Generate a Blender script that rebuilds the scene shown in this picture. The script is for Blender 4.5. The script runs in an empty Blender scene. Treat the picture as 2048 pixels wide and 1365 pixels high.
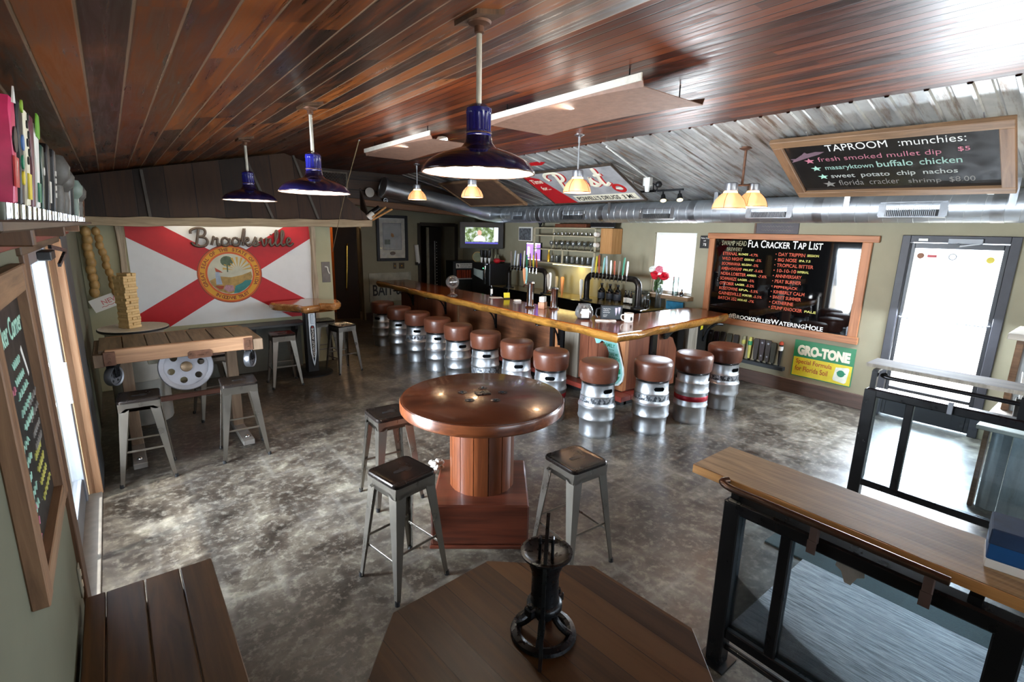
import bpy, bmesh, math, random
from mathutils import Vector, Matrix, noise as mnoise

R = math.radians
rnd = random.Random(7)
S = bpy.context.scene
COL = S.collection
PI = math.pi

# ------------------------------------------------------------------ camera
CAM_H = 2.25
yaw, pitch, roll = 0.673888, 0.217368, 0.0212071
fwd = Vector((math.sin(yaw)*math.cos(pitch), math.cos(yaw)*math.cos(pitch), -math.sin(pitch)))
rgt = Vector((math.cos(yaw), -math.sin(yaw), 0))
upv = rgt.cross(fwd)
c_, s_ = math.cos(roll), math.sin(roll)
r2 = c_*rgt + s_*upv
u2 = -s_*rgt + c_*upv
cd = bpy.data.cameras.new('camera')
cam = bpy.data.objects.new('camera', cd)
COL.objects.link(cam)
cd.sensor_width = 36.0
cd.lens = 996.5/2048*36.0
cd.clip_start = 0.02
cam.matrix_world = Matrix(((r2.x, u2.x, -fwd.x, 0), (r2.y, u2.y, -fwd.y, 0), (r2.z, u2.z, -fwd.z, CAM_H), (0, 0, 0, 1)))
S.camera = cam

# ------------------------------------------------------------------ world, sun, exposure
S.view_settings.view_transform = 'Standard'
S.view_settings.look = 'None'
S.view_settings.gamma = 1.0
S.view_settings.use_curve_mapping = False
S.view_settings.exposure = 0.5
W = bpy.data.worlds.new('sky')
S.world = W
W.use_nodes = True
bg = W.node_tree.nodes['Background']
bg.inputs[0].default_value = (0.80, 0.90, 1.0, 1)
bg.inputs[1].default_value = 4.0
cy = S.cycles
cy.max_bounces = 7
cy.diffuse_bounces = 4
cy.glossy_bounces = 4
cy.transparent_max_bounces = 12
cy.transmission_bounces = 6
cy.caustics_reflective = False
cy.caustics_refractive = False
cy.sample_clamp_indirect = 6.0
cy.use_denoising = True
cy.use_light_tree = True

def light(kind, name, loc, energy, color=(1, 1, 1), direction=None, **kw):
    d = bpy.data.lights.new(name, kind)
    d.energy = energy
    d.color = color
    for k, v in kw.items():
        setattr(d, k, v)
    o = bpy.data.objects.new(name, d)
    COL.objects.link(o)
    o.location = loc
    if direction is not None:
        o.rotation_euler = Vector(direction).to_track_quat('-Z', 'Y').to_euler()
    return o

SUN = light('SUN', 'sun', (-6, 3, 10), 45.0, (1.0, 0.97, 0.92), (0.42, 0.10, -1.0), angle=R(0.6))

WL, WR, YB, YF = -0.32, 7.65, 11.85, -3.2
FLAGY = 8.5

def daylight(name, loc, sx, sy, direction, energy, color=(0.77, 0.88, 1.0)):
    return light('AREA', name, loc, energy, color, direction, shape='RECTANGLE', size=sx, size_y=sy)

# daylight that comes in at the openings of the room
daylight('daylight_left_door', (WL-0.62, 4.25, 1.05), 1.6, 2.0, (1, 0, -0.5), 850)
daylight('daylight_right_door', (WR+0.16, 1.39, 1.2), 0.80, 2.0, (-1, 0, -0.9), 330)
daylight('daylight_right_window', (WR+0.16, 5.13, 1.75), 0.8, 1.0, (-1, 0, -0.1), 55)
daylight('daylight_front_window', (1.9, YF-0.1, 1.7), 3.0, 1.6, (0, 1, -0.1), 26)
daylight('daylight_front_window', (5.6, YF-0.1, 1.7), 2.6, 1.6, (0, 1, -0.2), 20)


# ------------------------------------------------------------------ mesh helpers
def lin(h):
    h = h.lstrip('#')
    v = [int(h[i:i+2], 16)/255 for i in (0, 2, 4)]
    return tuple(x/12.92 if x <= 0.04045 else ((x+0.055)/1.055)**2.4 for x in v)

def FR(o, x, y):
    x = Vector(x).normalized(); y = Vector(y).normalized(); z = x.cross(y)
    return Matrix(((x.x, y.x, z.x, o[0]), (x.y, y.y, z.y, o[1]), (x.z, y.z, z.z, o[2]), (0, 0, 0, 1)))

def wallR(y, z, off=0.0):
    return FR((WR-off, y, z), (0, -1, 0), (0, 0, 1))
def wallL(y, z, off=0.0):
    return FR((WL+off, y, z), (0, 1, 0), (0, 0, 1))
def wallB(x, z, off=0.0):
    return FR((x, YB-off, z), (1, 0, 0), (0, 0, 1))
def wallF(x, z, off=0.0):
    return FR((x, FLAGY-off, z), (1, 0, 0), (0, 0, 1))
def metal_z(x):
    return 3.27-0.25*(x-4.62)
def roofM(x, y, off=0.0):
    o = Vector((x, y, metal_z(x)))+Vector((-0.2425, 0, -0.970))*off
    return FR(o, (0, -1, 0), (-1, 0, 0.25))
def XYR(x, y, z, deg):
    return Matrix.Translation((x, y, z)) @ Matrix.Rotation(R(deg), 4, 'Z')

def basis(d):
    d = Vector(d).normalized()
    a = Vector((0, 0, 1)) if abs(d.z) < 0.9 else Vector((1, 0, 0))
    u = d.cross(a).normalized()
    return u, d.cross(u).normalized(), d

class B:
    """collects shapes for ONE mesh"""
    def __init__(s):
        s.bm = bmesh.new()
    def merge(s, b2, M=None):
        if M is not None:
            bmesh.ops.transform(b2, matrix=M, verts=b2.verts)
        me = bpy.data.meshes.new('tmp')
        b2.to_mesh(me); b2.free()
        s.bm.from_mesh(me)
        bpy.data.meshes.remove(me)
    def box(s, x0, x1, y0, y1, z0, z1, bev=0.0, M=None, seg=1):
        b = bmesh.new()
        bmesh.ops.create_cube(b, size=1.0)
        for v in b.verts:
            v.co = Vector(((x0+x1)/2+v.co.x*(x1-x0), (y0+y1)/2+v.co.y*(y1-y0), (z0+z1)/2+v.co.z*(z1-z0)))
        if bev > 0:
            bmesh.ops.bevel(b, geom=b.edges[:], offset=bev, segments=seg, affect='EDGES', profile=0.5)
        s.merge(b, M)
        return s
    def bar(s, p, q, w, h, bev=0.0, upd=(0, 0, 1)):
        p = Vector(p); q = Vector(q); d = (q-p); L = d.length; d.normalize()
        u = Vector(upd)
        sx = d.cross(u)
        if sx.length < 1e-4:
            sx = Vector((1, 0, 0))
        sx.normalize(); sy = sx.cross(d)
        M = Matrix(((sx.x, d.x, sy.x, p.x), (sx.y, d.y, sy.y, p.y), (sx.z, d.z, sy.z, p.z), (0, 0, 0, 1)))
        return s.box(-w/2, w/2, 0, L, -h/2, h/2, bev, M)
    def loops(s, rings, closed=True, cap0=True, cap1=True):
        bm = s.bm
        vs = [[bm.verts.new(p) for p in r] for r in rings]
        n = len(vs[0])
        for i in range(len(vs)-1):
            for j in range(n if closed else n-1):
                k = (j+1) % n
                bm.faces.new((vs[i][j], vs[i][k], vs[i+1][k], vs[i+1][j]))
        if cap0 and n > 2: bm.faces.new(list(reversed(vs[0])))
        if cap1 and n > 2: bm.faces.new(vs[-1])
        return s
    def cyl(s, p, q, r1, r2_=None, n=20, cap=True):
        r2_ = r1 if r2_ is None else r2_
        p = Vector(p); q = Vector(q)
        u, v, d = basis(q-p)
        ring = lambda c, r: [c+(u*math.cos(2*PI*i/n)+v*math.sin(2*PI*i/n))*r for i in range(n)]
        return s.loops([ring(p, r1), ring(q, r2_)], True, cap, cap)
    def lathe(s, prof, n=32, M=None, c=(0, 0, 0)):
        b = B()
        rings = []
        for r, z in prof:
            r = max(r, 1e-4)
            rings.append([Vector((c[0]+r*math.cos(2*PI*i/n), c[1]+r*math.sin(2*PI*i/n), c[2]+z)) for i in range(n)])
        if prof[0][0] > 0 and prof[-1][0] > 0:
            b.loops(rings+[rings[0]], True, False, False)
            bmesh.ops.remove_doubles(b.bm, verts=b.bm.verts[:], dist=1e-6)
        else:
            b.loops(rings, True, True, True)
        s.merge(b.bm, M)
        return s
    def tube(s, pts, r, n=8, closed=False, flat=1.0, rs=None):
        pts = [Vector(p) for p in pts]
        rings = []
        u = None
        m = len(pts)
        for i, p in enumerate(pts):
            a = pts[(i-1) % m] if (closed or i > 0) else p
            b = pts[(i+1) % m] if (closed or i < m-1) else p
            d = (b-a)
            if d.length < 1e-9: d = Vector((0, 0, 1))
            d.normalize()
            if u is None:
                u, v, _ = basis(d)
            else:
                u = (u-d*u.dot(d)).normalized()
                v = d.cross(u)
            rr = rs[i] if rs else r
            rings.append([p+(u*math.cos(2*PI*k/n)+v*math.sin(2*PI*k/n)*flat)*rr for k in range(n)])
        if closed:
            rings.append(rings[0])
        return s.loops(rings, True, not closed, not closed)
    def prism(s, pts, z0, z1, M=None, bev=0.0):
        b = bmesh.new()
        lo = [b.verts.new((x, y, z0)) for x, y in pts]
        hi = [b.verts.new((x, y, z1)) for x, y in pts]
        n = len(pts)
        f1 = b.faces.new(list(reversed(lo))); f2 = b.faces.new(hi)
        for i in range(n):
            j = (i+1) % n
            b.faces.new((lo[i], lo[j], hi[j], hi[i]))
        if bev > 0:
            bmesh.ops.bevel(b, geom=list(f2.edges), offset=bev, segments=1, affect='EDGES')
        bmesh.ops.triangulate(b, faces=[f for f in b.faces if len(f.verts) > 4])
        s.merge(b, M)
        return s
    def ball(s, c, r, sx=1, sy=1, sz=1, n=14, M=None):
        b = bmesh.new()
        bmesh.ops.create_uvsphere(b, u_segments=n, v_segments=max(6, n//2+1), radius=r)
        for v in b.verts:
            v.co = Vector((v.co.x*sx+c[0], v.co.y*sy+c[1], v.co.z*sz+c[2]))
        s.merge(b, M)
        return s
    def text(s, body, size, M=None, ext=0.001, bold=0.0, ax='LEFT', ay='BOTTOM_BASELINE', width=None, height=None, shear=0.0, spacing=1.0):
        cu = bpy.data.curves.new('t', 'FONT')
        cu.body = body; cu.size = size; cu.extrude = ext; cu.offset = bold
        cu.align_x = ax; cu.align_y = ay; cu.shear = shear; cu.resolution_u = 3
        cu.space_character = spacing
        o = bpy.data.objects.new('t', cu)
        COL.objects.link(o)
        dg = bpy.context.evaluated_depsgraph_get()
        me = bpy.data.meshes.new_from_object(o.evaluated_get(dg))
        b = bmesh.new(); b.from_mesh(me)
        bpy.data.objects.remove(o); bpy.data.curves.remove(cu); bpy.data.meshes.remove(me)
        if b.verts and (width or height):
            xs = [v.co.x for v in b.verts]; w = max(xs)-min(xs)
            ys = [v.co.y for v in b.verts]; h = max(ys)-min(ys)
            fx = width/w if width and w > 0 else 1.0
            fy = height/h if height and h > 0 else 1.0
            for v in b.verts:
                v.co.x *= fx; v.co.y *= fy
        s.merge(b, M)
        return s

def obj(name, b, mat, parent=None, smooth=35, M=None, keep=False):
    me = bpy.data.meshes.new(name)
    bm = b.bm
    bmesh.ops.recalc_face_normals(bm, faces=bm.faces[:])
    bm.to_mesh(me); bm.free()
    for m in (mat if isinstance(mat, (list, tuple)) else [mat]):
        me.materials.append(m)
    if smooth:
        me.shade_smooth()
        me.set_sharp_from_angle(angle=R(smooth))
    o = bpy.data.objects.new(name, me)
    COL.objects.link(o)
    if parent is not None:
        o.parent = parent
    if M is not None:
        o.matrix_local = M
    return o

def tag(o, label, cat, group=None):
    o['label'] = label; o['category'] = cat
    if group: o['group'] = group
    return o

def thing(name, label, cat, M=None, group=None):
    o = bpy.data.objects.new(name, None)
    o.empty_display_size = 0.1
    COL.objects.link(o)
    if M is not None:
        o.matrix_world = M
    return tag(o, label, cat, group)

def struct(name, b, mat, smooth=35, M=None):
    o = obj(name, b, mat, None, smooth, M)
    o['kind'] = 'structure'
    return o

def dup(root, M, label=None, group=None):
    def cp(o, par):
        c = o.copy(); COL.objects.link(c)
        if par is not None:
            c.parent = par
        for ch in list(o.children):
            cp(ch, c)
        return c
    r = cp(root, None)
    r.matrix_world = M
    if label: r['label'] = label
    if group: r['group'] = group
    return r

def catmull(pts, k=6, closed=False):
    P = [Vector(p) for p in pts]
    n = len(P); out = []
    rng = range(n if closed else n-1)
    for i in rng:
        p0 = P[(i-1) % n] if (closed or i > 0) else P[i]
        p1 = P[i]; p2 = P[(i+1) % n]
        p3 = P[(i+2) % n] if (closed or i+2 < n) else p2
        for j in range(k):
            t = j/k
            out.append(0.5*((2*p1)+(p2-p0)*t+(2*p0-5*p1+4*p2-p3)*t*t+(3*p1-p0-3*p2+p3)*t**3))
    if not closed: out.append(P[-1])
    return out

# ------------------------------------------------------------------ materials
class N:
    def __init__(s, name):
        s.m = bpy.data.materials.new(name); s.m.use_nodes = True
        s.t = s.m.node_tree
        s.p = s.t.nodes['Principled BSDF']
        s.out = s.t.nodes['Material Output']
    def n(s, typ, **kw):
        x = s.t.nodes.new(typ)
        for k, v in kw.items(): setattr(x, k, v)
        return x
    def l(s, a, b): s.t.links.new(a, b)
    def coord(s, scale=(1, 1, 1), world=False):
        mp = s.n('ShaderNodeMapping'); mp.inputs['Scale'].default_value = scale
        if world:
            g = s.n('ShaderNodeNewGeometry'); s.l(g.outputs['Position'], mp.inputs[0])
        else:
            tc = s.n('ShaderNodeTexCoord'); s.l(tc.outputs['Object'], mp.inputs[0])
        return mp.outputs[0]
    def noise(s, vec, scale, detail=5, rough=0.55, dist=0.0):
        x = s.n('ShaderNodeTexNoise'); s.l(vec, x.inputs['Vector'])
        x.inputs['Scale'].default_value = scale; x.inputs['Detail'].default_value = detail
        x.inputs['Roughness'].default_value = rough; x.inputs['Distortion'].default_value = dist
        return x.outputs['Fac']
    def ramp(s, fac, stops, interp='LINEAR'):
        x = s.n('ShaderNodeValToRGB'); x.color_ramp.interpolation = interp
        el = x.color_ramp.elements
        while len(el) < len(stops): el.new(0.5)
        for e, (p, c) in zip(el, stops):
            e.position = p
            e.color = (c, c, c, 1) if isinstance(c, (int, float)) else (*c[:3], 1)
        s.l(fac, x.inputs[0])
        return x.outputs[0]
    def mix(s, fac, a, b, typ='MIX'):
        x = s.n('ShaderNodeMix', data_type='RGBA', blend_type=typ)
        for i, v in ((0, fac), (6, a), (7, b)):
            if hasattr(v, 'links'): s.l(v, x.inputs[i])
            elif isinstance(v, (int, float)): x.inputs[i].default_value = v
            else: x.inputs[i].default_value = (*v[:3], 1)
        return x.outputs[2]
    def math(s, op, a, b=None):
        x = s.n('ShaderNodeMath', operation=op)
        for i, v in ((0, a), (1, b)):
            if v is None: continue
            if hasattr(v, 'links'): s.l(v, x.inputs[i])
            else: x.inputs[i].default_value = v
        return x.outputs[0]
    def bump(s, h, strength=0.3, dist=0.01):
        x = s.n('ShaderNodeBump'); x.inputs['Strength'].default_value = strength
        x.inputs['Distance'].default_value = dist
        s.l(h, x.inputs['Height']); s.l(x.outputs[0], s.p.inputs['Normal'])
    def set(s, col=None, rough=None, metal=None, coat=None, spec=None):
        for k, v in (('Base Color', col), ('Roughness', rough), ('Metallic', metal), ('Coat Weight', coat), ('Specular IOR Level', spec)):
            if v is None: continue
            if hasattr(v, 'links'): s.l(v, s.p.inputs[k])
            elif isinstance(v, (int, float)): s.p.inputs[k].default_value = v
            else: s.p.inputs[k].default_value = (*v[:3], 1)
        if coat is not None: s.p.inputs['Coat Roughness'].default_value = 0.08
        return s

def sc(c, k): return tuple(min(1, x*k) for x in c[:3])

def M(name, col, rough=0.5, metal=0.0, var=0.18, scale=9.0, stretch=(1, 1, 1), bump=0.0, coat=None, col2=None, spec=None, rvar=0.0):
    a = N(name)
    c = lin(col) if isinstance(col, str) else col
    c2 = (lin(col2) if isinstance(col2, str) else col2) if col2 else sc(c, 1+var)
    f = a.noise(a.coord(stretch), scale)
    a.set(a.ramp(f, [(0.3, sc(c, 1-var)), (0.72, c2)]), rough, metal, coat, spec)
    if rvar:
        f2 = a.noise(a.coord(stretch), scale*2.3, 4)
        a.set(rough=a.ramp(f2, [(0.3, max(0.02, rough-rvar)), (0.7, min(1, rough+rvar))]))
    if bump: a.bump(f, bump)
    return a.m

def emit(name, col, strength, base=None):
    a = N(name)
    c = lin(col) if isinstance(col, str) else col
    a.set(base or c, 0.5)
    a.p.inputs['Emission Color'].default_value = (*c, 1)
    a.p.inputs['Emission Strength'].default_value = strength
    return a.m

def wood(name, c1, c2, axis='Y', scale=1.0, rough=0.45, coat=None, bump=0.15, c3=None, grain=0.07, spec=None):
    a = N(name)
    c1, c2 = lin(c1), lin(c2)
    st = [1, 1, 1]; st['XYZ'.index(axis)] = grain
    v = a.coord(tuple(k*scale for k in st))
    f = a.noise(v, 22, 7, 0.62, 1.2)
    g = a.noise(v, 5, 3, 0.5, 2.0)
    h = a.math('ADD', a.math('MULTIPLY', f, 0.6), a.math('MULTIPLY', g, 0.45))
    col = a.ramp(h, [(0.36, c1), (0.66, c2)])
    if c3:
        b = a.noise(a.coord((scale, scale, scale)), 3.2, 4, 0.6)
        col = a.mix(a.ramp(b, [(0.52, 0.0), (0.7, 0.8)]), col, lin(c3))
    a.set(col, rough, None, coat, spec)
    a.bump(f, bump, 0.004)
    return a.m

def planks(name, along, width, cols, seam_col, seam=0.02, rough=0.3, rough2=0.55, blotch=None, blotch_fac=0.6, bump=0.25, coat=None, length=None, grain=0.06, across=None, spec=None):
    """boards: a colour per board, grain along the board, seams between boards"""
    a = N(name)
    across = across or {'Y': 'X', 'X': 'Y', 'Z': 'X'}[along]
    tc = a.n('ShaderNodeTexCoord')
    sep = a.n('ShaderNodeSeparateXYZ'); a.l(tc.outputs['Object'], sep.inputs[0])
    u = a.math('DIVIDE', sep.outputs[across], width)
    idx = a.math('FLOOR', u)
    fr = a.math('SUBTRACT', u, idx)
    edge = a.math('MINIMUM', fr, a.math('SUBTRACT', 1.0, fr))
    wn = a.n('ShaderNodeTexWhiteNoise', noise_dimensions='1D'); a.l(idx, wn.inputs['W'])
    rv = wn.outputs['Value']
    if length:
        q = a.math('FLOOR', a.math('ADD', a.math('DIVIDE', sep.outputs[along], length), a.math('MULTIPLY', rv, 7.3)))
        wn2 = a.n('ShaderNodeTexWhiteNoise', noise_dimensions='2D')
        cb = a.n('ShaderNodeCombineXYZ'); a.l(idx, cb.inputs[0]); a.l(q, cb.inputs[1]); a.l(cb.outputs[0], wn2.inputs['Vector'])
        rv = wn2.outputs['Value']
    st = [1, 1, 1]; st['XYZ'.index(along)] = grain
    mp = a.n('ShaderNodeMapping'); mp.inputs['Scale'].default_value = st; a.l(tc.outputs['Object'], mp.inputs[0])
    off = a.n('ShaderNodeCombineXYZ'); a.l(a.math('MULTIPLY', rv, 13.0), off.inputs[2])
    a.l(off.outputs[0], mp.inputs['Location'])
    f = a.noise(mp.outputs[0], 20, 7, 0.62, 1.0)
    h = a.math('ADD', a.math('MULTIPLY', f, 0.75), a.math('MULTIPLY', rv, 0.35))
    n = len(cols)
    col = a.ramp(h, [(0.3+0.42*i/(n-1), lin(cc)) for i, cc in enumerate(cols)])
    if blotch:
        mp2 = a.n('ShaderNodeMapping'); st2 = [1.0, 1.0, 1.0]; st2['XYZ'.index(along)] = 0.45
        mp2.inputs['Scale'].default_value = st2; a.l(tc.outputs['Object'], mp2.inputs[0])
        a.l(off.outputs[0], mp2.inputs['Location'])
        g = a.noise(mp2.outputs[0], 4.2, 8, 0.66, 0.6)
        col = a.mix(a.ramp(g, [(0.50, 0.0), (0.72, blotch_fac)]), col, lin(blotch))
    sm = a.ramp(edge, [(seam*0.5, 1.0), (seam, 0.0)])
    col = a.mix(sm, col, lin(seam_col))
    a.set(col, a.ramp(f, [(0.35, rough), (0.7, rough2)]), None, coat, spec)
    hh = a.math('SUBTRACT', a.math('MULTIPLY', f, 0.35), a.math('MULTIPLY', sm, 1.0))
    a.bump(hh, bump, 0.008)
    return a.m

def glassy(name, col=(1, 1, 1), refl=0.12, rough=0.02, tint=1.0):
    """thin clear glass: lets light straight through, mirrors a little, more at grazing angles"""
    a = N(name)
    tr = a.n('ShaderNodeBsdfTransparent'); tr.inputs[0].default_value = (*sc(col, tint), 1)
    gl = a.n('ShaderNodeBsdfGlossy'); gl.inputs['Roughness'].default_value = rough
    lw = a.n('ShaderNodeLayerWeight'); lw.inputs['Blend'].default_value = 0.35
    f = a.math('MULTIPLY', a.math('ADD', lw.outputs['Fresnel'], refl*0.5), 0.9)
    mx = a.n('ShaderNodeMixShader'); a.l(f, mx.inputs[0]); a.l(tr.outputs[0], mx.inputs[1]); a.l(gl.outputs[0], mx.inputs[2])
    a.l(mx.outputs[0], a.out.inputs[0])
    return a.m

def drink_glass():
    m = glassy('drinking_glass', (0.95, 0.97, 0.97), 0.3, 0.05)
    t = m.node_tree; out = t.nodes['Material Output']
    src = out.inputs[0].links[0].from_socket
    df = t.nodes.new('ShaderNodeBsdfTranslucent'); df.inputs[0].default_value = (0.85, 0.88, 0.88, 1)
    mx = t.nodes.new('ShaderNodeMixShader'); mx.inputs[0].default_value = 0.22
    t.links.new(src, mx.inputs[1]); t.links.new(df.outputs[0], mx.inputs[2]); t.links.new(mx.outputs[0], out.inputs[0])
    return m
def floor_mat():
    a = N('stained_concrete')
    v = a.coord()
    big = a.noise(v, 0.9, 6, 0.6, 0.4)
    mid = a.noise(v, 3.6, 8, 0.68, 0.5)
    fine = a.noise(v, 17, 8, 0.7)
    base = a.ramp(a.math('ADD', a.math('MULTIPLY', mid, 0.7), a.math('MULTIPLY', big, 0.35)),
                  [(0.38, lin('#181410')), (0.5, lin('#332c25')), (0.585, lin('#514a3f')), (0.72, lin('#85806f'))])
    base = a.mix(a.ramp(fine, [(0.5, 0.0), (0.78, 0.55)]), base, lin('#a8a294'))
    # darker squares of old tile adhesive
    br = a.n('ShaderNodeTexBrick'); a.l(v, br.inputs['Vector'])
    br.offset = 0.0; br.inputs['Scale'].default_value = 1.0; br.inputs['Brick Width'].default_value = 0.31; br.inputs['Row Height'].default_value = 0.31
    br.inputs['Mortar Size'].default_value = 0.03; br.inputs['Mortar Smooth'].default_value = 1.0
    br.inputs['Color1'].default_value = (0, 0, 0, 1); br.inputs['Color2'].default_value = (0.55, 0.55, 0.55, 1); br.inputs['Mortar'].default_value = (1, 1, 1, 1)
    grid = a.math('MULTIPLY', br.outputs['Color'], a.ramp(big, [(0.42, 0.0), (0.62, 0.35)]))
    base = a.mix(grid, base, lin('#85817a'))
    spots = a.ramp(a.noise(v, 8.5, 5, 0.6), [(0.62, 0.0), (0.70, 0.85)])
    base = a.mix(spots, base, lin('#1a1613'))
    a.set(base, a.ramp(mid, [(0.35, 0.30), (0.7, 0.55)]), None, None, 0.5)
    a.bump(fine, 0.10, 0.004)
    return a.m

def tin_mat(name, rust=0.5):
    a = N(name)
    v = a.coord()
    big = a.noise(v, 2.0, 6, 0.6, 0.6)
    st = a.noise(a.coord((0.35, 3.0, 0.35)), 4.5, 6, 0.65)
    col = a.ramp(big, [(0.3, lin('#8f9192')), (0.7, lin('#c4c4c0'))])
    col = a.mix(a.ramp(st, [(0.50, 0.0), (0.66, rust)]), col, lin('#6d5238'))
    fl = a.noise(v, 26, 5, 0.7)
    col = a.mix(a.ramp(fl, [(0.62, 0.0), (0.75, 0.4)]), col, lin('#4b3a2c'))
    a.set(col, a.ramp(big, [(0.3, 0.42), (0.7, 0.6)]), 0.55)
    a.bump(fl, 0.05)
    return a.m

m_floor = floor_mat()
m_ceil = planks('ceiling_boards', 'Y', 0.146, ['#120a06', '#2f160a', '#63300f', '#94501c'], '#8d745d', 0.045, 0.26, 0.5, '#8a4d22', 0.55, 0.25, None, 2.3)
m_ceil2 = planks('ceiling_boards_dark', 'Y', 0.09, ['#1d0a04', '#3a1508', '#5c260f', '#773817'], '#0d0603', 0.06, 0.32, 0.54, '#5d3d2a', 0.35, 0.3, None, 2.8, spec=0.35)
m_tin = tin_mat('corrugated_roofing', 0.8)
m_tinc = tin_mat('galvanised_sheet', 0.25)
m_wall = M('khaki_wall', '#918b74', 0.75, 0, 0.06, 4, bump=0.03)
m_wall_shaded = M('khaki_wall_shaded', '#646553', 0.75, 0, 0.06, 4, bump=0.03)  # same wall paint, darkened to put the left wall's shade into its colour
m_flagwall = M('cream_wall', '#b5b393', 0.75, 0, 0.06, 4)
m_siding = planks('dark_siding', 'Z', 0.34, ['#17110d', '#241a14', '#33241b', '#3f2d22'], '#57504a', 0.04, 0.45, 0.65, '#4a3a2f', 0.4, 0.3)
m_siding2 = planks('brown_siding', 'X', 0.2, ['#20150f', '#33231a', '#463225', '#523a2a'], '#120c09', 0.05, 0.4, 0.6, across='Z')
m_base = wood('skirting_wood', '#3b2a22', '#5e463a', 'Y', 1, 0.5)
m_trim = wood('weathered_trim', '#8a755a', '#c2ae8c', 'X', 1, 0.6)
m_black = M('black_paint', '#0e0e10', 0.45, 0, 0.2)
m_blacksteel = M('black_steel', '#121214', 0.30, 0.2, 0.12, 6, rvar=0.04)
m_gun = M('gunmetal', '#857f76', 0.30, 1.0, 0.10, 4, (1, 1, 0.4), rvar=0.04)
m_gundark = M('gunmetal_seat', '#2c2623', 0.26, 0.7, 0.12, 5, rvar=0.03)
m_steel = M('keg_steel', '#c9cdd1', 0.36, 1.0, 0.07, 5, (1, 1, 2), rvar=0.05)
m_steel2 = M('brushed_steel', '#b9bdc2', 0.36, 1.0, 0.14, 9, rvar=0.08)
m_chrome = M('chrome', '#dfe2e6', 0.08, 1.0, 0.03)
m_duct = M('duct_steel', '#c3c9cf', 0.40, 0.9, 0.08, 4, (2, 1, 2), rvar=0.05)
m_vinyl = M('brown_vinyl', '#552f20', 0.34, 0, 0.12, 40, bump=0.04)
m_iron = M('cast_iron', '#191b1e', 0.32, 0.55, 0.35, 22, bump=0.25, rvar=0.12)
m_barwood = wood('varnished_slab', '#4d1f0b', '#954a1c', 'Y', 0.8, 0.15, 0.2, 0.05, '#3a1a0c', spec=0.4)
m_barwoodx = wood('varnished_slab_end', '#5a2811', '#ad6228', 'X', 0.8, 0.16, 0.7, 0.05, '#3a1a0c')
m_edge = wood('live_edge_bark', '#6b4318', '#c08a3e', 'Y', 1.6, 0.3, 0.5, 0.4, '#3b220f')
m_spooltop = wood('spool_top_wood', '#251008', '#512714', 'X', 0.9, 0.24, 0.3, 0.08, '#1d0d08')
m_spool = wood('spool_drum_wood', '#45200f', '#743e20', 'Z', 1.0, 0.3, 0.25, 0.1)
m_plinth = wood('plinth_wood', '#34170f', '#5f2d1d', 'X', 0.8, 0.3, 0.3, 0.1)
m_tabletop = wood('octagon_wood', '#3f2815', '#67462a', 'X', 0.7, 0.30, 0.2, 0.06)
m_bench = wood('bench_wood', '#2a1b0d', '#54391d', 'Y', 0.7, 0.42, None, 0.08, spec=0.3)
m_rough = wood('rough_sawn_wood', '#77603f', '#ae8f60', 'Y', 1.2, 0.62, None, 0.3, '#5d4c38')
m_roughedge = wood('sawn_edge_wood', '#a3703c', '#d09a5c', 'Y', 1.0, 0.6, None, 0.2)
m_barn = wood('barn_wood', '#5f4630', '#947253', 'X', 1.2, 0.6, None, 0.3)
m_barny = wood('barn_wood_up', '#5a3f2a', '#8d6a4c', 'Y', 1.2, 0.6, None, 0.3)
m_cedar = wood('cedar_frame', '#8a5533', '#b97c52', 'X', 1.0, 0.55, None, 0.15)
m_cedary = wood('cedar_frame_up', '#8a5533', '#b97c52', 'Y', 1.0, 0.55, None, 0.15)
m_orange = wood('orange_post_wood', '#b98158', '#dcae86', 'Z', 0.8, 0.6, None, 0.12)
m_darktrim = wood('dark_trim_wood', '#3d2819', '#6b4a2e', 'Z', 1.0, 0.55, None, 0.2)
m_slate = M('slate_stain', '#3f4143', 0.6, 0, 0.2, 6, (1, 1, 0.2))
m_cartbeam = wood('cart_beam_wood', '#7d5a40', '#b98e6a', 'X', 0.9, 0.6, None, 0.25, '#a9764f')
m_cartplank = wood('cart_plank_wood', '#4f4131', '#80705a', 'Y', 1.0, 0.6, None, 0.25)
m_carttimber = wood('cart_leg_wood', '#5e4a38', '#86705a', 'Z', 1.0, 0.6, None, 0.25)
m_greywood = wood('grey_board', '#6f675b', '#a3998a', 'Z', 1.0, 0.7, None, 0.3)
m_redply = wood('red_plywood', '#5e3020', '#8a5238', 'Z', 0.8, 0.4, None, 0.1)
m_bigply = wood('bar_front_plywood', '#4c2a1a', '#7d5136', 'Y', 0.6, 0.45, None, 0.1, '#3a261c')
m_orangeboard = wood('orange_board', '#9c5f38', '#c98d5e', 'Z', 0.8, 0.5)
m_redstep = M('red_step_paint', '#6e2a20', 0.35, 0, 0.25, 6)
m_white = M('white_paint', '#e9e9e4', 0.5, 0, 0.03)
m_offwhite = M('chipped_white', '#d8d2c4', 0.5, 0, 0.12, 30)
m_plastic = M('white_plastic', '#e6e6e6', 0.35, 0, 0.03)
m_grey = M('grey_plastic', '#8a8f95', 0.4, 0, 0.08)
m_flagwhite = M('flag_white', '#eceff0', 0.55, 0, 0.02)
m_flagred = M('flag_red', '#c4101c', 0.5, 0, 0.06)
m_gold = M('seal_gold', '#e0a020', 0.5, 0, 0.06)
m_sealor = M('seal_orange', '#d9601c', 0.5, 0, 0.06)
m_sealrim = M('seal_brown', '#8c3a1c', 0.5)
m_rust = M('rusty_metal', '#6b4a38', 0.55, 0.5, 0.35, 14, bump=0.1)
m_rustsheet = M('rusted_sheet', '#80604f', 0.62, 0.0, 0.18, 14, rvar=0.05)
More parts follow.
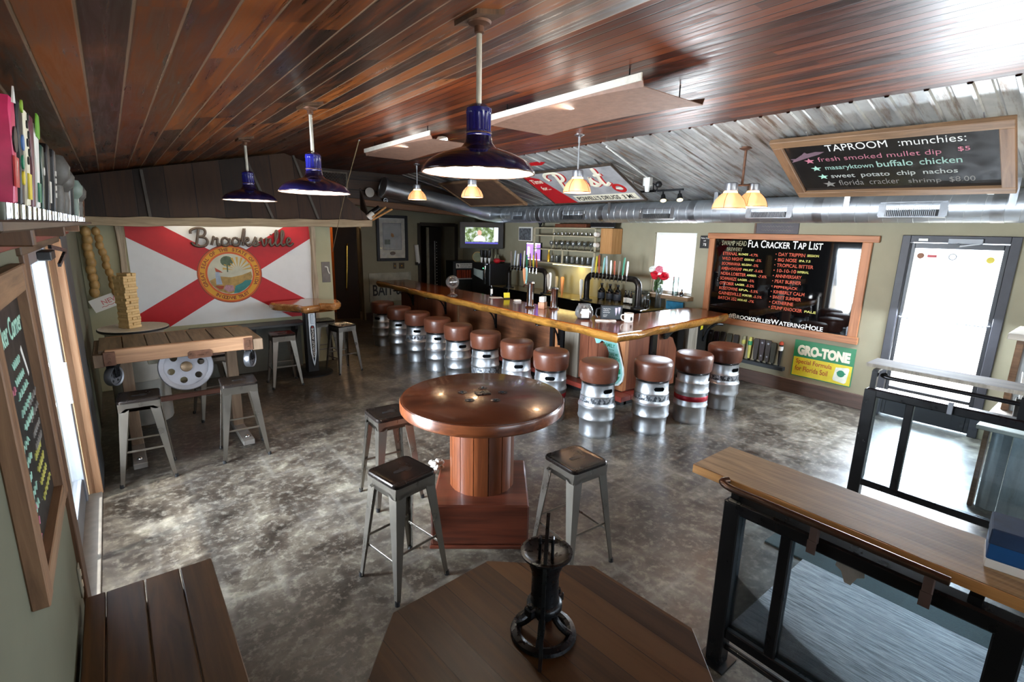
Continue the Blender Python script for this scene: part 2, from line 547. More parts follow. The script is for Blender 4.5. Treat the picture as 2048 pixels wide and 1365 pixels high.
m_navy = M('navy_enamel', '#14123a', 0.16, 0, 0.3, 10, coat=0.5)
m_navyblue = M('blue_enamel_collar', '#1d1f70', 0.2, 0, 0.3, 10, coat=0.4)
m_enamel = M('white_enamel', '#f2ece2', 0.3, 0, 0.04)
m_silver = M('silver_paint', '#8f9196', 0.35, 0.7, 0.15, 8)
m_green = M('sign_green', '#1c7a4c', 0.45, 0, 0.1)
m_yellow = M('sign_yellow', '#dcc92c', 0.45, 0, 0.08)
m_signred = M('sign_red', '#b5161e', 0.45, 0, 0.1)
m_rustred = M('lettering_rust', '#a8451f', 0.5)
m_shelfcream = M('shelf_tan', '#b8ad90', 0.55, 0, 0.06)
m_cream = M('lettering_cream', '#e5dfc8', 0.5, 0, 0.06)
m_chalk = M('chalkboard_black', '#191818', 0.42, 0, 0.15, 5, rvar=0.05)
m_gloss = M('gloss_black', '#040405', 0.03, 0, 0.1, spec=0.8)
m_chalkw = M('chalk_white', '#e6e6e0', 0.8)
m_chalkp = M('chalk_pink', '#c27587', 0.8)
m_chalkg = M('chalk_green', '#a9d8c4', 0.8)
m_chalkdim = M('chalk_grey', '#85817b', 0.8)
m_chalko = M('marker_orange', '#b54a2e', 0.7)
m_chalky = M('marker_yellow', '#bdb85e', 0.7)
m_chalkolive = M('marker_olive', '#8f8c6e', 0.7)
m_teal = M('teal_paint', '#8fc9c4', 0.4, 0, 0.08)
m_tealdark = M('deep_green_paint', '#0f7d5a', 0.4, 0, 0.08)
m_pane = glassy('clear_pane', (1, 1, 1), 0.03)
m_panel = glassy('acrylic_panel', (0.86, 0.93, 0.96), 0.04)
m_glass = drink_glass()
m_amberglass = M('amber_bottle', '#0c0a0a', 0.06, 0, 0.2, coat=0.5)
m_concrete = None
m_rubber = M('dark_rubber_mat', '#27393a', 0.8, 0, 0.2, 120, bump=0.2)
m_paper = M('paper', '#eceae2', 0.7, 0, 0.02)
m_block = wood('block_wood', '#c09a62', '#e2c48c', 'X', 2.0, 0.6)
m_gourd = M('dried_gourd', '#b8935a', 0.5, 0, 0.2, 16)
m_brass = M('brass', '#c19a45', 0.25, 1.0, 0.1)
m_bulb = emit('warm_bulb', (1.0, 0.72, 0.42), 14)
m_bulbw = emit('white_bulb', (1.0, 0.93, 0.82), 14)
m_outground = M('sunlit_paving', '#d8d4ca', 0.8, 0, 0.05)

def broom_mat():
    a = N('broomed_concrete')
    v = a.coord((1, 0.05, 1))
    f = a.noise(v, 130, 4, 0.7)
    g = a.noise(a.coord(), 2.5, 6, 0.6)
    col = a.mix(a.ramp(f, [(0.36, 0.0), (0.62, 1.0)]), lin('#5f646a'), lin('#ccd0d5'))
    col = a.mix(a.ramp(g, [(0.4, 0.0), (0.75, 0.45)]), col, lin('#9297a0'))
    a.set(col, 0.7)
    a.bump(f, 0.4, 0.004)
    return a.m
m_concrete = broom_mat()

def metal_z(x):
    return 3.36-0.23*(x-5.0)

# ================================================================== THE SETTING
struct('floor', B().box(WL-0.35, WR+0.25, YF-0.1, 13.7, -0.12, 0.0), m_floor)
struct('ground', B().box(-14, 22, -14, 22, -0.3, -0.16), m_outground)

# walls with openings: pieces along one axis
def wall_y(name, x0, x1, y0, y1, top, holes, mat):
    b = B(); y = y0
    for (a, c, z0, z1) in sorted(holes):
        b.box(x0, x1, y, a, 0, top)
        if z0 > 0.01: b.box(x0, x1, a, c, 0, z0)
        if z1 < top: b.box(x0, x1, a, c, z1, top)
        y = c
    b.box(x0, x1, y, y1, 0, top)
    return struct(name, b, mat)
def wall_x(name, y0, y1, x0, x1, top, holes, mat):
    b = B(); x = x0
    for (a, c, z0, z1) in sorted(holes):
        b.box(x, a, y0, y1, 0, top)
        if z0 > 0.01: b.box(a, c, y0, y1, 0, z0)
        if z1 < top: b.box(a, c, y0, y1, z1, top)
        x = c
    b.box(x, x1, y0, y1, 0, top)
    return struct(name, b, mat)

LD0, LD1 = 3.2, 5.2                       # left doorway
wall_y('wall_left', WL-0.30, WL, YF-0.1, 13.7, 2.77, [(LD0, LD1, 0, 2.10)], m_wall_shaded)
wall_y('wall_right', WR, WR+0.2, YF-0.1, 13.7, 2.80, [(0.87, 1.92, 0, 2.30), (4.72, 5.55, 1.22, 2.28)], m_wall)
wall_x('wall_back', YB, YB+0.15, WL, WR, 2.85, [(3.85, 4.76, 0, 2.32), (6.33, 7.40, 0, 2.34)], m_wall)
wall_x('wall_front', YF-0.2, YF, WL, WR, 3.3, [(0.4, 3.4, 0.9, 2.5), (4.3, 6.9, 0.9, 2.5)], m_wall)
struct('wall_flag', B().prism([(WL, 0), (2.88, 0), (2.88, 2.72), (2.2, 3.3), (2.1, 3.3), (WL, 2.78)], -0.16, 0, FR((0, FLAGY, 0), (1, 0, 0), (0, 0, 1))), m_flagwall)
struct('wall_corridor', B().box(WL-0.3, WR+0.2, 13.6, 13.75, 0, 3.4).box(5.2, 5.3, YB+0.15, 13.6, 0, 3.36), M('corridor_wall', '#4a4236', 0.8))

# ceilings
struct('ceiling', B().prism([(WL-0.35, 2.88-0.218*0.67), (2.2, 3.36), (2.2, 3.44), (WL-0.35, 2.96-0.218*0.67)], 0, 16.95,
       FR((0, 13.7, 0), (1, 0, 0), (0, 0, 1))), m_ceil)
struct('ceiling', B().box(2.2, 5.0, YF-0.25, 13.7, 3.36, 3.44), m_ceil2)
b = B()
ys = []
y = YF-0.25
prof = [(0.0, 0), (0.085, 0), (0.095, 0.007), (0.107, 0.007), (0.117, 0), (0.204, 0), (0.213, -0.016), (0.237, -0.016), (0.246, 0), (0.25, 0)]
ring0, ring1 = [], []
while y < 13.7:
    for dy, dz in prof[:-1]:
        ring0.append(Vector((4.97, y+dy, metal_z(4.97)+dz-0.004)))
        ring1.append(Vector((WR+0.3, y+dy, metal_z(WR+0.3)+dz)))
    y += 0.25
b.loops([ring0, ring1], False, False, False)
b.loops([[p+Vector((0, 0, 0.08)) for p in ring0], [p+Vector((0, 0, 0.08)) for p in ring1]], False, False, False)
struct('ceiling', b, m_tin, 30)
# gable siding over the back of the room, with its plate beam
gz = lambda x: 2.80-0.0526*(x-4.36)
struct('wall_gable', B().prism([(2.6, gz(2.6)), (7.65, gz(7.65)), (7.65, 2.79), (5.0, 3.37), (2.6, 3.37)], -0.06, 0, FR((0, 10.2, 0), (1, 0, 0), (0, 0, 1))), m_siding2)
struct('trim_1', B().bar((2.6, 10.15, gz(2.6)-0.06), (7.6, 10.15, gz(7.6)-0.06), 0.12, 0.13, 0.008), wood('plate_beam_wood', '#4c3019', '#7d5532', 'X', 1, 0.5))
# skirting
struct('baseboard_right', B().box(WR-0.025, WR, 1.99, 4.35, 0, 0.20, 0.004), m_base)
struct('baseboard_back', B().box(4.8, 6.28, YB-0.025, YB, 0, 0.18, 0.004), m_base)
struct('baseboard_left', B().box(WL, WL+0.02, 1.2, 2.2, 0, 0.12, 0.004), m_base)
# left doorway: timber lining, aluminium glazed door, sill
struct('trim_2', B().box(WL-0.005, WL+0.018, LD0-0.15, LD0, 0, 2.2, 0.004).box(WL-0.30, WL-0.004, LD0, LD0+0.02, 0.02, 2.1), m_darktrim)
struct('trim_3', B().box(-0.385, -0.295, LD1-0.04, LD1+0.004, 0.0, 2.12, 0.004).box(-0.345, -0.300, LD1-0.05, LD1-0.035, 0.0, 2.1, 0.003), m_orange)
struct('trim_4', B().box(WL, WL+0.03, LD1+0.01, LD1+0.62, 0, 2.16, 0.004), m_slate)
struct('trim_5', B().box(WL-0.05, WL+0.02, LD0-0.2, LD1+0.1, 2.10, 2.18, 0.006), wood('door_header_wood', '#3b2918', '#5f472e', 'Y', 1, 0.6, None, 0.2))
struct('trim_6', B().box(WL-0.30, WL+0.02, LD0+0.03, LD1-0.04, 0.0, 0.018, 0.004), M('worn_sill', '#a8a39a', 0.55, 0, 0.15, 12))
d = thing('door_1', 'glazed aluminium door in the left doorway beside the chalkboard', 'door', Matrix.Translation((WL-0.112, LD0+0.02, 0)))
d['kind'] = 'structure'
obj('door_frame', B().box(-0.03, 0.03, 0, 0.10, 0.02, 2.1, 0.004).box(-0.03, 0.045, 1.80, 1.94, 0.02, 2.1, 0.004).box(-0.03, 0.03, 0.1, 1.80, 0.02, 0.22, 0.004)
    .box(-0.03, 0.03, 0.1, 1.80, 1.98, 2.1, 0.004).box(-0.03, 0.03, 0.80, 0.86, 0.22, 1.98, 0.004), M('aluminium', '#8b8f96', 0.4, 0.6, 0.06), d)
obj('pane', B().box(-0.004, 0.004, 0.1, 0.80, 0.22, 1.98).box(-0.004, 0.004, 0.86, 1.80, 0.22, 1.98), m_pane, d)
obj('door_handle', B().tube([(0.02, 1.50, 0.95), (0.07, 1.50, 0.95), (0.07, 1.50, 1.25), (0.02, 1.50, 1.25)], 0.014), m_white, d)
# right window
w = thing('window_1', 'bright white window at the end of the bar', 'window', wallR(5.135, 1.75, 0))
w['kind'] = 'structure'
b = B()
for x0, x1, y0, y1 in ((-0.415, -0.37, -0.53, 0.53), (0.37, 0.415, -0.53, 0.53), (-0.37, 0.37, 0.48, 0.53), (-0.37, 0.37, -0.53, -0.48), (-0.37, 0.37, -0.02, 0.03)):
    b.box(x0, x1, y0, y1, -0.10, -0.05, 0.004)
obj('window_frame', b, m_white, w)
obj('pane', B().box(-0.37, 0.37, -0.48, -0.02, -0.078, -0.072).box(-0.37, 0.37, 0.03, 0.48, -0.078, -0.072), m_pane, w)
obj('window_sill', B().box(-0.46, 0.46, -0.60, -0.535, -0.03, 0.17, 0.006), wood('sill_wood', '#5a4630', '#94795a', 'X', 1, 0.55), w)
# right door
d = thing('door_2', 'dark framed glass door in the right wall, bright daylight behind', 'door', wallR(1.395, 0, 0))
d['kind'] = 'structure'
b = B()
for x0, x1, y0, y1 in ((-0.525, -0.44, 0, 2.30), (0.44, 0.525, 0, 2.30), (-0.44, 0.44, 2.22, 2.30)):
    b.box(x0, x1, y0, y1, -0.12, 0.03, 0.005)
obj('door_frame', b, M('door_frame_grey', '#2e2e34', 0.5), d)
b = B()
for x0, x1, y0, y1 in ((-0.435, -0.395, 0.02, 2.21), (0.395, 0.435, 0.02, 2.21), (-0.395, 0.395, 2.15, 2.21), (-0.395, 0.395, 0.02, 0.22), (-0.395, 0.395, 0.36, 0.40)):
    b.box(x0, x1, y0, y1, -0.07, -0.02, 0.004)
obj('door_stile', b, M('door_leaf_black', '#131318', 0.4), d)
obj('pane', B().box(-0.395, 0.395, 0.22, 2.15, -0.05, -0.042), m_pane, d)
obj('push_bar', B().tube([(-0.42, 1.305, 0.0), (-0.40, 1.305, 0.03), (0.40, 1.305, 0.03), (0.42, 1.305, 0.0)], 0.012), m_grey, d)
b = B().box(-0.08, 0.22, 2.21, 2.27, 0.02, 0.06, 0.004)
cl = obj('door_closer', b, m_grey, d)
obj('closer_arm', B().bar((0.20, 2.215, 0.05), (0.05, 2.185, 0.16), 0.014, 0.01).bar((0.05, 2.185, 0.16), (0.0, 2.22, 0.03), 0.014, 0.01), m_steel2, cl)
obj('door_sensor', B().box(-0.36, -0.27, 2.235, 2.265, 0.03, 0.045, 0.003), m_white, d)
for i, (x, y, r, mt) in enumerate(((-0.33, 2.06, 0.036, m_rust), (-0.22, 2.06, 0.03, m_signred), (-0.03, 2.06, 0.04, m_grey), (0.30, 2.04, 0.035, m_yellow))):
    st = B()
    if i == 1: st.box(x-0.045, x+0.045, y-0.016, y+0.016, -0.041, -0.039)
    elif i == 2: st.lathe([(0.028, 0), (r, 0), (r, 0.002), (0.028, 0.002)], 24, Matrix.Translation((x, y, -0.041)))
    else: st.cyl((x, y, -0.041), (x, y, -0.039), r, n=24)
    obj('sticker', st, mt, d)
# front and side windows behind the camera
for i, (x0, x1) in enumerate(((0.4, 3.4), (4.3, 6.9))):
    b = B(); n = 3
    for k in range(n+1):
        xx = x0+(x1-x0)*k/n
        b.box(xx-0.03, xx+0.03, YF-0.13, YF-0.07, 0.9, 2.5)
    b.box(x0, x1, YF-0.13, YF-0.07, 0.9, 0.96).box(x0, x1, YF-0.13, YF-0.07, 2.44, 2.5)
    struct('window_%d' % (i+2), b, m_black)

# back doorways
d = thing('door_3', 'dark framed doorway in the back wall beside the corner television', 'door', wallB(6.865, 0, 0))
d['kind'] = 'structure'
obj('door_frame', B().box(-0.61, -0.53, 0, 2.40, -0.02, 0.03, 0.004).box(0.53, 0.61, 0, 2.40, -0.02, 0.03, 0.004).box(-0.53, 0.53, 2.33, 2.42, -0.02, 0.035, 0.004), M('doorway_dark', '#2b2218', 0.5), d)
obj('door_leaf', B().box(0.10, 0.50, 0.02, 2.30, -0.75, -0.70, 0.004), M('door_leaf_brown', '#211a14', 0.5), d)
obj('light_strip', B().box(0.02, 0.10, 0.55, 2.30, -0.70, -0.66, 0.003), M('pale_jamb', '#a09a83', 0.6), d)
b = B()
for k in range(36):
    b.ball((0.24, 0.45+k*0.042, -0.60), 0.017, n=8)
    if k % 2 == 0: b.ball((0.30, 0.47+k*0.042, -0.60), 0.013, n=8)
obj('bead_string', b, m_paper, d)
d = thing('door_4', 'half open dark wooden door at the end of the dim passage', 'door', XYR(4.72, YB+0.2, 0, 150))
d['kind'] = 'structure'
obj('door_leaf', B().box(0, 0.55, 0, 0.045, 0.02, 2.28, 0.004), M('passage_door_brown', '#2c1d14', 0.45, 0, 0.2, 6), d)
obj('door_handle', B().tube([(0.28, 0.05, 0.75), (0.28, 0.10, 0.8), (0.24, 0.10, 1.4), (0.22, 0.10, 1.82), (0.22, 0.05, 1.86)], 0.02), m_brass, d)
d = thing('door_5', 'orange painted door deep in the passage', 'door', Matrix.Translation((4.18, 13.3, 0)))
d['kind'] = 'structure'
obj('door_leaf', B().box(-0.45, 0.45, 0, 0.04, 0.02, 2.25, 0.004), M('orange_door', '#b45a1c', 0.4, 0, 0.1), d)
light('POINT', 'added_passage_light', (4.3, 12.6, 2.5), 18, (1, 0.7, 0.4), shadow_soft_size=0.1)  # unseen warm light without a fixture, added to brighten the orange door

# ================================================================== THINGS: stools
def make_stool(name, label, M, group='metal bar stools'):
    """square tapered metal bar stool: seat with hand slot, apron, four folded legs, foot bars"""
    t = thing(name, label, 'stool', M, group)
    H = 0.762; h = 0.155; f = 0.205
    b = bmesh.new()
    n = 5
    def rr(r, half, z):
        out = []
        for cx, cy, a0 in ((half-r, half-r, 0), (-half+r, half-r, 90), (-half+r, -half+r, 180), (half-r, -half+r, 270)):
            for k in range(n+1):
                a = R(a0+90*k/n); out.append(Vector((cx+r*math.cos(a), cy+r*math.sin(a), z)))
        return out
    s = B()
    s.loops([rr(0.035, h-0.004, H-0.030), rr(0.038, h+0.002, H-0.028), rr(0.038, h+0.003, H-0.010), rr(0.036, h-0.002, H-0.002), rr(0.034, h-0.010, H), rr(0.034, h-0.022, H-0.003), rr(0.03, h-0.05, H-0.0045)])
    obj('seat', s, m_gundark, t)
    obj('hand_slot', B().prism([(x, y) for x, y in [(0.05*math.cos(R(a))*0.42+(0.035 if -90 < a < 90 else -0.035), 0.017*math.sin(R(a))) for a in range(-80, 270, 20)]], H-0.006, H-0.0025), m_black, t)
    a = B()
    for k in range(4):
        Mr = Matrix.Rotation(PI/2*k, 4, 'Z')
        a.prism([(-h+0.01, -0.075), (-h+0.02, -0.075), (-h+0.055, -0.045), (h-0.055, -0.045), (h-0.02, -0.075), (h-0.01, -0.075), (h-0.004, 0), (-h+0.004, 0)], h-0.008, h-0.004,
                Mr @ FR((0, 0, H-0.028), (1, 0, 0), (0, 0, 1)))
    obj('apron', a, m_gun, t)
    for k in range(4):
        Mr = Matrix.Rotation(PI/2*k+PI/4, 4, 'Z')
        l = B()
        # folded V channel, broad at the top, narrow at the foot; local +x points outwards along the diagonal
        def sec(rad, wd, dep, z):
            return [Vector((rad, 0, z)), Vector((rad-dep, wd, z)), Vector((rad-dep-0.006, wd-0.002, z)), Vector((rad-0.010, 0, z)), Vector((rad-dep-0.006, -wd+0.002, z)), Vector((rad-dep, -wd, z))]
        rt = h*math.sqrt(2)-0.018; rf = f*math.sqrt(2)
        secs = []
        for u in (0, 0.02, 0.3, 0.6, 0.85, 0.97, 1.0):
            rad = rt+(rf-rt)*u
            wd = 0.056*(1-u)+0.019*u
            secs.append(sec(rad, wd, wd*0.9, (H-0.028)*(1-u)+0.012*u))
        l.loops(secs)
        l.bm.transform(Mr)
        lg = obj('leg', l, m_gun, t, 25)
        e = (rf-0.010)
        g = B().cyl((e, 0, 0.0), (e, 0, 0.03), 0.017, 0.015, 10)
        g.bm.transform(Mr)
        obj('foot_cap', g, m_black, lg)
    br = B()
    for k in range(4):
        zz = 0.30 if k % 2 == 0 else 0.245
        u = 1-(zz/(H-0.028)); q = (h+(f-h)*u)-0.022
        Mr = Matrix.Rotation(PI/2*k, 4, 'Z')
        br.bar(Mr @ Vector((-q, q, zz)), Mr @ Vector((q, q, zz)), 0.006, 0.018, 0.002)
    obj('foot_bar', br, m_gun, t)
    return t
stool = make_stool('bar_stool', 'metal bar stool nearest the camera, left of the black hand pump', XYR(1.275, 2.69, 0, 10))
for x, y, rz, lb in (
        (1.655, 3.70, -2, 'metal bar stool tucked under the left rim of the round spool table'),
        (2.305, 2.165, -3, 'metal bar stool right of the spool table, behind the black hand pump'),
        (0.04, 5.35, -3, 'metal bar stool beside the left doorway, in front of the wooden cart table'),
        (0.83, 5.36, -4, 'metal bar stool at the right front of the wooden cart table'),
        (0.78, 6.70, 6, 'metal bar stool behind the wooden cart table, right of its big spoked wheel'),
        (1.77, 7.50, -2, 'metal bar stool on the left of the live edge high table'),
        (2.72, 7.72, 12, 'metal bar stool on the right of the live edge high table, next to the passage'),
        (2.60, 8.27, 0, 'metal bar stool against the flag wall behind the live edge high table')):
    dup(stool, XYR(x, y, 0, rz), lb)

# ================================================================== spool table
t = thing('spool_table', 'round varnished cable spool table on a square brown plinth', 'table', XYR(2.06, 2.92, 0, -37))
ZT = 1.045
obj('plinth', B().box(-0.36, 0.36, -0.38, 0.38, 0.0, 0.025, 0.004).box(-0.35, 0.35, -0.37, 0.37, 0.025, 0.34, 0.012), m_plinth, t)
dr = B()
ns = 14
for k in range(ns):
    a0, a1 = 2*PI*k/ns+0.012, 2*PI*(k+1)/ns-0.012
    rr_ = 0.245
    pts = [(rr_*math.cos(a0), rr_*math.sin(a0)), (rr_*1.012*math.cos((a0+a1)/2), rr_*1.012*math.sin((a0+a1)/2)), (rr_*math.cos(a1), rr_*math.sin(a1)), (0.2*math.cos(a1), 0.2*math.sin(a1)), (0.2*math.cos(a0), 0.2*math.sin(a0))]
    dr.prism(pts, 0.34, ZT-0.09)
obj('drum', dr, m_spool, t, 20)
tp = B().lathe([(0.0, ZT-0.095), (0.592, ZT-0.095), (0.604, ZT-0.085), (0.606, ZT-0.02), (0.600, ZT-0.006), (0.585, ZT), (0.0, ZT)], 72)
top = obj('tabletop', tp, m_spooltop, t)
rim = B().lathe([(0.605, ZT-0.088), (0.611, ZT-0.08), (0.612, ZT-0.022), (0.606, ZT-0.010)], 72)
obj('rim_band', rim, wood('spool_rim_wood', '#4a2411', '#7f4626', 'X', 1.0, 0.28, 0.3), top)
for k in range(5):
    a = R(72*k+20)
    bo = B().lathe([(0.0, 0), (0.034, 0), (0.036, 0.003), (0.024, 0.004), (0.022, 0.001), (0.0, 0.001)], 18).cyl((0, 0, 0), (0, 0, 0.012), 0.011, n=6)
    obj('bolt', bo, m_iron, top, M=Matrix.Translation((0.16*math.cos(a), 0.16*math.sin(a), ZT)))
obj('arbor_plate', B().box(-0.055, 0.055, -0.04, 0.04, 0, 0.008, 0.003).lathe([(0.012, 0.008), (0.02, 0.008), (0.02, 0.012), (0.012, 0.012)], 16), m_iron, top, M=Matrix.Translation((0.0, 0.03, ZT)) @ Matrix.Rotation(R(20), 4, 'Z'))
b = B()
for k in range(34):
    a = rnd.random()*2*PI; rr_ = rnd.random()**0.5*0.05
    b.ball((rr_*math.cos(a), rr_*math.sin(a), 0.02+rnd.random()*0.085*(1-rr_*8)), 0.014+rnd.random()*0.012, 1, 1, 0.9, 8)
tag(obj('coral_rock', b, M('coral_white', '#a19e96', 0.85, 0, 0.2, 40, bump=0.4), None, 40, XYR(1.855, 3.27, 0.34, 20)),
    'knobbly white coral rock on the plinth of the spool table', 'rock')

# ================================================================== octagonal table with hand pump
t = thing('octagonal_table', 'dark wooden octagonal high table in the foreground', 'table', XYR(0.832, 0.872, 0, 4.0))
Ro = 0.535
oc = [(Ro*math.cos(R(22.5+45*k)), Ro*math.sin(R(22.5+45*k))) for k in range(8)]
obj('tabletop', B().prism(oc, 0.965, 1.0, bev=0.004), planks('octagon_boards', 'Y', 0.095, ['#2f1e0f', '#402a16', '#4c3319', '#573c20'], '#24170b', 0.02, 0.36, 0.5, '#2b1a0d', 0.35, 0.08, None, None, 0.05, None, 0.25), t)
obj('apron', B().prism([(x*0.8, y*0.8) for x, y in oc], 0.89, 0.965), m_bench, t)
obj('pedestal', B().box(-0.10, 0.10, -0.10, 0.10, 0.05, 0.89, 0.008), m_bench, t)
obj('base', B().box(-0.32, 0.32, -0.32, 0.32, 0, 0.05, 0.01), m_bench, t)

t = thing('hand_pump', 'black cast iron hand pump standing on the octagonal table', 'pump', XYR(0.937, 0.982, 1.0, 0))
bs = B()
bs.lathe([(0.072, 0.0), (0.100, 0.0), (0.105, 0.006), (0.102, 0.016), (0.086, 0.022), (0.075, 0.017)], 40)
for k in range(4):
    a = R(90*k+38)
    bs.tube(catmull([(0.086*math.cos(a), 0.086*math.sin(a), 0.014), (0.060*math.cos(a), 0.060*math.sin(a), 0.030), (0.036*math.cos(a), 0.036*math.sin(a), 0.06), (0.026*math.cos(a), 0.026*math.sin(a), 0.10)], 4), 0.011, 8)
obj('base_ring', bs, m_iron, t)
bd = B().lathe([(0.0, 0.06), (0.026, 0.06), (0.030, 0.09), (0.052, 0.095), (0.056, 0.102), (0.056, 0.116), (0.052, 0.122), (0.046, 0.126), (0.043, 0.14), (0.042, 0.21), (0.046, 0.235), (0.052, 0.250), (0.054, 0.268), (0.072, 0.285), (0.080, 0.290), (0.080, 0.296), (0.071, 0.297), (0.052, 0.286), (0.0, 0.284)], 36)
obj('cylinder', bd, m_iron, t)
for s_ in (-1, 1):
    fl = B()
    fl.box(s_*0.058-0.014, s_*0.058+0.014, -0.016, 0.016, 0.094, 0.124, 0.004)
    fl.cyl((s_*0.060, 0, 0.12), (s_*0.060, 0, 0.134), 0.008, n=6)
    obj('bolt_lug', fl, m_iron, t)
sp = Vector((-0.72, -0.70, 0)).normalized()
lug = B()
side = Vector((sp.y, -sp.x, 0))
for s_ in (-1, 1):
    p = side*0.019*s_
    lug.bar(p+sp*0.02+Vector((0, 0, 0.28)), p+sp*0.022+Vector((0, 0, 0.358)), 0.009, 0.022, 0.003, upd=sp)
lug.cyl(side*-0.026+sp*0.022+Vector((0, 0, 0.346)), side*0.026+sp*0.022+Vector((0, 0, 0.346)), 0.006, n=8)
obj('pivot_lug', lug, m_iron, t)
hp = catmull([-sp*0.055+Vector((0, 0, 0.385)), -sp*0.02+Vector((0, 0, 0.37)), sp*0.022+Vector((0, 0, 0.345)), sp*0.062+Vector((0, 0, 0.29)), sp*0.083+Vector((0, 0, 0.20)), sp*0.096+Vector((0, 0, 0.11)), sp*0.118+Vector((0, 0, 0.035)), sp*0.155+Vector((0, 0, 0.012))], 5)
hd = B()
rings = []
for i, p in enumerate(hp):
    w_ = 0.0055; h_ = 0.017
    a = hp[max(0, i-1)]; c = hp[min(len(hp)-1, i+1)]; dd = (c-a).normalized(); nn = dd.cross(side).normalized()
    rings.append([p+side*w_+nn*h_*0.5, p-side*w_+nn*h_*0.5, p-side*w_-nn*h_*0.5, p+side*w_-nn*h_*0.5])
hd.loops(rings)
obj('handle', hd, m_iron, t)
obj('piston_rod', B().cyl((-sp.x*0.012, -sp.y*0.012, 0.27), (-sp.x*0.03, -sp.y*0.03, 0.375), 0.0055, n=8), m_iron, t)

# ================================================================== bench at the left wall
t = thing('plank_bench', 'brown plank bench along the left wall at the bottom corner', 'bench', Matrix.Translation((0, 0, 0)))
x = WL+0.02
for k, wd in enumerate((0.082, 0.155, 0.150, 0.150)):
    obj('seat_plank', B().box(x, x+wd-0.005, 0.4, 2.915-0.004*k, 0.425, 0.46, 0.004), m_bench, t)
    x += wd
obj('support', B().box(WL+0.04, 0.20, 2.70, 2.76, 0, 0.425, 0.004).box(WL+0.04, 0.20, 0.6, 0.66, 0, 0.425, 0.004).box(WL+0.05, WL+0.09, 0.66, 2.70, 0.36, 0.425), m_darktrim, t)

# ================================================================== cart table by the doorway
t = thing('cart_table', 'industrial wooden cart made into a high table with an iron wheel', 'table', Matrix.Translation((0, 0, 0)))
ZC = 1.10
CX0, CX1, CY0, CY1 = -0.24, 1.13, 5.76, 6.52
n = 7
for k in range(n):
    x0 = CX0+0.03+(CX1-CX0-0.06)*k/n; x1 = CX0+0.03+(CX1-CX0-0.06)*(k+1)/n
    obj('top_plank', B().box(x0+0.004, x1-0.004, CY0+0.045, CY1-0.02, ZC-0.035, ZC-rnd.random()*0.004, 0.004), m_cartplank, t)
obj('side_beam', B().box(CX0+0.08, CX1-0.06, CY0, CY0+0.06, ZC-0.135, ZC+0.004, 0.006), m_cartbeam, t)
obj('side_beam', B().box(CX0+0.08, CX1-0.06, CY1-0.06, CY1, ZC-0.135, ZC-0.002, 0.006), m_cartbeam, t)
for x0, x1 in ((CX0-0.01, CX0+0.075), (CX1-0.07, CX1+0.035)):
    e = obj('end_beam', B().box(x0, x1, CY0-0.01, CY1, ZC-0.15, ZC-0.03, 0.006), m_carttimber, t)
    xa = x1-0.01 if x0 < 0 else x0-0.085
    pl = B().box(xa, xa+0.09, CY0-0.018, CY0-0.006, ZC-0.14, ZC-0.008, 0.004)
    for dz in (0.03, 0.065, 0.1): pl.cyl((xa+0.045, CY0-0.018, ZC-0.01-dz), (xa+0.045, CY0-0.028, ZC-0.01-dz), 0.011, n=8)
    obj('corner_plate', pl, m_rust, e)
pl = B().prism([(-0.105, -0.03), (-0.09, -0.045), (0.09, -0.045), (0.105, -0.03), (0.105, 0.02), (0.085, 0.035), (-0.085, 0.035), (-0.105, 0.02)], 0, 0.008, FR((0.58, CY0-0.001, ZC-0.12), (1, 0, 0), (0, 0, 1)))
pl.cyl((0.51, CY0, ZC-0.12), (0.51, CY0-0.02, ZC-0.12), 0.012, n=8).cyl((0.65, CY0, ZC-0.12), (0.65, CY0-0.02, ZC-0.12), 0.012, n=8)
pl.tube([(0.555, CY0-0.012, ZC-0.135), (0.555, CY0-0.035, ZC-0.135), (0.605, CY0-0.035, ZC-0.135), (0.605, CY0-0.012, ZC-0.135)], 0.007)
obj('pull_plate', pl, m_rust, t)
for x in (-0.02, 0.90):
    lg = obj('leg', B().box(x-0.05, x+0.05, 6.02, 6.14, 0.05, ZC-0.135, 0.006), m_carttimber, t)
    ft = obj('foot_rail', B().box(x-0.055, x+0.055, 5.50, 6.45, 0.0, 0.055, 0.006), M('grey_foot_rail', '#6f6962', 0.6, 0, 0.15), t)
    obj('foot_bolt', B().ball((x, 5.60, 0.063), 0.026, 1, 1, 0.7, 12), m_chrome, ft)
obj('stretcher', B().box(-0.02, 0.93, 6.05, 6.10, 0.45, 0.50, 0.004), M('stretcher_brown', '#5a3527', 0.5, 0, 0.2), t)
def wheel(r, holes, th):
    w_ = B()
    w_.lathe([(r*0.80, -th*0.5), (r*0.97, -th*0.62), (r, -th*0.5), (r*1.0, th*0.5), (r*0.97, th*0.62), (r*0.80, th*0.5)], 48)
    # pressed disc with round holes
    bm = bmesh.new()
    def circle(cx_, cy_, rad, n):
        v = [bm.verts.new((cx_+rad*math.cos(2*PI*k/n), cy_+rad*math.sin(2*PI*k/n), -th*0.2)) for k in range(n)]
        return [bm.edges.new((v[k], v[(k+1) % n])) for k in range(n)]
    ed = circle(0, 0, r*0.86, 48)
    for k in range(holes):
        a = 2*PI*(k+0.25)/holes
        ed += circle(r*0.57*math.cos(a), r*0.57*math.sin(a), r*0.135, 16)
    bmesh.ops.triangle_fill(bm, use_beauty=True, use_dissolve=False, edges=ed)
    ex = bmesh.ops.extrude_face_region(bm, geom=bm.faces[:])
    bmesh.ops.translate(bm, verts=[g for g in ex['geom'] if isinstance(g, bmesh.types.BMVert)], vec=(0, 0, th*0.4))
    w_.merge(bm)
    w_.cyl((0, 0, -th*0.4), (0, 0, th*0.4), r*0.26, n=32)
    return w_
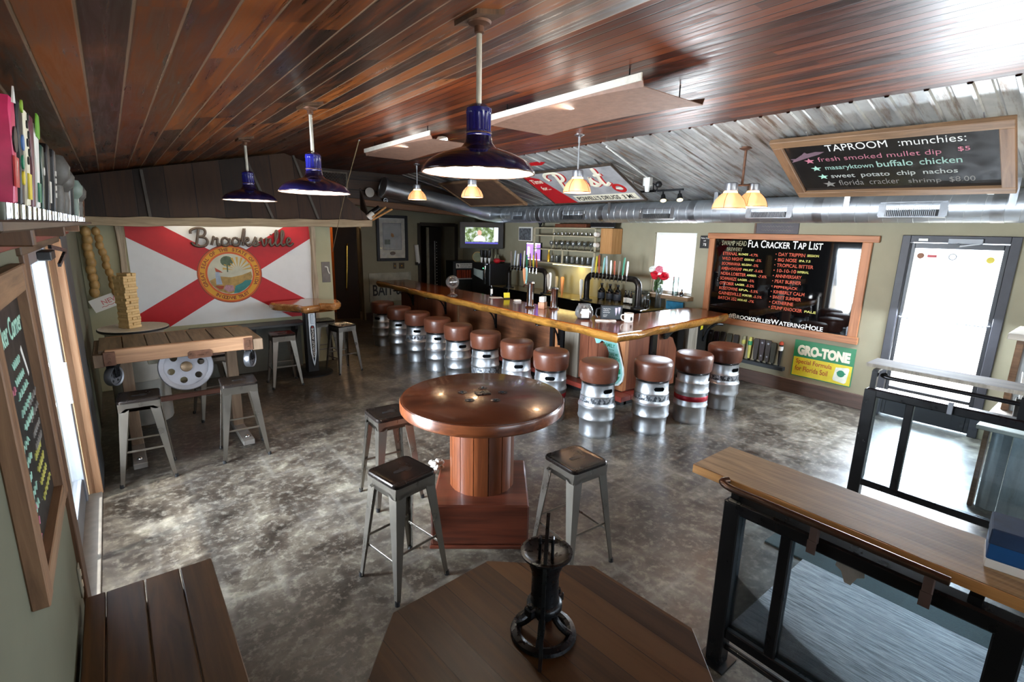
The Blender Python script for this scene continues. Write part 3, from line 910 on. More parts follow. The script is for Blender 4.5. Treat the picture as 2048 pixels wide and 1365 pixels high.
wh = obj('wheel', wheel(0.245, 6, 0.06), M('wheel_grey', '#9a9aa0', 0.42, 0.6, 0.12, 5), t, M=FR((0.47, 6.02, 0.80), (1, 0, 0), (0, 0.26, 0.97)))
obj('hub', B().lathe([(0.0, 0.02), (0.055, 0.02), (0.05, 0.05), (0.03, 0.06), (0.0, 0.06)], 24), M('hub_rust', '#8a7358', 0.5, 0.5, 0.2), wh)
for x, y in ((-0.12, 5.92), (1.06, 5.95)):
    cw = obj('caster_wheel', wheel(0.095, 5, 0.05), m_silver, t, M=FR((x, y, 0.82), (0.55, 0.83, 0), (0, 0, 1)))
    obj('caster_fork', B().box(-0.03, 0.03, -0.01, 0.115, 0.03, 0.042, 0.003).box(-0.03, 0.03, -0.01, 0.115, -0.042, -0.03, 0.003).box(-0.04, 0.04, 0.10, 0.12, -0.05, 0.05, 0.003), m_iron, cw)
b = B().box(0.16, 0.50, 6.22, 6.40, 0.82, 0.93, 0.008)
ax = obj('axle_block', b, m_cream, t)
obj('axle_hole', B().prism([(0.04*math.cos(R(a)), 0.016*math.sin(R(a))) for a in range(0, 360, 30)], 0, 0.003, FR((0.24, 6.218, 0.885), (1, 0, 0), (0, 0, 1))), m_black, ax)

# tray and block tower
dt = thing('drum_table', 'pale round drum table behind the cart table carrying the block tower', 'table', Matrix.Translation((0.10, 7.0, 0)))
obj('tabletop', B().lathe([(0.0, 1.06), (0.31, 1.06), (0.325, 1.07), (0.33, 1.09), (0.325, 1.10), (0.315, 1.096), (0.0, 1.096)], 48), m_offwhite, dt)
obj('dark_rim', B().lathe([(0.329, 1.075), (0.334, 1.08), (0.334, 1.094), (0.329, 1.097)], 48), m_black, dt)
obj('drum', B().lathe([(0.0, 0.0), (0.26, 0.0), (0.27, 0.02), (0.27, 0.5), (0.28, 0.52), (0.27, 0.54), (0.27, 1.06), (0.0, 1.06)], 40), M('drum_paint', '#b9b8b0', 0.5, 0, 0.1, 6), dt)
BLK = B().box(-0.074, 0.074, -0.024, 0.024, 0, 0.030, 0.003)
proto = None
TWR = XYR(0.07, 7.0, 1.0972, 38)
LAY = 20
for L in range(LAY):
    for k in range(3):
        if L == LAY-1 and k == 2: continue
        mm = TWR @ Matrix.Translation((0.0012*L, 0.0008*L, 0.0304*L)) @ Matrix.Rotation(PI/2*(L % 2)+rnd.uniform(-0.008, 0.008), 4, 'Z') @ Matrix.Translation((rnd.uniform(-0.010, 0.010), (k-1)*0.0515, 0))
        if proto is None:
            proto = obj('wooden_block', BLK, m_block, None, 35, mm)
            tag(proto, 'pale wooden block stacked in the tower on the round drum table', 'block', 'blocks of the tower on the drum table')
        else:
            c = proto.copy(); COL.objects.link(c); c.matrix_world = mm

# ================================================================== live edge high table by the flag
def slab(outline, levels, b=None, amp=0.0):
    """outline (x, y) ccw; levels [(offset, z)] from the bottom up"""
    b = b or B()
    n = len(outline)
    nor = []
    for i in range(n):
        a = Vector(outline[(i-1) % n]); c = Vector(outline[(i+1) % n]); d = (c-a).normalized()
        nor.append(Vector((d.y, -d.x)))
    rings = []
    for off, z in levels:
        rings.append([Vector((outline[i][0]+nor[i].x*off, outline[i][1]+nor[i].y*off, z)) for i in range(n)])
    if amp:
        for r in rings[:-2]:
            for v in r:
                q = mnoise.noise_vector(Vector((v.x*4, v.y*4, v.z*9)))
                v.x += q.x*amp; v.y += q.y*amp; v.z += q.z*amp
    bm2 = bmesh.new()
    vs = [[bm2.verts.new(p) for p in r] for r in rings]
    for i in range(len(vs)-1):
        for j in range(n):
            k = (j+1) % n
            bm2.faces.new((vs[i][j], vs[i][k], vs[i+1][k], vs[i+1][j]))
    f0 = bm2.faces.new(list(reversed(vs[0]))); f1 = bm2.faces.new(vs[-1])
    bmesh.ops.triangulate(bm2, faces=[f0, f1])
    b.merge(bm2)
    return b
def wobble(pts, amp, fq, seed):
    out = []
    for i, (x, y) in enumerate(pts):
        v = mnoise.noise_vector(Vector((x*fq, y*fq, seed)))
        out.append((x+v.x*amp, y+v.y*amp))
    return out
def densify(pts, step):
    out = []
    n = len(pts)
    for i in range(n):
        a = Vector(pts[i]); b_ = Vector(pts[(i+1) % n]); m_ = max(1, int((b_-a).length/step))
        for k in range(m_): out.append(tuple(a+(b_-a)*(k/m_)))
    return out
t = thing('live_edge_table', 'high table with a glossy live edge wood slab in front of the flag', 'table', XYR(2.27, 7.86, 0, 0))
ol = [(-0.46, 0.28), (-0.42, 0.10), (-0.22, -0.12), (-0.16, -0.30), (0.06, -0.26), (0.14, -0.13), (0.30, -0.22), (0.46, -0.08), (0.50, 0.10), (0.36, 0.24), (0.30, 0.40), (0.02, 0.44), (-0.20, 0.36)]
ol = [tuple(v)[:2] for v in catmull([(x, y*1.15, 0) for x, y in ol], 5, True)]
ol = wobble(ol, 0.03, 5, 3)
obj('tabletop', slab(ol, [(-0.07, 0.985), (-0.01, 1.01), (0.012, 1.05), (0.005, 1.09), (-0.02, 1.112)], amp=0.012), wood('live_slab', '#8a4a1c', '#d29a5c', 'X', 1.0, 0.14, 0.7, 0.05, '#5c2e12'), t)
obj('pedestal', B().box(-0.085, 0.085, -0.07, 0.07, 0.03, 1.0, 0.01), m_black, t)
obj('base', B().lathe([(0, 0), (0.30, 0), (0.30, 0.02), (0.24, 0.035), (0.0, 0.045)], 32), m_black, t)
bl = [(-0.055, 0.98), (0.055, 0.98), (0.050, 0.60), (0.042, 0.35), (0.022, 0.18), (0.0, 0.11), (-0.022, 0.18), (-0.042, 0.35), (-0.050, 0.60)]
bd = obj('spear_emblem', B().prism(bl[::-1], 0, 0.018, FR((0.01, -0.072, 0), (1, 0, 0), (0, 0, 1)), 0.006), m_chrome, t)
obj('emblem_inset', B().prism([(x*0.62, y) for x, y in ((-0.05, 0.74), (-0.03, 0.77), (0.03, 0.77), (0.05, 0.74), (0.045, 0.45), (0.02, 0.24), (0.0, 0.20), (-0.02, 0.24), (-0.045, 0.45))][::-1], 0.018, 0.0195, FR((0.01, -0.072, 0), (1, 0, 0), (0, 0, 1))), m_black, bd)
obj('emblem_lettering', B().text('CHEVROLET APACHE', 0.045, FR((0.026, -0.0925, 0.27), (0, 0, 1), (-1, 0, 0)), 0.001, 0.0006, width=0.46), m_white, bd)
obj('emblem_badge', B().box(-0.012, 0.032, -0.098, -0.09, 0.80, 0.95, 0.004), m_steel2, bd)
obj('emblem_dot', B().cyl((0.01, -0.092, 0.748), (0.01, -0.096, 0.748), 0.011, n=14), m_signred, bd)

# grey low bench along the flag wall
t = thing('wall_bench', 'low grey bench box along the wall under the flag', 'bench', Matrix.Translation((0, FLAGY, 0)))
obj('seat_board', B().box(0.75, 2.30, -0.36, -0.005, 0.72, 0.765, 0.005), M('bench_grey', '#4d4f50', 0.5, 0, 0.15), t)
obj('front_panel', B().box(0.78, 2.28, -0.10, -0.005, 0.0, 0.72), M('bench_panel_grey', '#62655f', 0.6, 0, 0.1), t)
for x in (0.9, 1.55, 2.15):
    obj('bracket', B().prism([(0, 0), (0.26, 0), (0.26, -0.05), (0.05, -0.30), (0, -0.30)], -0.02, 0.02, FR((x, -0.10, 0.72), (0, -1, 0), (0, 0, 1))), m_black, t)

# ================================================================== THE BAR
t = thing('bar_counter', 'long L-shaped bar counter with a glossy live edge top', 'bar counter', Matrix.Translation((0, 0, 0)))
ZB = 1.08
ol = [(4.62, 3.74), (7.32, 3.85), (7.36, 4.60), (5.42, 4.62), (5.42, 10.8), (4.66, 10.8)]
d_ = densify(ol, 0.09)
outer = []
for i, (x, y) in enumerate(d_):
    if y < 4.4 or x < 4.75:
        v = mnoise.noise_vector(Vector((x*2.2, y*2.2, 1.3))); v2 = mnoise.noise_vector(Vector((x*7, y*7, 5.0)))
        k = 0.05 if x < 7.25 else 0.02
        outer.append((x+v.x*k+v2.x*0.015, y+v.y*k+v2.y*0.015))
    else:
        outer.append((x, y))
top = obj('bar_top', slab(outer, [(-0.012, ZB-0.012), (-0.016, ZB)]), m_barwood, t, 30)
obj('live_edge', slab(outer, [(-0.13, ZB-0.145), (-0.05, ZB-0.125), (-0.008, ZB-0.085), (0.004, ZB-0.05), (-0.002, ZB-0.022), (-0.013, ZB-0.0125)], amp=0.014), m_edge, top, 40)
BX, BY = 5.15, 4.05
def frontX(name, y0, y1, z0, z1, mat, th=0.03):
    return obj(name, B().box(BX-th+0.03, BX+0.06, y0, y1, z0, z1, 0.003), mat, t)
def frontY(name, x0, x1, z0, z1, mat, th=0.03):
    return obj(name, B().box(x0, x1, BY-th+0.03, BY+0.06, z0, z1, 0.003), mat, t)
frontX('corner_trim', BY-0.0, BY+0.13, 0.18, 0.935, m_orangeboard, 0.045)
for k in range(4):
    frontX('front_board', 4.185+k*0.175, 4.355+k*0.175, 0.18, 0.935, m_redply)
frontX('weathered_board', 4.89, 5.17, 0.10, 0.935, m_greywood, 0.05)
frontX('steel_post', 5.18, 5.25, 0.0, 0.935, m_blacksteel, 0.07)
frontX('front_board', 5.255, 5.40, 0.15, 0.935, m_orangeboard)
frontX('steel_post', 5.41, 5.48, 0.0, 0.935, m_blacksteel, 0.07)
frontX('plywood_panel', 5.50, 8.10, 0.15, 0.935, m_bigply)
frontX('cover_strip', 8.10, 8.16, 0.15, 0.935, m_darktrim, 0.05)
frontX('plywood_panel', 8.16, 10.6, 0.15, 0.935, m_redply)
for y in (5.30, 6.9, 8.6, 10.0):
    br = B().tube(catmull([(BX-0.46, y, 0.93), (BX-0.36, y, 0.93), (BX-0.16, y, 0.88), (BX-0.06, y, 0.76), (BX-0.02, y, 0.62)], 4), 0.014, 8).box(BX-0.02, BX, y-0.02, y+0.02, 0.58, 0.93)
    br.lathe([(0.0, 0), (0.045, 0), (0.045, 0.012), (0.0, 0.012)], 16, c=(BX-0.44, y, 0.93))
    obj('iron_bracket', br, m_iron, t)
frontY('front_board', 5.21, 5.66, 0.18, 0.935, m_redply)
frontY('steel_post', 5.67, 5.78, 0.0, 0.935, m_blacksteel, 0.07)
obj('end_panel', B().prism([(5.80, 0.10), (6.30, 0.10), (6.30, 0.62), (6.18, 0.80), (5.80, 0.93)], -0.02, 0.02, FR((0, BY+0.01, 0), (1, 0, 0), (0, 0, 1))), m_redply, t)
obj('end_bracket', B().prism([(5.88, 0.935), (6.45, 0.935), (6.10, 0.90), (5.96, 0.82), (5.90, 0.82)], -0.012, 0.012, FR((0, BY-0.06, 0), (1, 0, 0), (0, 0, 1))), m_iron, t)
frontY('weathered_board', 6.57, 6.81, 0.0, 0.935, m_greywood, 0.05)
frontY('steel_post', 6.83, 7.09, 0.0, 0.935, m_black, 0.04)
obj('iron_bracket', B().tube(catmull([(6.98, BY-0.02, 0.66), (6.99, BY-0.08, 0.84), (7.04, BY-0.16, 0.93), (7.14, BY-0.22, 0.93)], 5), 0.02, 8), m_iron, t)
md = obj('medallion', B().cyl((7.02, BY-0.004, 0.75), (7.02, BY+0.01, 0.75), 0.038, n=24), m_silver, t)
obj('green_tag', B().prism([(-0.03, 0), (0.03, 0.01), (0.035, 0.07), (-0.02, 0.09)], 0, 0.004, FR((6.90, BY-0.02, 0.84), (1, 0, 0), (0, 0, 1))), m_yellow, t)
obj('foot_step', B().box(BX-0.20, BX, BY-0.14, 10.6, 0.10, 0.17, 0.006).box(BX, 5.85, BY-0.14, BY+0.02, 0.10, 0.17, 0.006), m_redstep, t)
obj('toe_kick', B().box(BX-0.06, BX+0.05, BY-0.03, 10.6, 0.0, 0.10).box(BX, 5.80, BY-0.03, BY+0.06, 0.0, 0.10), m_black, t)
obj('back_panel', B().box(5.30, 5.36, 4.55, 10.6, 0, 0.935).box(5.80, 7.30, 4.50, 4.55, 0.4, 0.935), M('bar_back_dark', '#1a1512', 0.6), t)

# state outline sign on the bar front
fl_ = [(-0.40, 0.30), (-0.40, 0.22), (-0.30, 0.20), (-0.20, 0.205), (-0.10, 0.145), (-0.075, 0.08), (-0.02, 0.095), (0.02, 0.145), (0.06, 0.13), (0.13, 0.04), (0.155, -0.03), (0.15, -0.12), (0.17, -0.20), (0.22, -0.27), (0.265, -0.36), (0.26, -0.44), (0.24, -0.475), (0.27, -0.50), (0.33, -0.475), (0.385, -0.40), (0.40, -0.30), (0.385, -0.20), (0.335, -0.05), (0.295, 0.08), (0.26, 0.20), (0.255, 0.275), (0.20, 0.28), (-0.10, 0.295), (-0.12, 0.305)]
sg = thing('state_sign', 'teal painted peninsula shaped sign on the front corner of the bar', 'sign', FR((BX-0.04, 4.44, 0.70), (0, -1.0, 0), (0, 0, 1)) )
obj('board', B().prism([(x*1.07, y*0.92) for x, y in fl_[::-1]], 0, 0.018), M('sign_edge_white', '#dfe8e6', 0.5), sg)
obj('face', B().prism([(x*1.02+0.004, (y*0.94-0.004)*0.92) for x, y in fl_[::-1]], 0.018, 0.0195), m_teal, sg)
obj('lettering', B().text('FAMILY', 0.075, Matrix.Translation((0.055, 0.055, 0.0196)), 0.001, 0.001, width=0.20).text('is home', 0.04, Matrix.Translation((0.12, 0.015, 0.0196)), 0.001)
    .text('TAKE ME', 0.05, Matrix.Translation((0.16, -0.045, 0.0196)), 0.001, 0.001, width=0.16).text('FLORIDA', 0.07, Matrix.Translation((0.165, -0.115, 0.0196)), 0.001, 0.001, width=0.19)
    .text('GREETINGS', 0.05, Matrix.Translation((-0.28, 0.19, 0.0196)), 0.001, 0.001, width=0.5), m_tealdark, sg)
pt = B()
pt.prism([(0.19, -0.155), (0.26, -0.15), (0.25, -0.20), (0.20, -0.20)], 0.0196, 0.021).prism([(0.29, -0.25), (0.37, -0.20), (0.38, -0.27), (0.33, -0.29)], 0.0196, 0.021).prism([(0.27, -0.33), (0.37, -0.31), (0.34, -0.37), (0.29, -0.38)], 0.0196, 0.021)
obj('green_patch', pt, m_tealdark, sg)
tr = B().box(0.295, 0.305, -0.33, -0.20, 0.0205, 0.022)
for k in range(5): tr.box(0.27+0.006*k, 0.33-0.006*k, -0.30+0.026*k, -0.292+0.026*k, 0.0205, 0.022)
obj('tree_motif', tr, m_white, sg)

# ------------------------------------------------------------------ keg stools
def keg_body(style):
    if style == 0:
        pr = [(0.0, 0.012), (0.175, 0.012), (0.178, 0.0), (0.186, 0.0), (0.190, 0.018), (0.188, 0.035), (0.190, 0.13), (0.196, 0.19), (0.210, 0.205), (0.214, 0.22), (0.208, 0.235), (0.206, 0.33), (0.214, 0.345), (0.214, 0.362), (0.203, 0.375), (0.196, 0.40), (0.192, 0.47), (0.194, 0.48), (0.187, 0.49), (0.184, 0.60), (0.187, 0.612), (0.180, 0.615), (0.176, 0.605), (0.0, 0.60)]
    else:
        pr = [(0.0, 0.012), (0.182, 0.012), (0.184, 0.0), (0.192, 0.0), (0.195, 0.02), (0.192, 0.05), (0.196, 0.20), (0.204, 0.212), (0.204, 0.226), (0.197, 0.238), (0.197, 0.375), (0.204, 0.388), (0.204, 0.402), (0.196, 0.414), (0.193, 0.50), (0.197, 0.512), (0.190, 0.524), (0.188, 0.60), (0.190, 0.612), (0.184, 0.615), (0.18, 0.605), (0.0, 0.60)]
    return B().lathe(pr, 48)
def keg_label_mat():
    a = N('worn_keg_label')
    f = a.noise(a.coord((1, 1, 0.8)), 26, 8, 0.75)
    col = a.ramp(f, [(0.46, lin('#20242a')), (0.56, lin('#b9bdc2'))])
    a.set(col, a.ramp(f, [(0.45, 0.6), (0.58, 0.3)]), a.ramp(f, [(0.45, 0.1), (0.58, 1.0)]))
    return a.m
m_kl = keg_label_mat()
m_kred = M('keg_red_band', '#a01a2c', 0.35, 0.4, 0.1)
m_hole = M('hole_dark', '#0a0b0c', 0.9, 0, 0.05, spec=0.0)
def make_keg(name, label, M, style=0, worn=False, band=False, cush=0.0, turn=0.0):
    t = thing(name, label, 'stool', M, 'beer keg stools around the bar')
    bo = obj('keg', keg_body(style), m_steel, t, 40)
    for k in range(2):
        a = turn+PI*k
        hh = B()
        rad = 0.1885 if style == 0 else 0.1915
        cols_ = []
        for j in range(13):
            xx = -0.062+0.124*j/12
            d_e = max(0.0, abs(xx)-0.040)
            hy_ = math.sqrt(max(1e-6, 0.0235**2-d_e**2*1.1))
            cols_.append((xx, hy_))
        for rr_, g_ in ((rad+0.0012, 1.0),):
            hh.loops([[Vector((rr_*math.cos(x/rad), rr_*math.sin(x/rad), 0.548-y*g_)), Vector((rr_*math.cos(x/rad), rr_*math.sin(x/rad), 0.548+y*g_))] for x, y in cols_], False, False, False)
        hh.bm.transform(Matrix.Rotation(a, 4, 'Z'))
        obj('hand_hole', hh, m_hole, bo)
    if worn:
        obj('worn_label', B().lathe([(0.1975, 0.405), (0.1975, 0.41), (0.1945, 0.46), (0.194, 0.468)] if style == 0 else [(0.198, 0.25), (0.1985, 0.255), (0.1985, 0.365), (0.198, 0.37)], 48), m_kl, bo)
    if band:
        obj('red_band', B().lathe([(0.1965, 0.285), (0.1985, 0.288), (0.1985, 0.345), (0.1965, 0.348)], 48), m_kred, bo)
    obj('neck', B().lathe([(0.0, 0.60), (0.12, 0.60), (0.12, 0.64), (0.0, 0.64)], 24), m_black, t)
    z0 = 0.635
    obj('cushion', B().lathe([(0.0, z0), (0.185, z0), (0.203, z0+0.008), (0.212, z0+0.03), (0.220, z0+0.17), (0.216, z0+0.198), (0.200, z0+0.218), (0.16, z0+0.226+cush*0.3), (0.0, z0+0.232+cush)], 48), m_vinyl, t)
    return t
KX = 4.0
KEGS = [  # x, y, style, worn, band, label
    (4.13, 3.60, 0, True, False, 'keg stool at the outer corner of the bar, nearest the round spool table'),
    (4.03, 4.28, 1, False, True, 'keg stool half hidden behind the right rim of the spool table'),
    (4.02, 4.93, 0, False, False, 'keg stool third from the bar corner along the long side'),
    (4.00, 5.61, 1, True, False, 'keg stool fourth from the bar corner along the long side'),
    (3.98, 6.30, 0, False, False, 'keg stool fifth from the bar corner, middle of the long row'),
    (4.00, 6.95, 0, False, False, 'keg stool sixth from the bar corner along the long side'),
    (4.01, 7.66, 0, True, False, 'keg stool with a dented shell, third from the far end of the bar'),
    (4.00, 8.34, 0, False, False, 'keg stool second from the far end of the bar'),
    (4.03, 9.12, 0, False, False, 'keg stool at the far end of the bar, dim beside the passage'),
    (4.72, 3.30, 0, True, False, 'keg stool on the short side of the bar nearest its corner'),
    (5.41, 3.21, 1, False, True, 'keg stool with a red band, middle one on the short side of the bar'),
    (6.19, 3.24, 0, True, False, 'keg stool on the short side of the bar nearest the wall of tap handles')]
for i, (x, y, st_, wn, bd_, lb) in enumerate(KEGS):
    make_keg('keg_stool', lb, XYR(x, y, 0, 0), st_, wn, bd_, rnd.uniform(-0.004, 0.004), R(rnd.choice((-120, -150, -100, -135)) if i < 9 else (-118, -60, -100)[i-9]))

# ------------------------------------------------------------------ on the bar
def lathe_thing(name, label, cat, prof, mat, x, y, z, n=24, group=None, rz=0):
    o = obj(name, B().lathe(prof, n), mat, None, 40, XYR(x, y, z, rz))
    return tag(o, label, cat, group)
t = thing('glass_globe', 'clear glass globe on a stem standing near the far end of the bar', 'glass globe', XYR(4.78, 7.75, ZB, 0))
obj('base', B().lathe([(0, 0), (0.09, 0), (0.09, 0.01), (0.045, 0.03), (0.03, 0.08), (0.045, 0.12), (0.05, 0.135)], 24), m_glass, t)
obj('globe', B().ball((0, 0, 0.245), 0.12, n=24), m_glass, t)
for nm, x, y, hh, lb in (('a', 5.08, 5.92, 0.40, 'left of the two chrome draft towers on the bar top'), ('b', 5.30, 5.61, 0.33, 'right of the two chrome draft towers, beside the napkin box')):
    t = thing('draft_tower', lb, 'draft tower', XYR(x, y, ZB, 35))
    obj('column', B().lathe([(0, 0), (0.075, 0), (0.08, 0.02), (0.058, 0.03), (0.056, hh-0.03), (0.06, hh-0.02), (0.055, hh), (0.0, hh+0.012)], 28), m_chrome, t)
    f = obj('faucet', B().tube([(0.0, 0.04, hh-0.05), (0.0, 0.10, hh-0.05), (0.0, 0.12, hh-0.09)], 0.012), m_chrome, t)
    for k, (dx, mt) in enumerate(((-0.04, m_orangeboard), (0.04, m_teal)) if nm == 'a' else ((-0.035, m_greywood), (0.05, m_paper))):
        h_ = obj('tap_handle', B().lathe([(0.0, 0), (0.010, 0), (0.012, 0.03), (0.020, 0.06), (0.026, 0.22), (0.018, 0.25), (0, 0.255)], 12), mt, t, M=Matrix.Translation((dx, 0.09, hh-0.03)) @ Matrix.Rotation(R(-10+12*k), 4, 'Y'))
t = thing('napkin_box', 'small wooden napkin box between the two chrome draft towers', 'napkin box', XYR(5.18, 5.74, ZB, 30))
obj('box', B().box(-0.075, 0.075, -0.05, 0.05, 0, 0.10, 0.004), m_orangeboard, t)
obj('napkin_stack', B().box(-0.062, 0.062, -0.04, 0.04, 0.10, 0.185, 0.006), m_paper, t)
t = thing('tip_jar', 'round clear glass tip jar with a white label on the bar', 'jar', XYR(5.06, 4.74, ZB, -40))
obj('jar', B().lathe([(0, 0.0), (0.085, 0.0), (0.122, 0.045), (0.128, 0.10), (0.105, 0.165), (0.085, 0.185), (0.09, 0.20), (0.082, 0.20), (0.078, 0.185), (0.098, 0.165), (0.12, 0.10), (0.114, 0.047), (0.08, 0.006), (0, 0.006)], 32), m_glass, t)
obj('paper_label', B().box(-0.05, 0.05, -0.132, -0.129, 0.03, 0.15), m_paper, t)
obj('loose_notes', B().ball((0.02, 0.01, 0.06), 0.06, 1.1, 1, 0.7, 10), m_rustred, t)
t = thing('table_chalkboard', 'small standing chalkboard in a black frame near the bar corner', 'chalkboard', XYR(5.29, 4.45, ZB, -38))
obj('frame', B().box(-0.15, 0.15, -0.012, 0.012, 0.0, 0.205, 0.004), m_black, t)
obj('slate', B().box(-0.135, 0.135, -0.016, -0.011, 0.015, 0.19), M('slate_grey', '#3b4146', 0.6), t)
ch = B()
for k, (w_, yy) in enumerate(((0.10, 0.155), (0.08, 0.13), (0.09, 0.105), (0.06, 0.07), (0.05, 0.05))):
    ch.tube([(-0.115+w_*q/8, -0.017, yy+0.006*math.sin(q*2.3+k)) for q in range(9)], 0.0022, 5)
obj('chalk_writing', ch, m_chalkw, t)
lo = B().prism([(0.045, 0.17), (0.08, 0.17), (0.075, 0.12), (0.062, 0.06), (0.05, 0.12)], 0, 0.002, FR((0, -0.017, 0), (1, 0, 0), (0, 0, 1)))
lo.prism([(0.088, 0.18), (0.12, 0.18), (0.115, 0.13), (0.103, 0.08), (0.092, 0.13)], 0, 0.002, FR((0, -0.017, 0), (1, 0, 0), (0, 0, 1)))
obj('chalk_logo', lo, M('chalk_lilac', '#b9b0c8', 0.8), t)
obj('binder_clip', B().tube([(-0.19, 0, 0.03), (-0.215, 0, 0.07), (-0.20, 0, 0.15), (-0.15, 0, 0.165)], 0.012), m_black, t)
t = thing('enamel_mug', 'white enamel mug with a dark motif on the bar corner', 'mug', XYR(5.37, 4.21, ZB, 150))
obj('cup', B().lathe([(0, 0), (0.055, 0), (0.06, 0.006), (0.063, 0.118), (0.066, 0.122), (0.060, 0.122), (0.056, 0.01), (0, 0.008)], 28), m_enamel, t)
obj('mug_handle', B().tube(catmull([(0.060, 0, 0.10), (0.10, 0, 0.098), (0.108, 0, 0.06), (0.085, 0, 0.03), (0.060, 0, 0.028)], 4), 0.008), m_enamel, t)
obj('motif', B().prism([(-0.01, 0.03), (0.012, 0.03), (0.014, 0.06), (0.004, 0.085), (-0.012, 0.07)], 0.060, 0.065, Matrix.Rotation(R(100), 4, 'Z') @ FR((0, 0, 0), (0, 1, 0), (0, 0, 1))), m_black, t)
tag(obj('bar_cloth', B().loops([[Vector((-0.14+0.28*k/9, -0.035+0.012*math.sin(k), 0.0)) for k in range(10)]+[Vector((0.14-0.28*k/9, 0.035+0.01*math.sin(k*1.3), 0.0)) for k in range(10)],
    [Vector((-0.135+0.27*k/9, -0.03+0.012*math.sin(k), 0.016+0.005*math.sin(k*1.7))) for k in range(10)]+[Vector((0.135-0.27*k/9, 0.03+0.01*math.sin(k*1.3), 0.018)) for k in range(10)]]), m_paper, None, 60, XYR(5.16, 4.43, ZB, -38)),
    'folded white cloth lying in front of the small bar chalkboard', 'cloth')
t = thing('card_holder', 'small holder with a yellow card on the back edge of the bar', 'card holder', XYR(5.36, 6.88, ZB, -20))
obj('card', B().box(-0.055, 0.055, -0.004, 0.004, 0.02, 0.11, 0, Matrix.Rotation(R(-12), 4, 'X')), m_yellow, t)
obj('stand', B().cyl((0, 0.02, 0), (0.05, 0.05, 0.21), 0.006).box(-0.05, 0.05, -0.03, 0.03, 0, 0.012), m_black, t)
tag(obj('menu_sheet', B().box(-0.11, 0.11, -0.08, 0.08, 0, 0.004), m_paper, None, 0, XYR(5.30, 7.12, ZB, -25)), 'white paper sheet lying on the bar left of the yellow card', 'paper')
tag(obj('menu_sheet', B().box(-0.06, 0.06, -0.05, 0.05, 0, 0.03, 0.01), m_paper, None, 0, XYR(5.33, 6.55, ZB, -25)), 'small white paper stack on the bar between yellow card and draft tower', 'paper')
t = thing('tagged_bottle', 'slim bottle with a hanging white tag on the bar', 'bottle', XYR(5.34, 7.32, ZB, 0))
obj('bottle', B().lathe([(0, 0), (0.03, 0), (0.032, 0.1), (0.012, 0.15), (0.012, 0.2), (0, 0.2)], 16), m_amberglass, t)
obj('tag', B().box(-0.05, -0.005, -0.05, -0.045, 0.05, 0.14), m_paper, t)

# ------------------------------------------------------------------ back bar
ZK = 0.97
t = thing('back_bar', 'black back bar counter along the wall under the glass shelf', 'counter', Matrix.Translation((0, 0, 0)))
obj('counter_top', B().box(6.98, WR-0.01, 5.24, 9.6, ZK-0.04, ZK, 0.006), M('counter_laminate', '#8a7a45', 0.18, 0, 0.15, 30, coat=0.3), t)
obj('cabinet', B().box(7.04, WR-0.01, 5.36, 9.6, 0.08, ZK-0.04), m_black, t)
obj('black_ledge', B().box(6.92, 6.98, 5.20, 9.6, ZK-0.045, ZK-0.001, 0.006), M('gloss_ledge', '#0b0b0d', 0.12), t)
m_glasscol = M('pale_handle', '#b9c6cc', 0.3)
def tap_pipe(label, y0, y1, x, n, h0, hz):
    t = thing('tap_pipe', label, 'beer taps', Matrix.Translation((x, 0, 0)))
    r = 0.055; bend = 0.14
    pts = [(0, y0, h0), (0, y0, hz-bend)]
    for k in range(1, 7):
        a = PI/2*k/6; pts.append((0, y0-bend+bend*math.cos(a), hz-bend+bend*math.sin(a)))
    pts.append((0, y1+bend, hz))
    for k in range(1, 7):
        a = PI/2*k/6; pts.append((0, y1+bend-bend*math.sin(a), hz-bend+bend*math.cos(a)))
    pts.append((0, y1, h0))
    obj('pipe', B().tube(pts, r, 18), M('pipe_black_brown', '#2c2724', 0.3, 0.7, 0.25, 8), t)
    obj('flange', B().lathe([(0, 0), (0.12, 0), (0.12, 0.018), (0.065, 0.025), (0.065, 0.05), (0, 0.05)], 24, c=(0, y0, h0)).lathe([(0, 0), (0.12, 0), (0.12, 0.018), (0.065, 0.025), (0.065, 0.05), (0, 0.05)], 24, c=(0, y1, h0)), m_black, t)
    cols = [m_paper, m_greywood, m_teal, m_tealdark, m_glasscol, m_orangeboard, m_white, m_yellow, m_navyblue, m_rustred]
    for k in range(n):
        y = y0-bend-0.06-(y0-y1-2*bend-0.12)*k/(n-1)
        fc = obj('faucet', B().cyl((-r, y, hz), (-r-0.05, y, hz), 0.014, n=10).cyl((-r-0.05, y, hz+0.03), (-r-0.055, y, hz-0.07), 0.010, n=10).cyl((-r-0.045, y, hz+0.02), (-r-0.045, y, hz+0.055), 0.012, 0.008, 10), m_chrome, t)
        hh = rnd.uniform(0.24, 0.34)
        obj('tap_handle', B().lathe([(0, 0), (0.009, 0), (0.012, 0.02), (0.016, 0.06), (0.019, hh*0.7), (0.014, hh), (0, hh+0.004)], 10), cols[(k*3+int(y*7)) % len(cols)], t, M=Matrix.Translation((-r-0.045, y, hz+0.05)) @ Matrix.Rotation(R(rnd.uniform(-6, 6)), 4, 'X'))
    return t
tap_pipe('right gooseneck pipe with ten beer taps, by the flower crock', 6.62, 5.40, 7.10, 10, ZK+0.002, 1.47)
tap_pipe('left gooseneck pipe of beer taps, in front of the purple neon sign', 9.05, 7.78, 7.10, 9, ZK+0.002, 1.45)
def bottle(r, h, neck, lab=True):
    return B().lathe([(0, 0), (r, 0), (r, h*0.60), (r*0.75, h*0.70), (neck, h*0.80), (neck, h*0.95), (neck*1.25, h*0.96), (neck*1.25, h), (0, h)], 20)
gr = thing('growler', 'dark growler bottle left of the row on the back bar', 'bottle', XYR(7.42, 6.52, ZK, 0), 'dark growlers on the back bar')
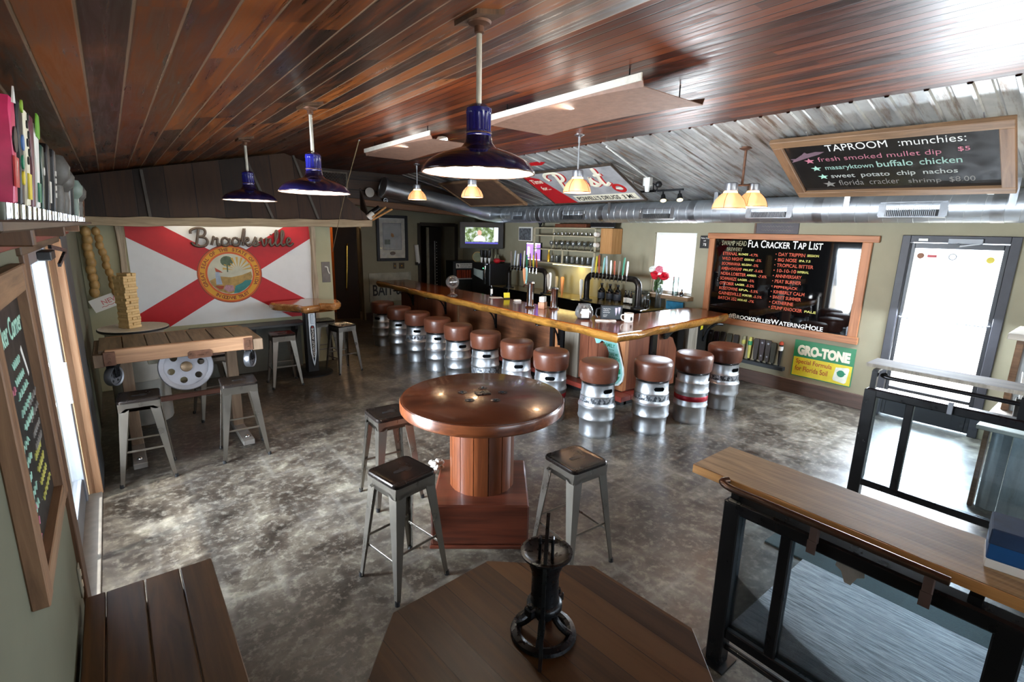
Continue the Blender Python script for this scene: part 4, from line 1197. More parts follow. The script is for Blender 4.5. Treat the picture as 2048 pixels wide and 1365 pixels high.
obj('bottle', bottle(0.075, 0.31, 0.022), m_amberglass, gr); obj('bottle_label', B().lathe([(0.0755, 0.04), (0.0762, 0.042), (0.0762, 0.15), (0.0755, 0.152)], 20), M('growler_label', '#3a4350', 0.5, 0, 0.3, 20), gr); obj('cap', B().cyl((0, 0, 0.3), (0, 0, 0.325), 0.03, n=16), m_black, gr)
for k, lb in enumerate(('dark growler bottle in the middle of the three on the back bar', 'dark growler bottle at the right of the three, left of the small bottles')):
    dup(gr, XYR(7.42, 6.31-0.19*k, ZK, 40*k), lb)
sb = thing('beer_bottle', 'small beer bottle with pale label beside the right tap pipe post', 'bottle', XYR(7.38, 5.90, ZK, 0), 'small beer bottles on the back bar')
obj('bottle', bottle(0.034, 0.25, 0.013), m_amberglass, sb); obj('bottle_label', B().lathe([(0.0345, 0.03), (0.035, 0.032), (0.035, 0.12), (0.0345, 0.122)], 16), m_paper, sb)
for k in range(1, 4):
    dup(sb, XYR(7.38+0.03*(k % 2), 5.93-0.082*k, ZK, 50*k))
lathe_thing('stoneware_crock', 'green grey stoneware crock under the red and white flowers', 'crock', [(0, 0), (0.13, 0), (0.15, 0.02), (0.155, 0.20), (0.14, 0.235), (0.15, 0.25), (0.15, 0.27), (0.13, 0.27), (0.13, 0.24), (0, 0.2)], M('crock_glaze', '#4a4c40', 0.25, 0, 0.15, coat=0.3), 7.36, 5.53, ZK, 28)
t = thing('flower_vase', 'glass vase of red and white flowers beside the bar window', 'flowers', XYR(7.50, 5.26, ZK, 0))
obj('vase', B().lathe([(0, 0), (0.05, 0), (0.06, 0.02), (0.055, 0.25), (0.07, 0.36), (0.064, 0.36), (0.05, 0.25), (0.054, 0.02), (0, 0.01)], 20), m_glass, t)
fo = B()
for k in range(26):
    a = rnd.random()*6.28; fo.ball((0.09*math.cos(a)*rnd.random(), 0.10*math.sin(a)*rnd.random(), 0.30+rnd.random()*0.2), 0.045, 1, 0.35, 1.2, 8)
obj('foliage', fo, M('leaf_green', '#3f5a33', 0.6, 0, 0.3, 20), t)
def bloom(c, r, mat):
    b = B()
    for k in range(20):
        v = Vector((rnd.gauss(0, 1), rnd.gauss(0, 1), rnd.gauss(0, 1))).normalized()*r*0.6
        b.ball((c[0]+v.x, c[1]+v.y, c[2]+v.z), r*0.5, 1, 1, 0.6, 8)
    obj('bloom', b, mat, t)
m_redflower = M('red_petal', '#c3122a', 0.5, 0, 0.2, 20); m_whiteflower = M('white_petal', '#e9ede4', 0.5, 0, 0.05)
bloom((-0.08, 0.05, 0.58), 0.09, m_redflower); bloom((-0.02, -0.10, 0.57), 0.085, m_redflower); bloom((-0.05, -0.01, 0.68), 0.075, M('pink_petal', '#d8788a', 0.5)); bloom((-0.02, 0.13, 0.66), 0.085, m_whiteflower); bloom((0.0, -0.03, 0.55), 0.05, m_redflower)
lathe_thing('glass_cylinder', 'tall pale glass cylinder on the window sill by the flowers', 'vase', [(0, 0), (0.055, 0), (0.055, 0.33), (0.05, 0.33), (0.05, 0.008), (0, 0.008)], glassy('frosted_glass', (0.75, 0.82, 0.8), 0.2, 0.2), 7.585, 4.99, 1.215, 20)
lathe_thing('dark_bottle', 'little dark bottle on the window sill', 'bottle', [(0, 0), (0.032, 0), (0.032, 0.06), (0.014, 0.09), (0.014, 0.13), (0, 0.13)], m_amberglass, 7.58, 4.86, 1.215, 16)
tag(obj('blue_box', B().box(-0.16, 0.16, -0.02, 0.02, 0, 0.14, 0.004), M('blue_print', '#2f86b0', 0.4, 0, 0.4, 12), None, 0, XYR(7.58, 4.98, 0.97, 90)), 'small blue printed box leaning under the window sill', 'box')
lathe_thing('steel_cup', 'small steel cup on the black ledge beside the crock', 'cup', [(0, 0), (0.035, 0), (0.04, 0.16), (0.036, 0.16), (0.03, 0.01), (0, 0.01)], m_chrome, 7.26, 5.30, ZK+0.0, 18)
for k, (y, lb, mt) in enumerate(((6.86, 'tall white tap handle leaning against the left post of the right tap pipe', m_paper), (7.40, 'pale wooden tap handle standing between the two tap pipes', m_orangeboard), (7.58, 'grey wooden tap handle standing next to the pale one between the tap pipes', m_greywood))):
    lathe_thing('loose_tap_handle', lb, 'tap handle', [(0, 0), (0.018, 0), (0.02, 0.04), (0.03, 0.10), (0.04, 0.34), (0.03, 0.38), (0, 0.385)], mt, 7.2, y, ZK, 12)

# dark machines and clutter under the television
t = thing('bar_machine', 'black beer machine with pipes below the television, right of the drinks cooler', 'machine', Matrix.Translation((7.28, 10.0, 0)))
obj('cabinet', B().box(-0.30, 0.33, -0.36, 0.40, 0.0, 1.48, 0.01), m_black, t)
obj('steel_pipe', B().tube(catmull([(-0.36, -0.25, 1.0), (-0.36, -0.25, 1.40), (-0.30, -0.25, 1.46), (-0.12, -0.25, 1.46)], 5), 0.022, 10), m_chrome, t)
obj('green_light', B().ball((-0.31, -0.10, 1.36), 0.012, n=8), emit('green_led', (0.1, 1.0, 0.3), 4), t)
dr_ = B()
dr_.loops([[Vector((-0.315-0.05*math.sin(PI*k/10), 0.30-0.40*k/10, z_-0.10*(k/10)**2*(1 if z_ < 1.3 else 0.4))) for k in range(11)] for z_ in (1.34, 1.28, 1.18)], False, False, False)
obj('draped_cloth', dr_, M('cloth_pale', '#9aa6a0', 0.8, 0, 0.1), t)
for k in range(3):
    t = thing('white_foot_handle', 'black tap handle with white foot under the television, %s of three' % ('left', 'middle', 'right')[k], 'tap handle', XYR(7.12, 10.18-0.16*k, 1.48, 0))
    obj('handle_body', B().lathe([(0, 0.12), (0.02, 0.12), (0.045, 0.2), (0.04, 0.30), (0, 0.31)], 12), m_black, t)
    obj('white_foot', B().lathe([(0, 0), (0.015, 0), (0.035, 0.12), (0, 0.13)], 12), m_white, t)
tag(obj('baseball_cap', B().ball((0, 0, 0.0), 0.09, 1, 1, 0.7, 14).box(-0.09, 0.09, -0.16, -0.04, -0.012, 0.008, 0.004), m_signred, None, 40, XYR(7.25, 9.72, 1.545, 80)), 'red cap lying on the dark machine under the television', 'cap')
t = thing('round_plaque', 'round olive plaque on a stand left of the three tap handles', 'plaque', FR((7.16, 10.42, 1.60), (0.82, -0.57, 0), (0, 0, 1)))
obj('disc', B().cyl((0, 0, 0), (0, 0, 0.015), 0.12, n=28), M('plaque_olive', '#5f6640', 0.5), t)
obj('rim', B().tube([(0.12*math.cos(2*PI*i/32), 0.12*math.sin(2*PI*i/32), 0.008) for i in range(32)], 0.008, 6, True), m_gold, t)
for k, y in enumerate((9.92, 9.82)):
    lathe_thing('yellow_bottle', 'yellowish bottle on the dark machine under the television, %s one' % ('left', 'right')[k], 'bottle', [(0, 0), (0.04, 0), (0.042, 0.12), (0.015, 0.17), (0.015, 0.20), (0, 0.2)], m_chalkolive, 7.35, y, 1.48, 14)

# glass shelf unit
t = thing('glass_shelf', 'cream open shelf unit of glassware on the wall behind the bar', 'shelf', Matrix.Translation((WR-0.005, 0, 0)))
SY0, SY1 = 8.50, 6.68
SH = (1.60, 1.88, 2.17)
for y in (8.50, 8.18, 6.70):
    obj('upright', B().box(-0.30 if y != 8.18 else -0.02, -0.27 if y != 8.18 else 0.0, y-0.02, y+0.02, 1.60, 2.34, 0.003), m_shelfcream, t)
obj('upright', B().box(-0.30, -0.27, 7.58, 7.61, 1.60, 1.88, 0.003), m_shelfcream, t)
for z in SH+(2.33,):
    obj('shelf_board', B().box(-0.30, 0.0, 6.68, 8.52, z-0.012, z+0.012, 0.002), m_shelfcream, t)
obj('side_cabinet', B().box(-0.30, 0.0, 6.28, 6.56, 1.86, 2.335, 0.006), wood('cabinet_pine', '#a5713f', '#c99a66', 'Z', 1, 0.5), t)
obj('underlight', B().box(-0.26, -0.24, 6.8, 7.9, 1.572, 1.585), emit('underlight_strip', (1, 0.82, 0.3), 6), t)
light('AREA', 'underlight', (WR-0.25, 7.3, 1.56), 7, (1, 0.80, 0.30), (0.15, 0, -1), shape='RECTANGLE', size=0.1, size_y=1.2)
gp = B().lathe([(0, 0), (0.030, 0), (0.038, 0.14), (0.035, 0.14), (0.028, 0.008), (0, 0.008)], 14)
pint = obj('pint_glass', gp, m_glass, None, 50, XYR(7.45, 8.0, SH[0]+0.012, 0))
tag(pint, 'empty pint glass in the row on the lowest shelf behind the bar', 'glass', 'pint glasses on the lowest shelf')
for k in range(1, 17):
    c = pint.copy(); COL.objects.link(c); c.matrix_world = XYR(7.45+0.10*(k % 2), 8.0-0.075*k, SH[0]+0.012, 0)
g2 = B().lathe([(0, 0), (0.036, 0), (0.036, 0.006), (0.006, 0.012), (0.006, 0.06), (0.036, 0.09), (0.044, 0.12), (0.036, 0.17), (0.033, 0.17), (0.041, 0.12), (0.033, 0.092), (0, 0.07)], 14)
tul = obj('tulip_glass', g2, m_glass, None, 50, XYR(7.46, 8.05, SH[1]+0.012, 0))
tag(tul, 'stemmed tulip glass in the row on the middle shelf behind the bar', 'glass', 'tulip glasses on the middle shelf')
for k in range(1, 16):
    c = tul.copy(); COL.objects.link(c); c.matrix_world = XYR(7.46+0.09*(k % 2), 8.05-0.082*k, SH[1]+0.012, 0)
sh = obj('shot_glass', B().lathe([(0, 0), (0.022, 0), (0.028, 0.06), (0.025, 0.06), (0.02, 0.008), (0, 0.008)], 12), m_glass, None, 50, XYR(7.45, 7.95, SH[2]+0.012, 0))
tag(sh, 'small glass on the top shelf of the shelf unit behind the bar', 'glass', 'small glasses on the top shelf')
for k in range(1, 10):
    c = sh.copy(); COL.objects.link(c); c.matrix_world = XYR(7.45, 7.95-0.115*k, SH[2]+0.012, 0)
lathe_thing('gold_bottle', 'yellow glowing bottle on the lowest shelf behind the bar', 'bottle', [(0, 0), (0.035, 0), (0.036, 0.14), (0.014, 0.18), (0.014, 0.22), (0.02, 0.225), (0.02, 0.25), (0, 0.255)], M('gold_glass', '#d9a62e', 0.2, 0.4), 7.44, 8.10, SH[0]+0.012, 16)
lathe_thing('trophy_figure', 'dark little figure on the top left of the shelf unit', 'figurine', [(0, 0), (0.035, 0), (0.02, 0.04), (0.04, 0.07), (0.05, 0.11), (0.03, 0.15), (0, 0.16)], m_black, 7.45, 8.42, 2.342, 14)
tag(obj('wooden_crate', B().box(-0.15, 0.0, -0.45, 0.45, 0, 0.075, 0.004).box(-0.155, -0.15, -0.4, 0.4, 0.02, 0.055), M('crate_red_brown', '#6a3a22', 0.6, 0, 0.3), None, 0, XYR(7.55, 7.45, 2.342, 0)), 'reddish wooden crate board lying on top of the shelf unit', 'crate')
t = thing('word_plaque', 'long black plaque with white lettering on top of the shelf unit', 'sign', FR((7.40, 6.55, 2.344), (0, -1, 0), (0, 0, 1)))
obj('board', B().box(-0.34, 0.28, 0, 0.10, -0.02, 0.0, 0.003), m_black, t)
obj('trim_line', B().box(-0.32, 0.26, 0.006, 0.012, 0.0, 0.002), m_paper, t)
for k, z in enumerate((2.22, 2.02)):
    tag(obj('hanging_cup', B().lathe([(0, 0.09), (0.04, 0.09), (0.05, 0.03), (0.048, 0), (0.044, 0), (0.044, 0.03), (0.035, 0.082), (0, 0.082)], 16), m_enamel, None, 40, FR((7.36, 6.632, z), (0, -1, 0), (0, 0, 1))), 'white cup hanging at the right end of the shelf unit, %s one' % ('upper', 'lower')[k], 'cup')

# neon, photo, television, cooler and clutter of the back corner
t = thing('neon_sign', 'purple lit beer sign on the wall left of the glass shelf', 'sign', wallR(8.80, 1.80, 0.03))
obj('housing', B().box(-0.25, 0.25, -0.205, 0.205, -0.03, 0.02, 0.004), m_black, t)
obj('lit_panel', B().box(-0.235, 0.235, -0.19, 0.19, 0.02, 0.024), emit('purple_neon', (0.30, 0.16, 0.85), 1.6), t)
obj('lit_lettering', B().text('S', 0.2, Matrix.Translation((0.02, 0.02, 0.025)), 0.001, 0.004).box(-0.235, 0.235, 0.17, 0.19, 0.024, 0.026).box(-0.235, 0.235, -0.19, -0.17, 0.024, 0.026).box(-0.20, -0.13, -0.12, 0.1, 0.024, 0.026), emit('white_neon', (0.85, 0.8, 1.0), 3), t)
t = thing('wall_photo', 'small black and white photograph with white border on the wall', 'photograph', wallR(9.15, 2.19, 0.004))
obj('print_border', B().box(-0.25, 0.25, -0.16, 0.16, 0, 0.006), m_paper, t)
obj('print', B().box(-0.235, 0.20, -0.145, 0.13, 0.006, 0.008), M('bw_print', '#5d6064', 0.5, 0, 0.9, 18), t)
dirv = Vector((-0.57, -0.82, 0))
tvx = Vector((0.82, -0.57, 0))
t = thing('television', 'black flat television on the wall in the back corner', 'television', FR((7.10, 10.16, 2.13), tvx, (0, 0, 1)))
obj('bezel', B().box(-0.53, 0.53, -0.315, 0.315, -0.05, 0.0, 0.006), M('tv_black', '#08080a', 0.25), t)
a = N('tv_picture')
v = a.coord()
g = a.noise(v, 9, 4, 0.6)
col = a.ramp(g, [(0.35, lin('#1c2a16')), (0.5, lin('#6f8a4a')), (0.62, lin('#c9d2d4'))])
a.set((0.01, 0.01, 0.01), 0.3); a.l(col, a.p.inputs['Emission Color']); a.p.inputs['Emission Strength'].default_value = 1.0
obj('screen', B().box(-0.40, 0.40, -0.16, 0.19, 0.0, 0.003), a.m, t)
obj('screen_figure', B().prism([(-0.20, -0.14), (0.10, -0.14), (0.08, -0.06), (0.02, -0.02), (-0.01, 0.0), (-0.08, 0.0), (-0.13, -0.03), (-0.18, -0.07)], 0.003, 0.004), emit('screen_white', (0.9, 0.88, 0.9), 1.2), t)
obj('screen_face', B().prism([(-0.05+0.052*math.cos(R(k)), 0.06+0.065*math.sin(R(k))) for k in range(0, 360, 24)], 0.0035, 0.0045), emit('screen_skin', (0.62, 0.32, 0.24), 0.9), t)
obj('screen_sidebar', B().box(0.30, 0.40, -0.14, 0.19, 0.003, 0.004), emit('screen_pale', (0.8, 0.88, 1), 1.5), t)
obj('screen_ticker', B().box(-0.40, 0.40, -0.20, -0.16, 0.0, 0.003), emit('screen_blue', (0.06, 0.05, 0.35), 1.0), t)
obj('wall_mount', B().box(-0.05, 0.05, -0.08, 0.08, -0.95, -0.05), m_black, t)
t = thing('drinks_cooler', 'black glass door drinks cooler below the television', 'cooler', FR((7.22, 11.10, 0.0), (0.98, -0.2, 0), (0, 0, 1)))
obj('cabinet', B().box(-0.32, 0.36, 0.0, 1.45, -0.55, -0.12, 0.004).box(-0.32, -0.24, 0.0, 1.45, -0.12, 0.0, 0.004).box(0.26, 0.36, 0.0, 1.45, -0.12, 0.0, 0.004).box(-0.24, 0.26, 1.26, 1.45, -0.12, 0.0, 0.004).box(-0.24, 0.26, 0.0, 0.1, -0.12, 0.0, 0.004), m_black, t)
obj('header_panel', B().box(-0.24, 0.26, 1.27, 1.40, 0.0, 0.008), m_white, t)
obj('header_lettering', B().text('Refreshment Time', 0.05, Matrix.Translation((-0.12, 1.345, 0.009)), 0.001, width=0.33).text('Grab your cold one', 0.05, Matrix.Translation((-0.12, 1.29, 0.009)), 0.001, width=0.36).prism([(-0.215, 1.37), (-0.18, 1.37), (-0.165, 1.33), (-0.175, 1.29), (-0.19, 1.32), (-0.20, 1.35)][::-1], 0.008, 0.010), m_black, t)
obj('shelf_strip', B().box(-0.24, 0.26, 0.98, 1.01, -0.05, 0.002), m_white, t)
for k in range(6):
    obj('orange_drink', B().cyl((-0.17+0.07*k, 1.03, -0.06), (-0.17+0.07*k, 1.22, -0.06), 0.03, n=12).cyl((-0.17+0.07*k, 1.01, -0.06), (-0.17+0.07*k, 1.03, -0.06), 0.03, n=12), m_chalko, t)
obj('door_glass', B().box(-0.24, 0.26, 0.1, 1.26, 0.0, 0.004), m_pane, t)
obj('interior', B().box(-0.24, 0.26, 0.1, 1.26, -0.12, -0.11), M('cooler_interior', '#4c5353', 0.5), t)

# ================================================================== FLAG WALL
fp = thing('flag_panel', 'large white flag panel with red diagonal cross and round seal', 'flag', wallF(1.36, 1.535, 0.0))
HW, HH = 1.19, 0.72
obj('field', B().box(-HW, HW, -HH, HH, 0, 0.012), m_flagwhite, fp)
A_, B_ = 0.365, 0.19
for sg_, zz in ((1, 0.0138), (-1, 0.0132)):
    obj('red_stripe', B().prism([(sg_*x, y) for x, y in ((-HW, HH), (-HW, HH-B_), (HW-A_, -HH), (HW, -HH), (HW, -HH+B_), (-HW+A_, HH))][::sg_], 0.011, zz), m_flagred, fp)
seal = obj('seal', B().cyl((0, 0, 0.0135), (0, 0, 0.016), 0.43, n=64), m_sealrim, fp)
obj('seal_band', B().cyl((0, 0, 0.016), (0, 0, 0.0175), 0.418, n=64), m_sealor, seal)
obj('seal_band_gold', B().lathe([(0.325, 0.0175), (0.396, 0.0175), (0.396, 0.019), (0.325, 0.019)], 64), m_gold, seal)
obj('seal_inner_ring', B().cyl((0, 0, 0.0175), (0, 0, 0.0195), 0.315, n=64), m_sealor, seal)
obj('seal_sky', B().cyl((0, 0, 0.0195), (0, 0, 0.021), 0.300, n=64), M('seal_sky_pale', '#c9c9b4', 0.5, 0, 0.15, 6), seal)
lt = B()
def arc_text(b, body, r, a0, a1, size, z, inward=False):
    n = len(body)
    for i, chx in enumerate(body):
        if chx == ' ': continue
        a = R(a0+(a1-a0)*i/(n-1))
        up = Vector((math.cos(a), math.sin(a), 0)) if not inward else Vector((-math.cos(a), -math.sin(a), 0))
        xd = Vector((up.y, -up.x, 0))
        b.text(chx, size, FR((r*math.cos(a), r*math.sin(a), z), xd, up), 0.0008, 0.0015, 'CENTER', 'CENTER')
arc_text(lt, 'GREAT SEAL OF THE STATE OF FLORIDA', 0.360, 205, -25, 0.068, 0.0195)
arc_text(lt, 'IN GOD WE TRUST', 0.360, 235, 305, 0.068, 0.0195, True)
obj('seal_lettering', lt, M('seal_letter_brown', '#8a2f12', 0.5), seal)
ry = B()
for k in range(9):
    a = R(10+20*k); da = R(4.5)
    p0 = Vector((0.10, 0.05)); 
    q = [p0+Vector((math.cos(a), math.sin(a)))*0.05, p0+Vector((math.cos(a-da), math.sin(a-da)))*0.20, p0+Vector((math.cos(a+da), math.sin(a+da)))*0.20]
    ry.prism([(v.x, v.y) for v in q], 0.021, 0.0222)
obj('seal_rays', ry, M('seal_ray_gold', '#c8a24a', 0.5, 0, 0.1), seal)
obj('seal_land', B().prism([(-0.28, -0.09), (-0.15, -0.03), (0.0, -0.05), (0.15, -0.02), (0.28, 0.03), (0.29, -0.05), (0.24, -0.17), (0.12, -0.26), (-0.05, -0.295), (-0.18, -0.24), (-0.26, -0.15)], 0.021, 0.0218), M('seal_land_ochre', '#b08f4c', 0.5, 0, 0.3, 20), seal)
obj('seal_water', B().prism([(0.02, -0.29), (0.05, -0.18), (0.14, -0.14), (0.19, -0.10), (0.28, -0.10), (0.25, -0.17), (0.17, -0.24), (0.09, -0.285)], 0.0218, 0.0228), M('seal_water_teal', '#2f7f7c', 0.5, 0, 0.2, 14), seal)
obj('seal_palm', B().prism([(-0.045, 0.03), (-0.03, 0.03), (-0.025, 0.14), (-0.045, 0.14)], 0.0218, 0.0226).ball((-0.035, 0.19, 0.021), 0.085, 1, 0.9, 0.02, 14), M('seal_palm_green', '#4d5f45', 0.5, 0, 0.3, 20), seal)
obj('seal_boat', B().prism([(-0.20, 0.03), (-0.15, 0.04), (-0.12, -0.15), (-0.20, -0.15)], 0.0228, 0.0238), M('seal_boat_blue', '#a9b8cc', 0.5), seal)
obj('seal_figure', B().prism([(-0.20, 0.10), (-0.13, 0.05), (-0.10, 0.02), (-0.19, 0.04)], 0.0228, 0.0238).prism([(-0.22, -0.17), (-0.10, -0.17), (-0.12, -0.22), (-0.17, -0.22)], 0.0228, 0.0236), m_rustred, seal)
obj('seal_flowers', B().prism([(-0.08, -0.16), (0.02, -0.17), (0.03, -0.25), (-0.05, -0.27), (-0.11, -0.22)], 0.0228, 0.0236), M('seal_flower_pink', '#b58a96', 0.6, 0, 0.3, 30), seal)
for x in (-HW-0.06, HW+0.03):
    ps = B()
    pts = [(x+0.012*math.sin(k*1.1), 0.0+0.006*math.sin(k*2.3), 0.028) for k in range(12)]
    ps.loops([[Vector((x-0.045+0.010*math.sin(k*0.9), -1.10+1.82*k/11, 0.0)), Vector((x+0.045+0.010*math.sin(k*1.3+1), -1.10+1.82*k/11, 0.0)), Vector((x+0.035+0.010*math.sin(k*1.3+1), -1.10+1.82*k/11, 0.055)), Vector((x-0.035+0.010*math.sin(k*0.9), -1.10+1.82*k/11, 0.055))] for k in range(12)])
    obj('frame_post', ps, wood('rustic_post_wood', '#7d6a55', '#c5b59c', 'Y', 1.2, 0.7, None, 0.4), fp)

GLY = {
 'B': (1.55, [[(.1, 0), (.32, 1), (.5, 1.95)], [(-.35, 1.45), (-.3, 1.85), (.3, 2.12), (1.05, 2.05), (1.2, 1.6), (.95, 1.2), (.5, 1.08), (1.1, 1.0), (1.35, .6), (1.15, .1), (.6, -.08), (.1, 0), (-.25, .22), (-.3, .45)]]),
 'r': (0.95, [[(0, .1), (.22, .75), (.32, 1.12), (.42, .86), (.7, .92), (.66, .45), (.74, .06), (1.0, .2)]]),
 'o': (1.05, [[(.6, 1.0), (.25, .9), (.1, .5), (.2, .1), (.5, 0), (.82, .2), (.9, .6), (.6, 1.0), (.75, .8), (1.1, .85)]]),
 'k': (1.05, [[(.08, 0), (.32, 1.1), (.45, 2.0)], [(.0, .5), (.35, 2.05), (.48, 2.0)], [(.2, .45), (.5, .9), (.75, 1.0), (.78, .7), (.4, .5), (.62, .1), (.82, .0), (1.1, .25)]]),
 's': (0.85, [[(0, .1), (.3, .65), (.5, 1.1), (.5, .75), (.66, .35), (.5, .02), (.2, .02), (.1, .2)], [(.55, .05), (.9, .25)]]),
 'v': (0.95, [[(0, .6), (.15, .95), (.28, .8), (.35, .2), (.5, .0), (.75, .4), (.78, .95), (1.0, .82)]]),
 'i': (0.6, [[(0, .3), (.22, .95), (.2, .2), (.35, .0), (.65, .25)], [(.33, 1.35), (.36, 1.5)]]),
 'l': (0.66, [[(0, .25), (.36, 1.0), (.52, 1.6), (.42, 1.95), (.26, 1.7), (.16, .4), (.32, .0), (.66, .25)]]),
 'e': (0.9, [[(0, .3), (.35, .45), (.58, .7), (.50, 1.0), (.28, .98), (.12, .6), (.16, .18), (.42, .0), (.70, .1), (.95, .38)]]),
 'P': (1.5, [[(.05, -.5), (.0, -.25), (.35, .8), (.6, 1.75), (.45, 1.9)], [(-.55, 1.2), (-.65, 1.7), (-.2, 2.1), (.6, 2.15), (1.15, 1.9), (1.15, 1.4), (.8, 1.05), (.4, .95)]]),
 't': (0.8, [[(0, .25), (.3, 1.0), (.52, 2.0), (.42, 1.9), (.2, .3), (.36, .0), (.8, .3)], [(.05, 1.3), (.75, 1.38)]]),
}
def script_word(word, xh, x0, y0, z, r, flat=0.5, spacing=1.0, slant=0.0):
    b = B(); x = x0
    for chx in word:
        adv, st = GLY[chx]
        for s_ in st:
            pts = [(x+(px+slant*py)*xh, y0+py*xh, z) for px, py in s_]
            pts = catmull(pts, 5)
            b.tube(pts, r, 8, False, 1.0)
        x += adv*xh*spacing
    return b
tag(obj('word_sign', script_word('Brooksville', 0.116, -0.70, -0.115, 0.0, 0.0175, spacing=1.12), M('dark_chrome', '#5a4d44', 0.4, 0.35, 0.25, 20), None, 50, wallF(1.645, 2.065, 0.06)),
    'brown script lettering reading Brooksville mounted across the flag', 'word sign')

# plank canopy above the flag
cv = thing('plank_canopy', 'dark plank canopy with a pale beam above the flag wall', 'canopy', FR((0, 8.12, 2.3), (1, 0, 0), (0, 0.19, 1)))
obj('plank_face', B().prism([(WL+0.01, 0.0), (3.40, 0.06), (3.36, 0.18), (2.9, 0.58), (2.5, 0.93), (2.2, 1.035), (WL+0.01, 0.49)], -0.03, 0.0),
    planks('canopy_boards', 'Y', 0.33, ['#1c120c', '#2b1c13', '#3a261a', '#452f20'], '#0a0705', 0.02, 0.5, 0.7, '#4a3526', 0.4, 0.25), cv)
for x, tpz in ((0.42, 0.63), (1.66, 0.91), (2.32, 1.01)):
    obj('batten', B().bar((x+0.28*(1 if x > 1 else 0.1), 0.01, 0.012), (x, tpz, 0.012), 0.035, 0.024, 0.003, (0, 0, 1)), M('batten_grey', '#5c5650', 0.6, 0, 0.2), cv)
obj('bottom_beam', B().loops([[Vector((WL+0.02+3.72*k/16, 8.03-8.12, -0.095+0.008*math.sin(k*1.7)+0.004*k)), Vector((WL+0.02+3.72*k/16, 0.03, -0.10+0.008*math.sin(k*1.7)+0.004*k)), Vector((WL+0.02+3.72*k/16, 0.04, 0.02+0.004*k+0.006*math.sin(k*2.9))), Vector((WL+0.02+3.72*k/16, 8.03-8.12, 0.012+0.004*k+0.010*math.sin(k*2.3+1)))] for k in range(17)]), m_trim, cv, M=Matrix(FR((0, 8.12, 2.3), (1, 0, 0), (0, 0.19, 1))).inverted() @ Matrix.Translation((0, 8.12, 2.3)))
obj('end_face', B().prism([(0, -0.08), (0.36, -0.08), (0.36, 0.55), (0.25, 0.40), (0.02, 0.06)], 0, 0.02), m_siding, cv, M=Matrix(FR((0, 8.12, 2.3), (1, 0, 0), (0, 0.19, 1))).inverted() @ FR((3.40, 8.10, 2.35), (0, 1, 0), (0, 0, 1)))
sk = thing('stick_bundle', 'pale sticks and a dark roll poking out at the right end of the canopy', 'sticks', Matrix.Translation((3.60, 8.12, 2.43)))
obj('stick', B().cyl((-0.14, 0, -0.01), (0.10, -0.02, 0.17), 0.016, n=10), m_roughedge, sk)
obj('stick', B().cyl((-0.12, 0.04, -0.05), (0.22, 0.0, 0.14), 0.016, n=10), m_roughedge, sk)
obj('dark_roll', B().cyl((-0.18, 0.08, 0.02), (0.02, 0.06, 0.15), 0.05, n=14), m_black, sk)
obj('white_wrap', B().cyl((-0.20, 0.05, -0.03), (-0.10, 0.05, 0.05), 0.055, n=14), m_paper, sk)

obj('strip_lamp', B().box(0.7, 2.4, 0.13, 0.17, -0.02, 0.0), emit('strip_glow', (1.0, 0.85, 0.62), 2.0), cv, M=Matrix(FR((0, 8.12, 2.3), (1, 0, 0), (0, 0.19, 1))).inverted() @ Matrix.Translation((0, 8.12, 2.35)))
light('AREA', 'flag_light', (1.5, 8.28, 2.31), 1.6, (1.0, 0.84, 0.62), (0, 0.45, -1), shape='RECTANGLE', size=1.8, size_y=0.06)

# gourd strings and paper sign left of the flag
for k, (x, n, lb) in enumerate(((-0.225, 9, 'string of round dried gourds hanging left of the flag, left strand'), (-0.125, 10, 'string of long dried gourds hanging left of the flag, right strand'))):
    t = thing('gourd_string', lb, 'gourds', Matrix.Translation((x, 8.36, 2.20)))
    z = -0.02
    dz = 0.86/n
    for q in range(n):
        r_ = dz*0.68*(1 if k == 0 else 0.9)
        obj('gourd', B().ball((0.008*math.sin(q*2.1)+0.012*q*k, -0.03, z-dz*(q+0.5)), r_, 0.85, 0.85, 1.12, 12), m_gourd, t)
    obj('cord', B().cyl((0, 0, 0.03), (0.012*n*k, 0, -0.9), 0.004, n=6), m_roughedge, t)
t = thing('paper_sign', 'tilted white paper sign with red lettering hanging under the gourds', 'sign', FR((-0.12, 8.33, 1.24), (0.93, 0, 0.36), (-0.36, 0, 0.93)))
obj('sheet', B().box(-0.17, 0.17, -0.085, 0.085, 0, 0.003), m_paper, t)
obj('red_lettering', B().text('NEW', 0.085, Matrix.Translation((-0.06, -0.02, 0.004)), 0.001, 0.001).tube([(-0.08+0.02*q, -0.045+0.006*math.sin(q*2), 0.004) for q in range(10)], 0.004, 5), M('faded_red', '#d98a8a', 0.7), t)
t = thing('switch_plate', 'grey control plate on the wall end right of the flag', 'switch plate', wallF(2.775, 1.515, 0.0))
obj('plate', B().box(-0.07, 0.07, -0.17, 0.17, 0, 0.01, 0.003), M('plate_taupe', '#6f675f', 0.5), t)
obj('hook', B().tube(catmull([(-0.02, 0.09, 0.012), (0.02, 0.08, 0.02), (0.03, 0.02, 0.02), (0.05, -0.03, 0.02)], 4), 0.010, 8), m_paper, t)

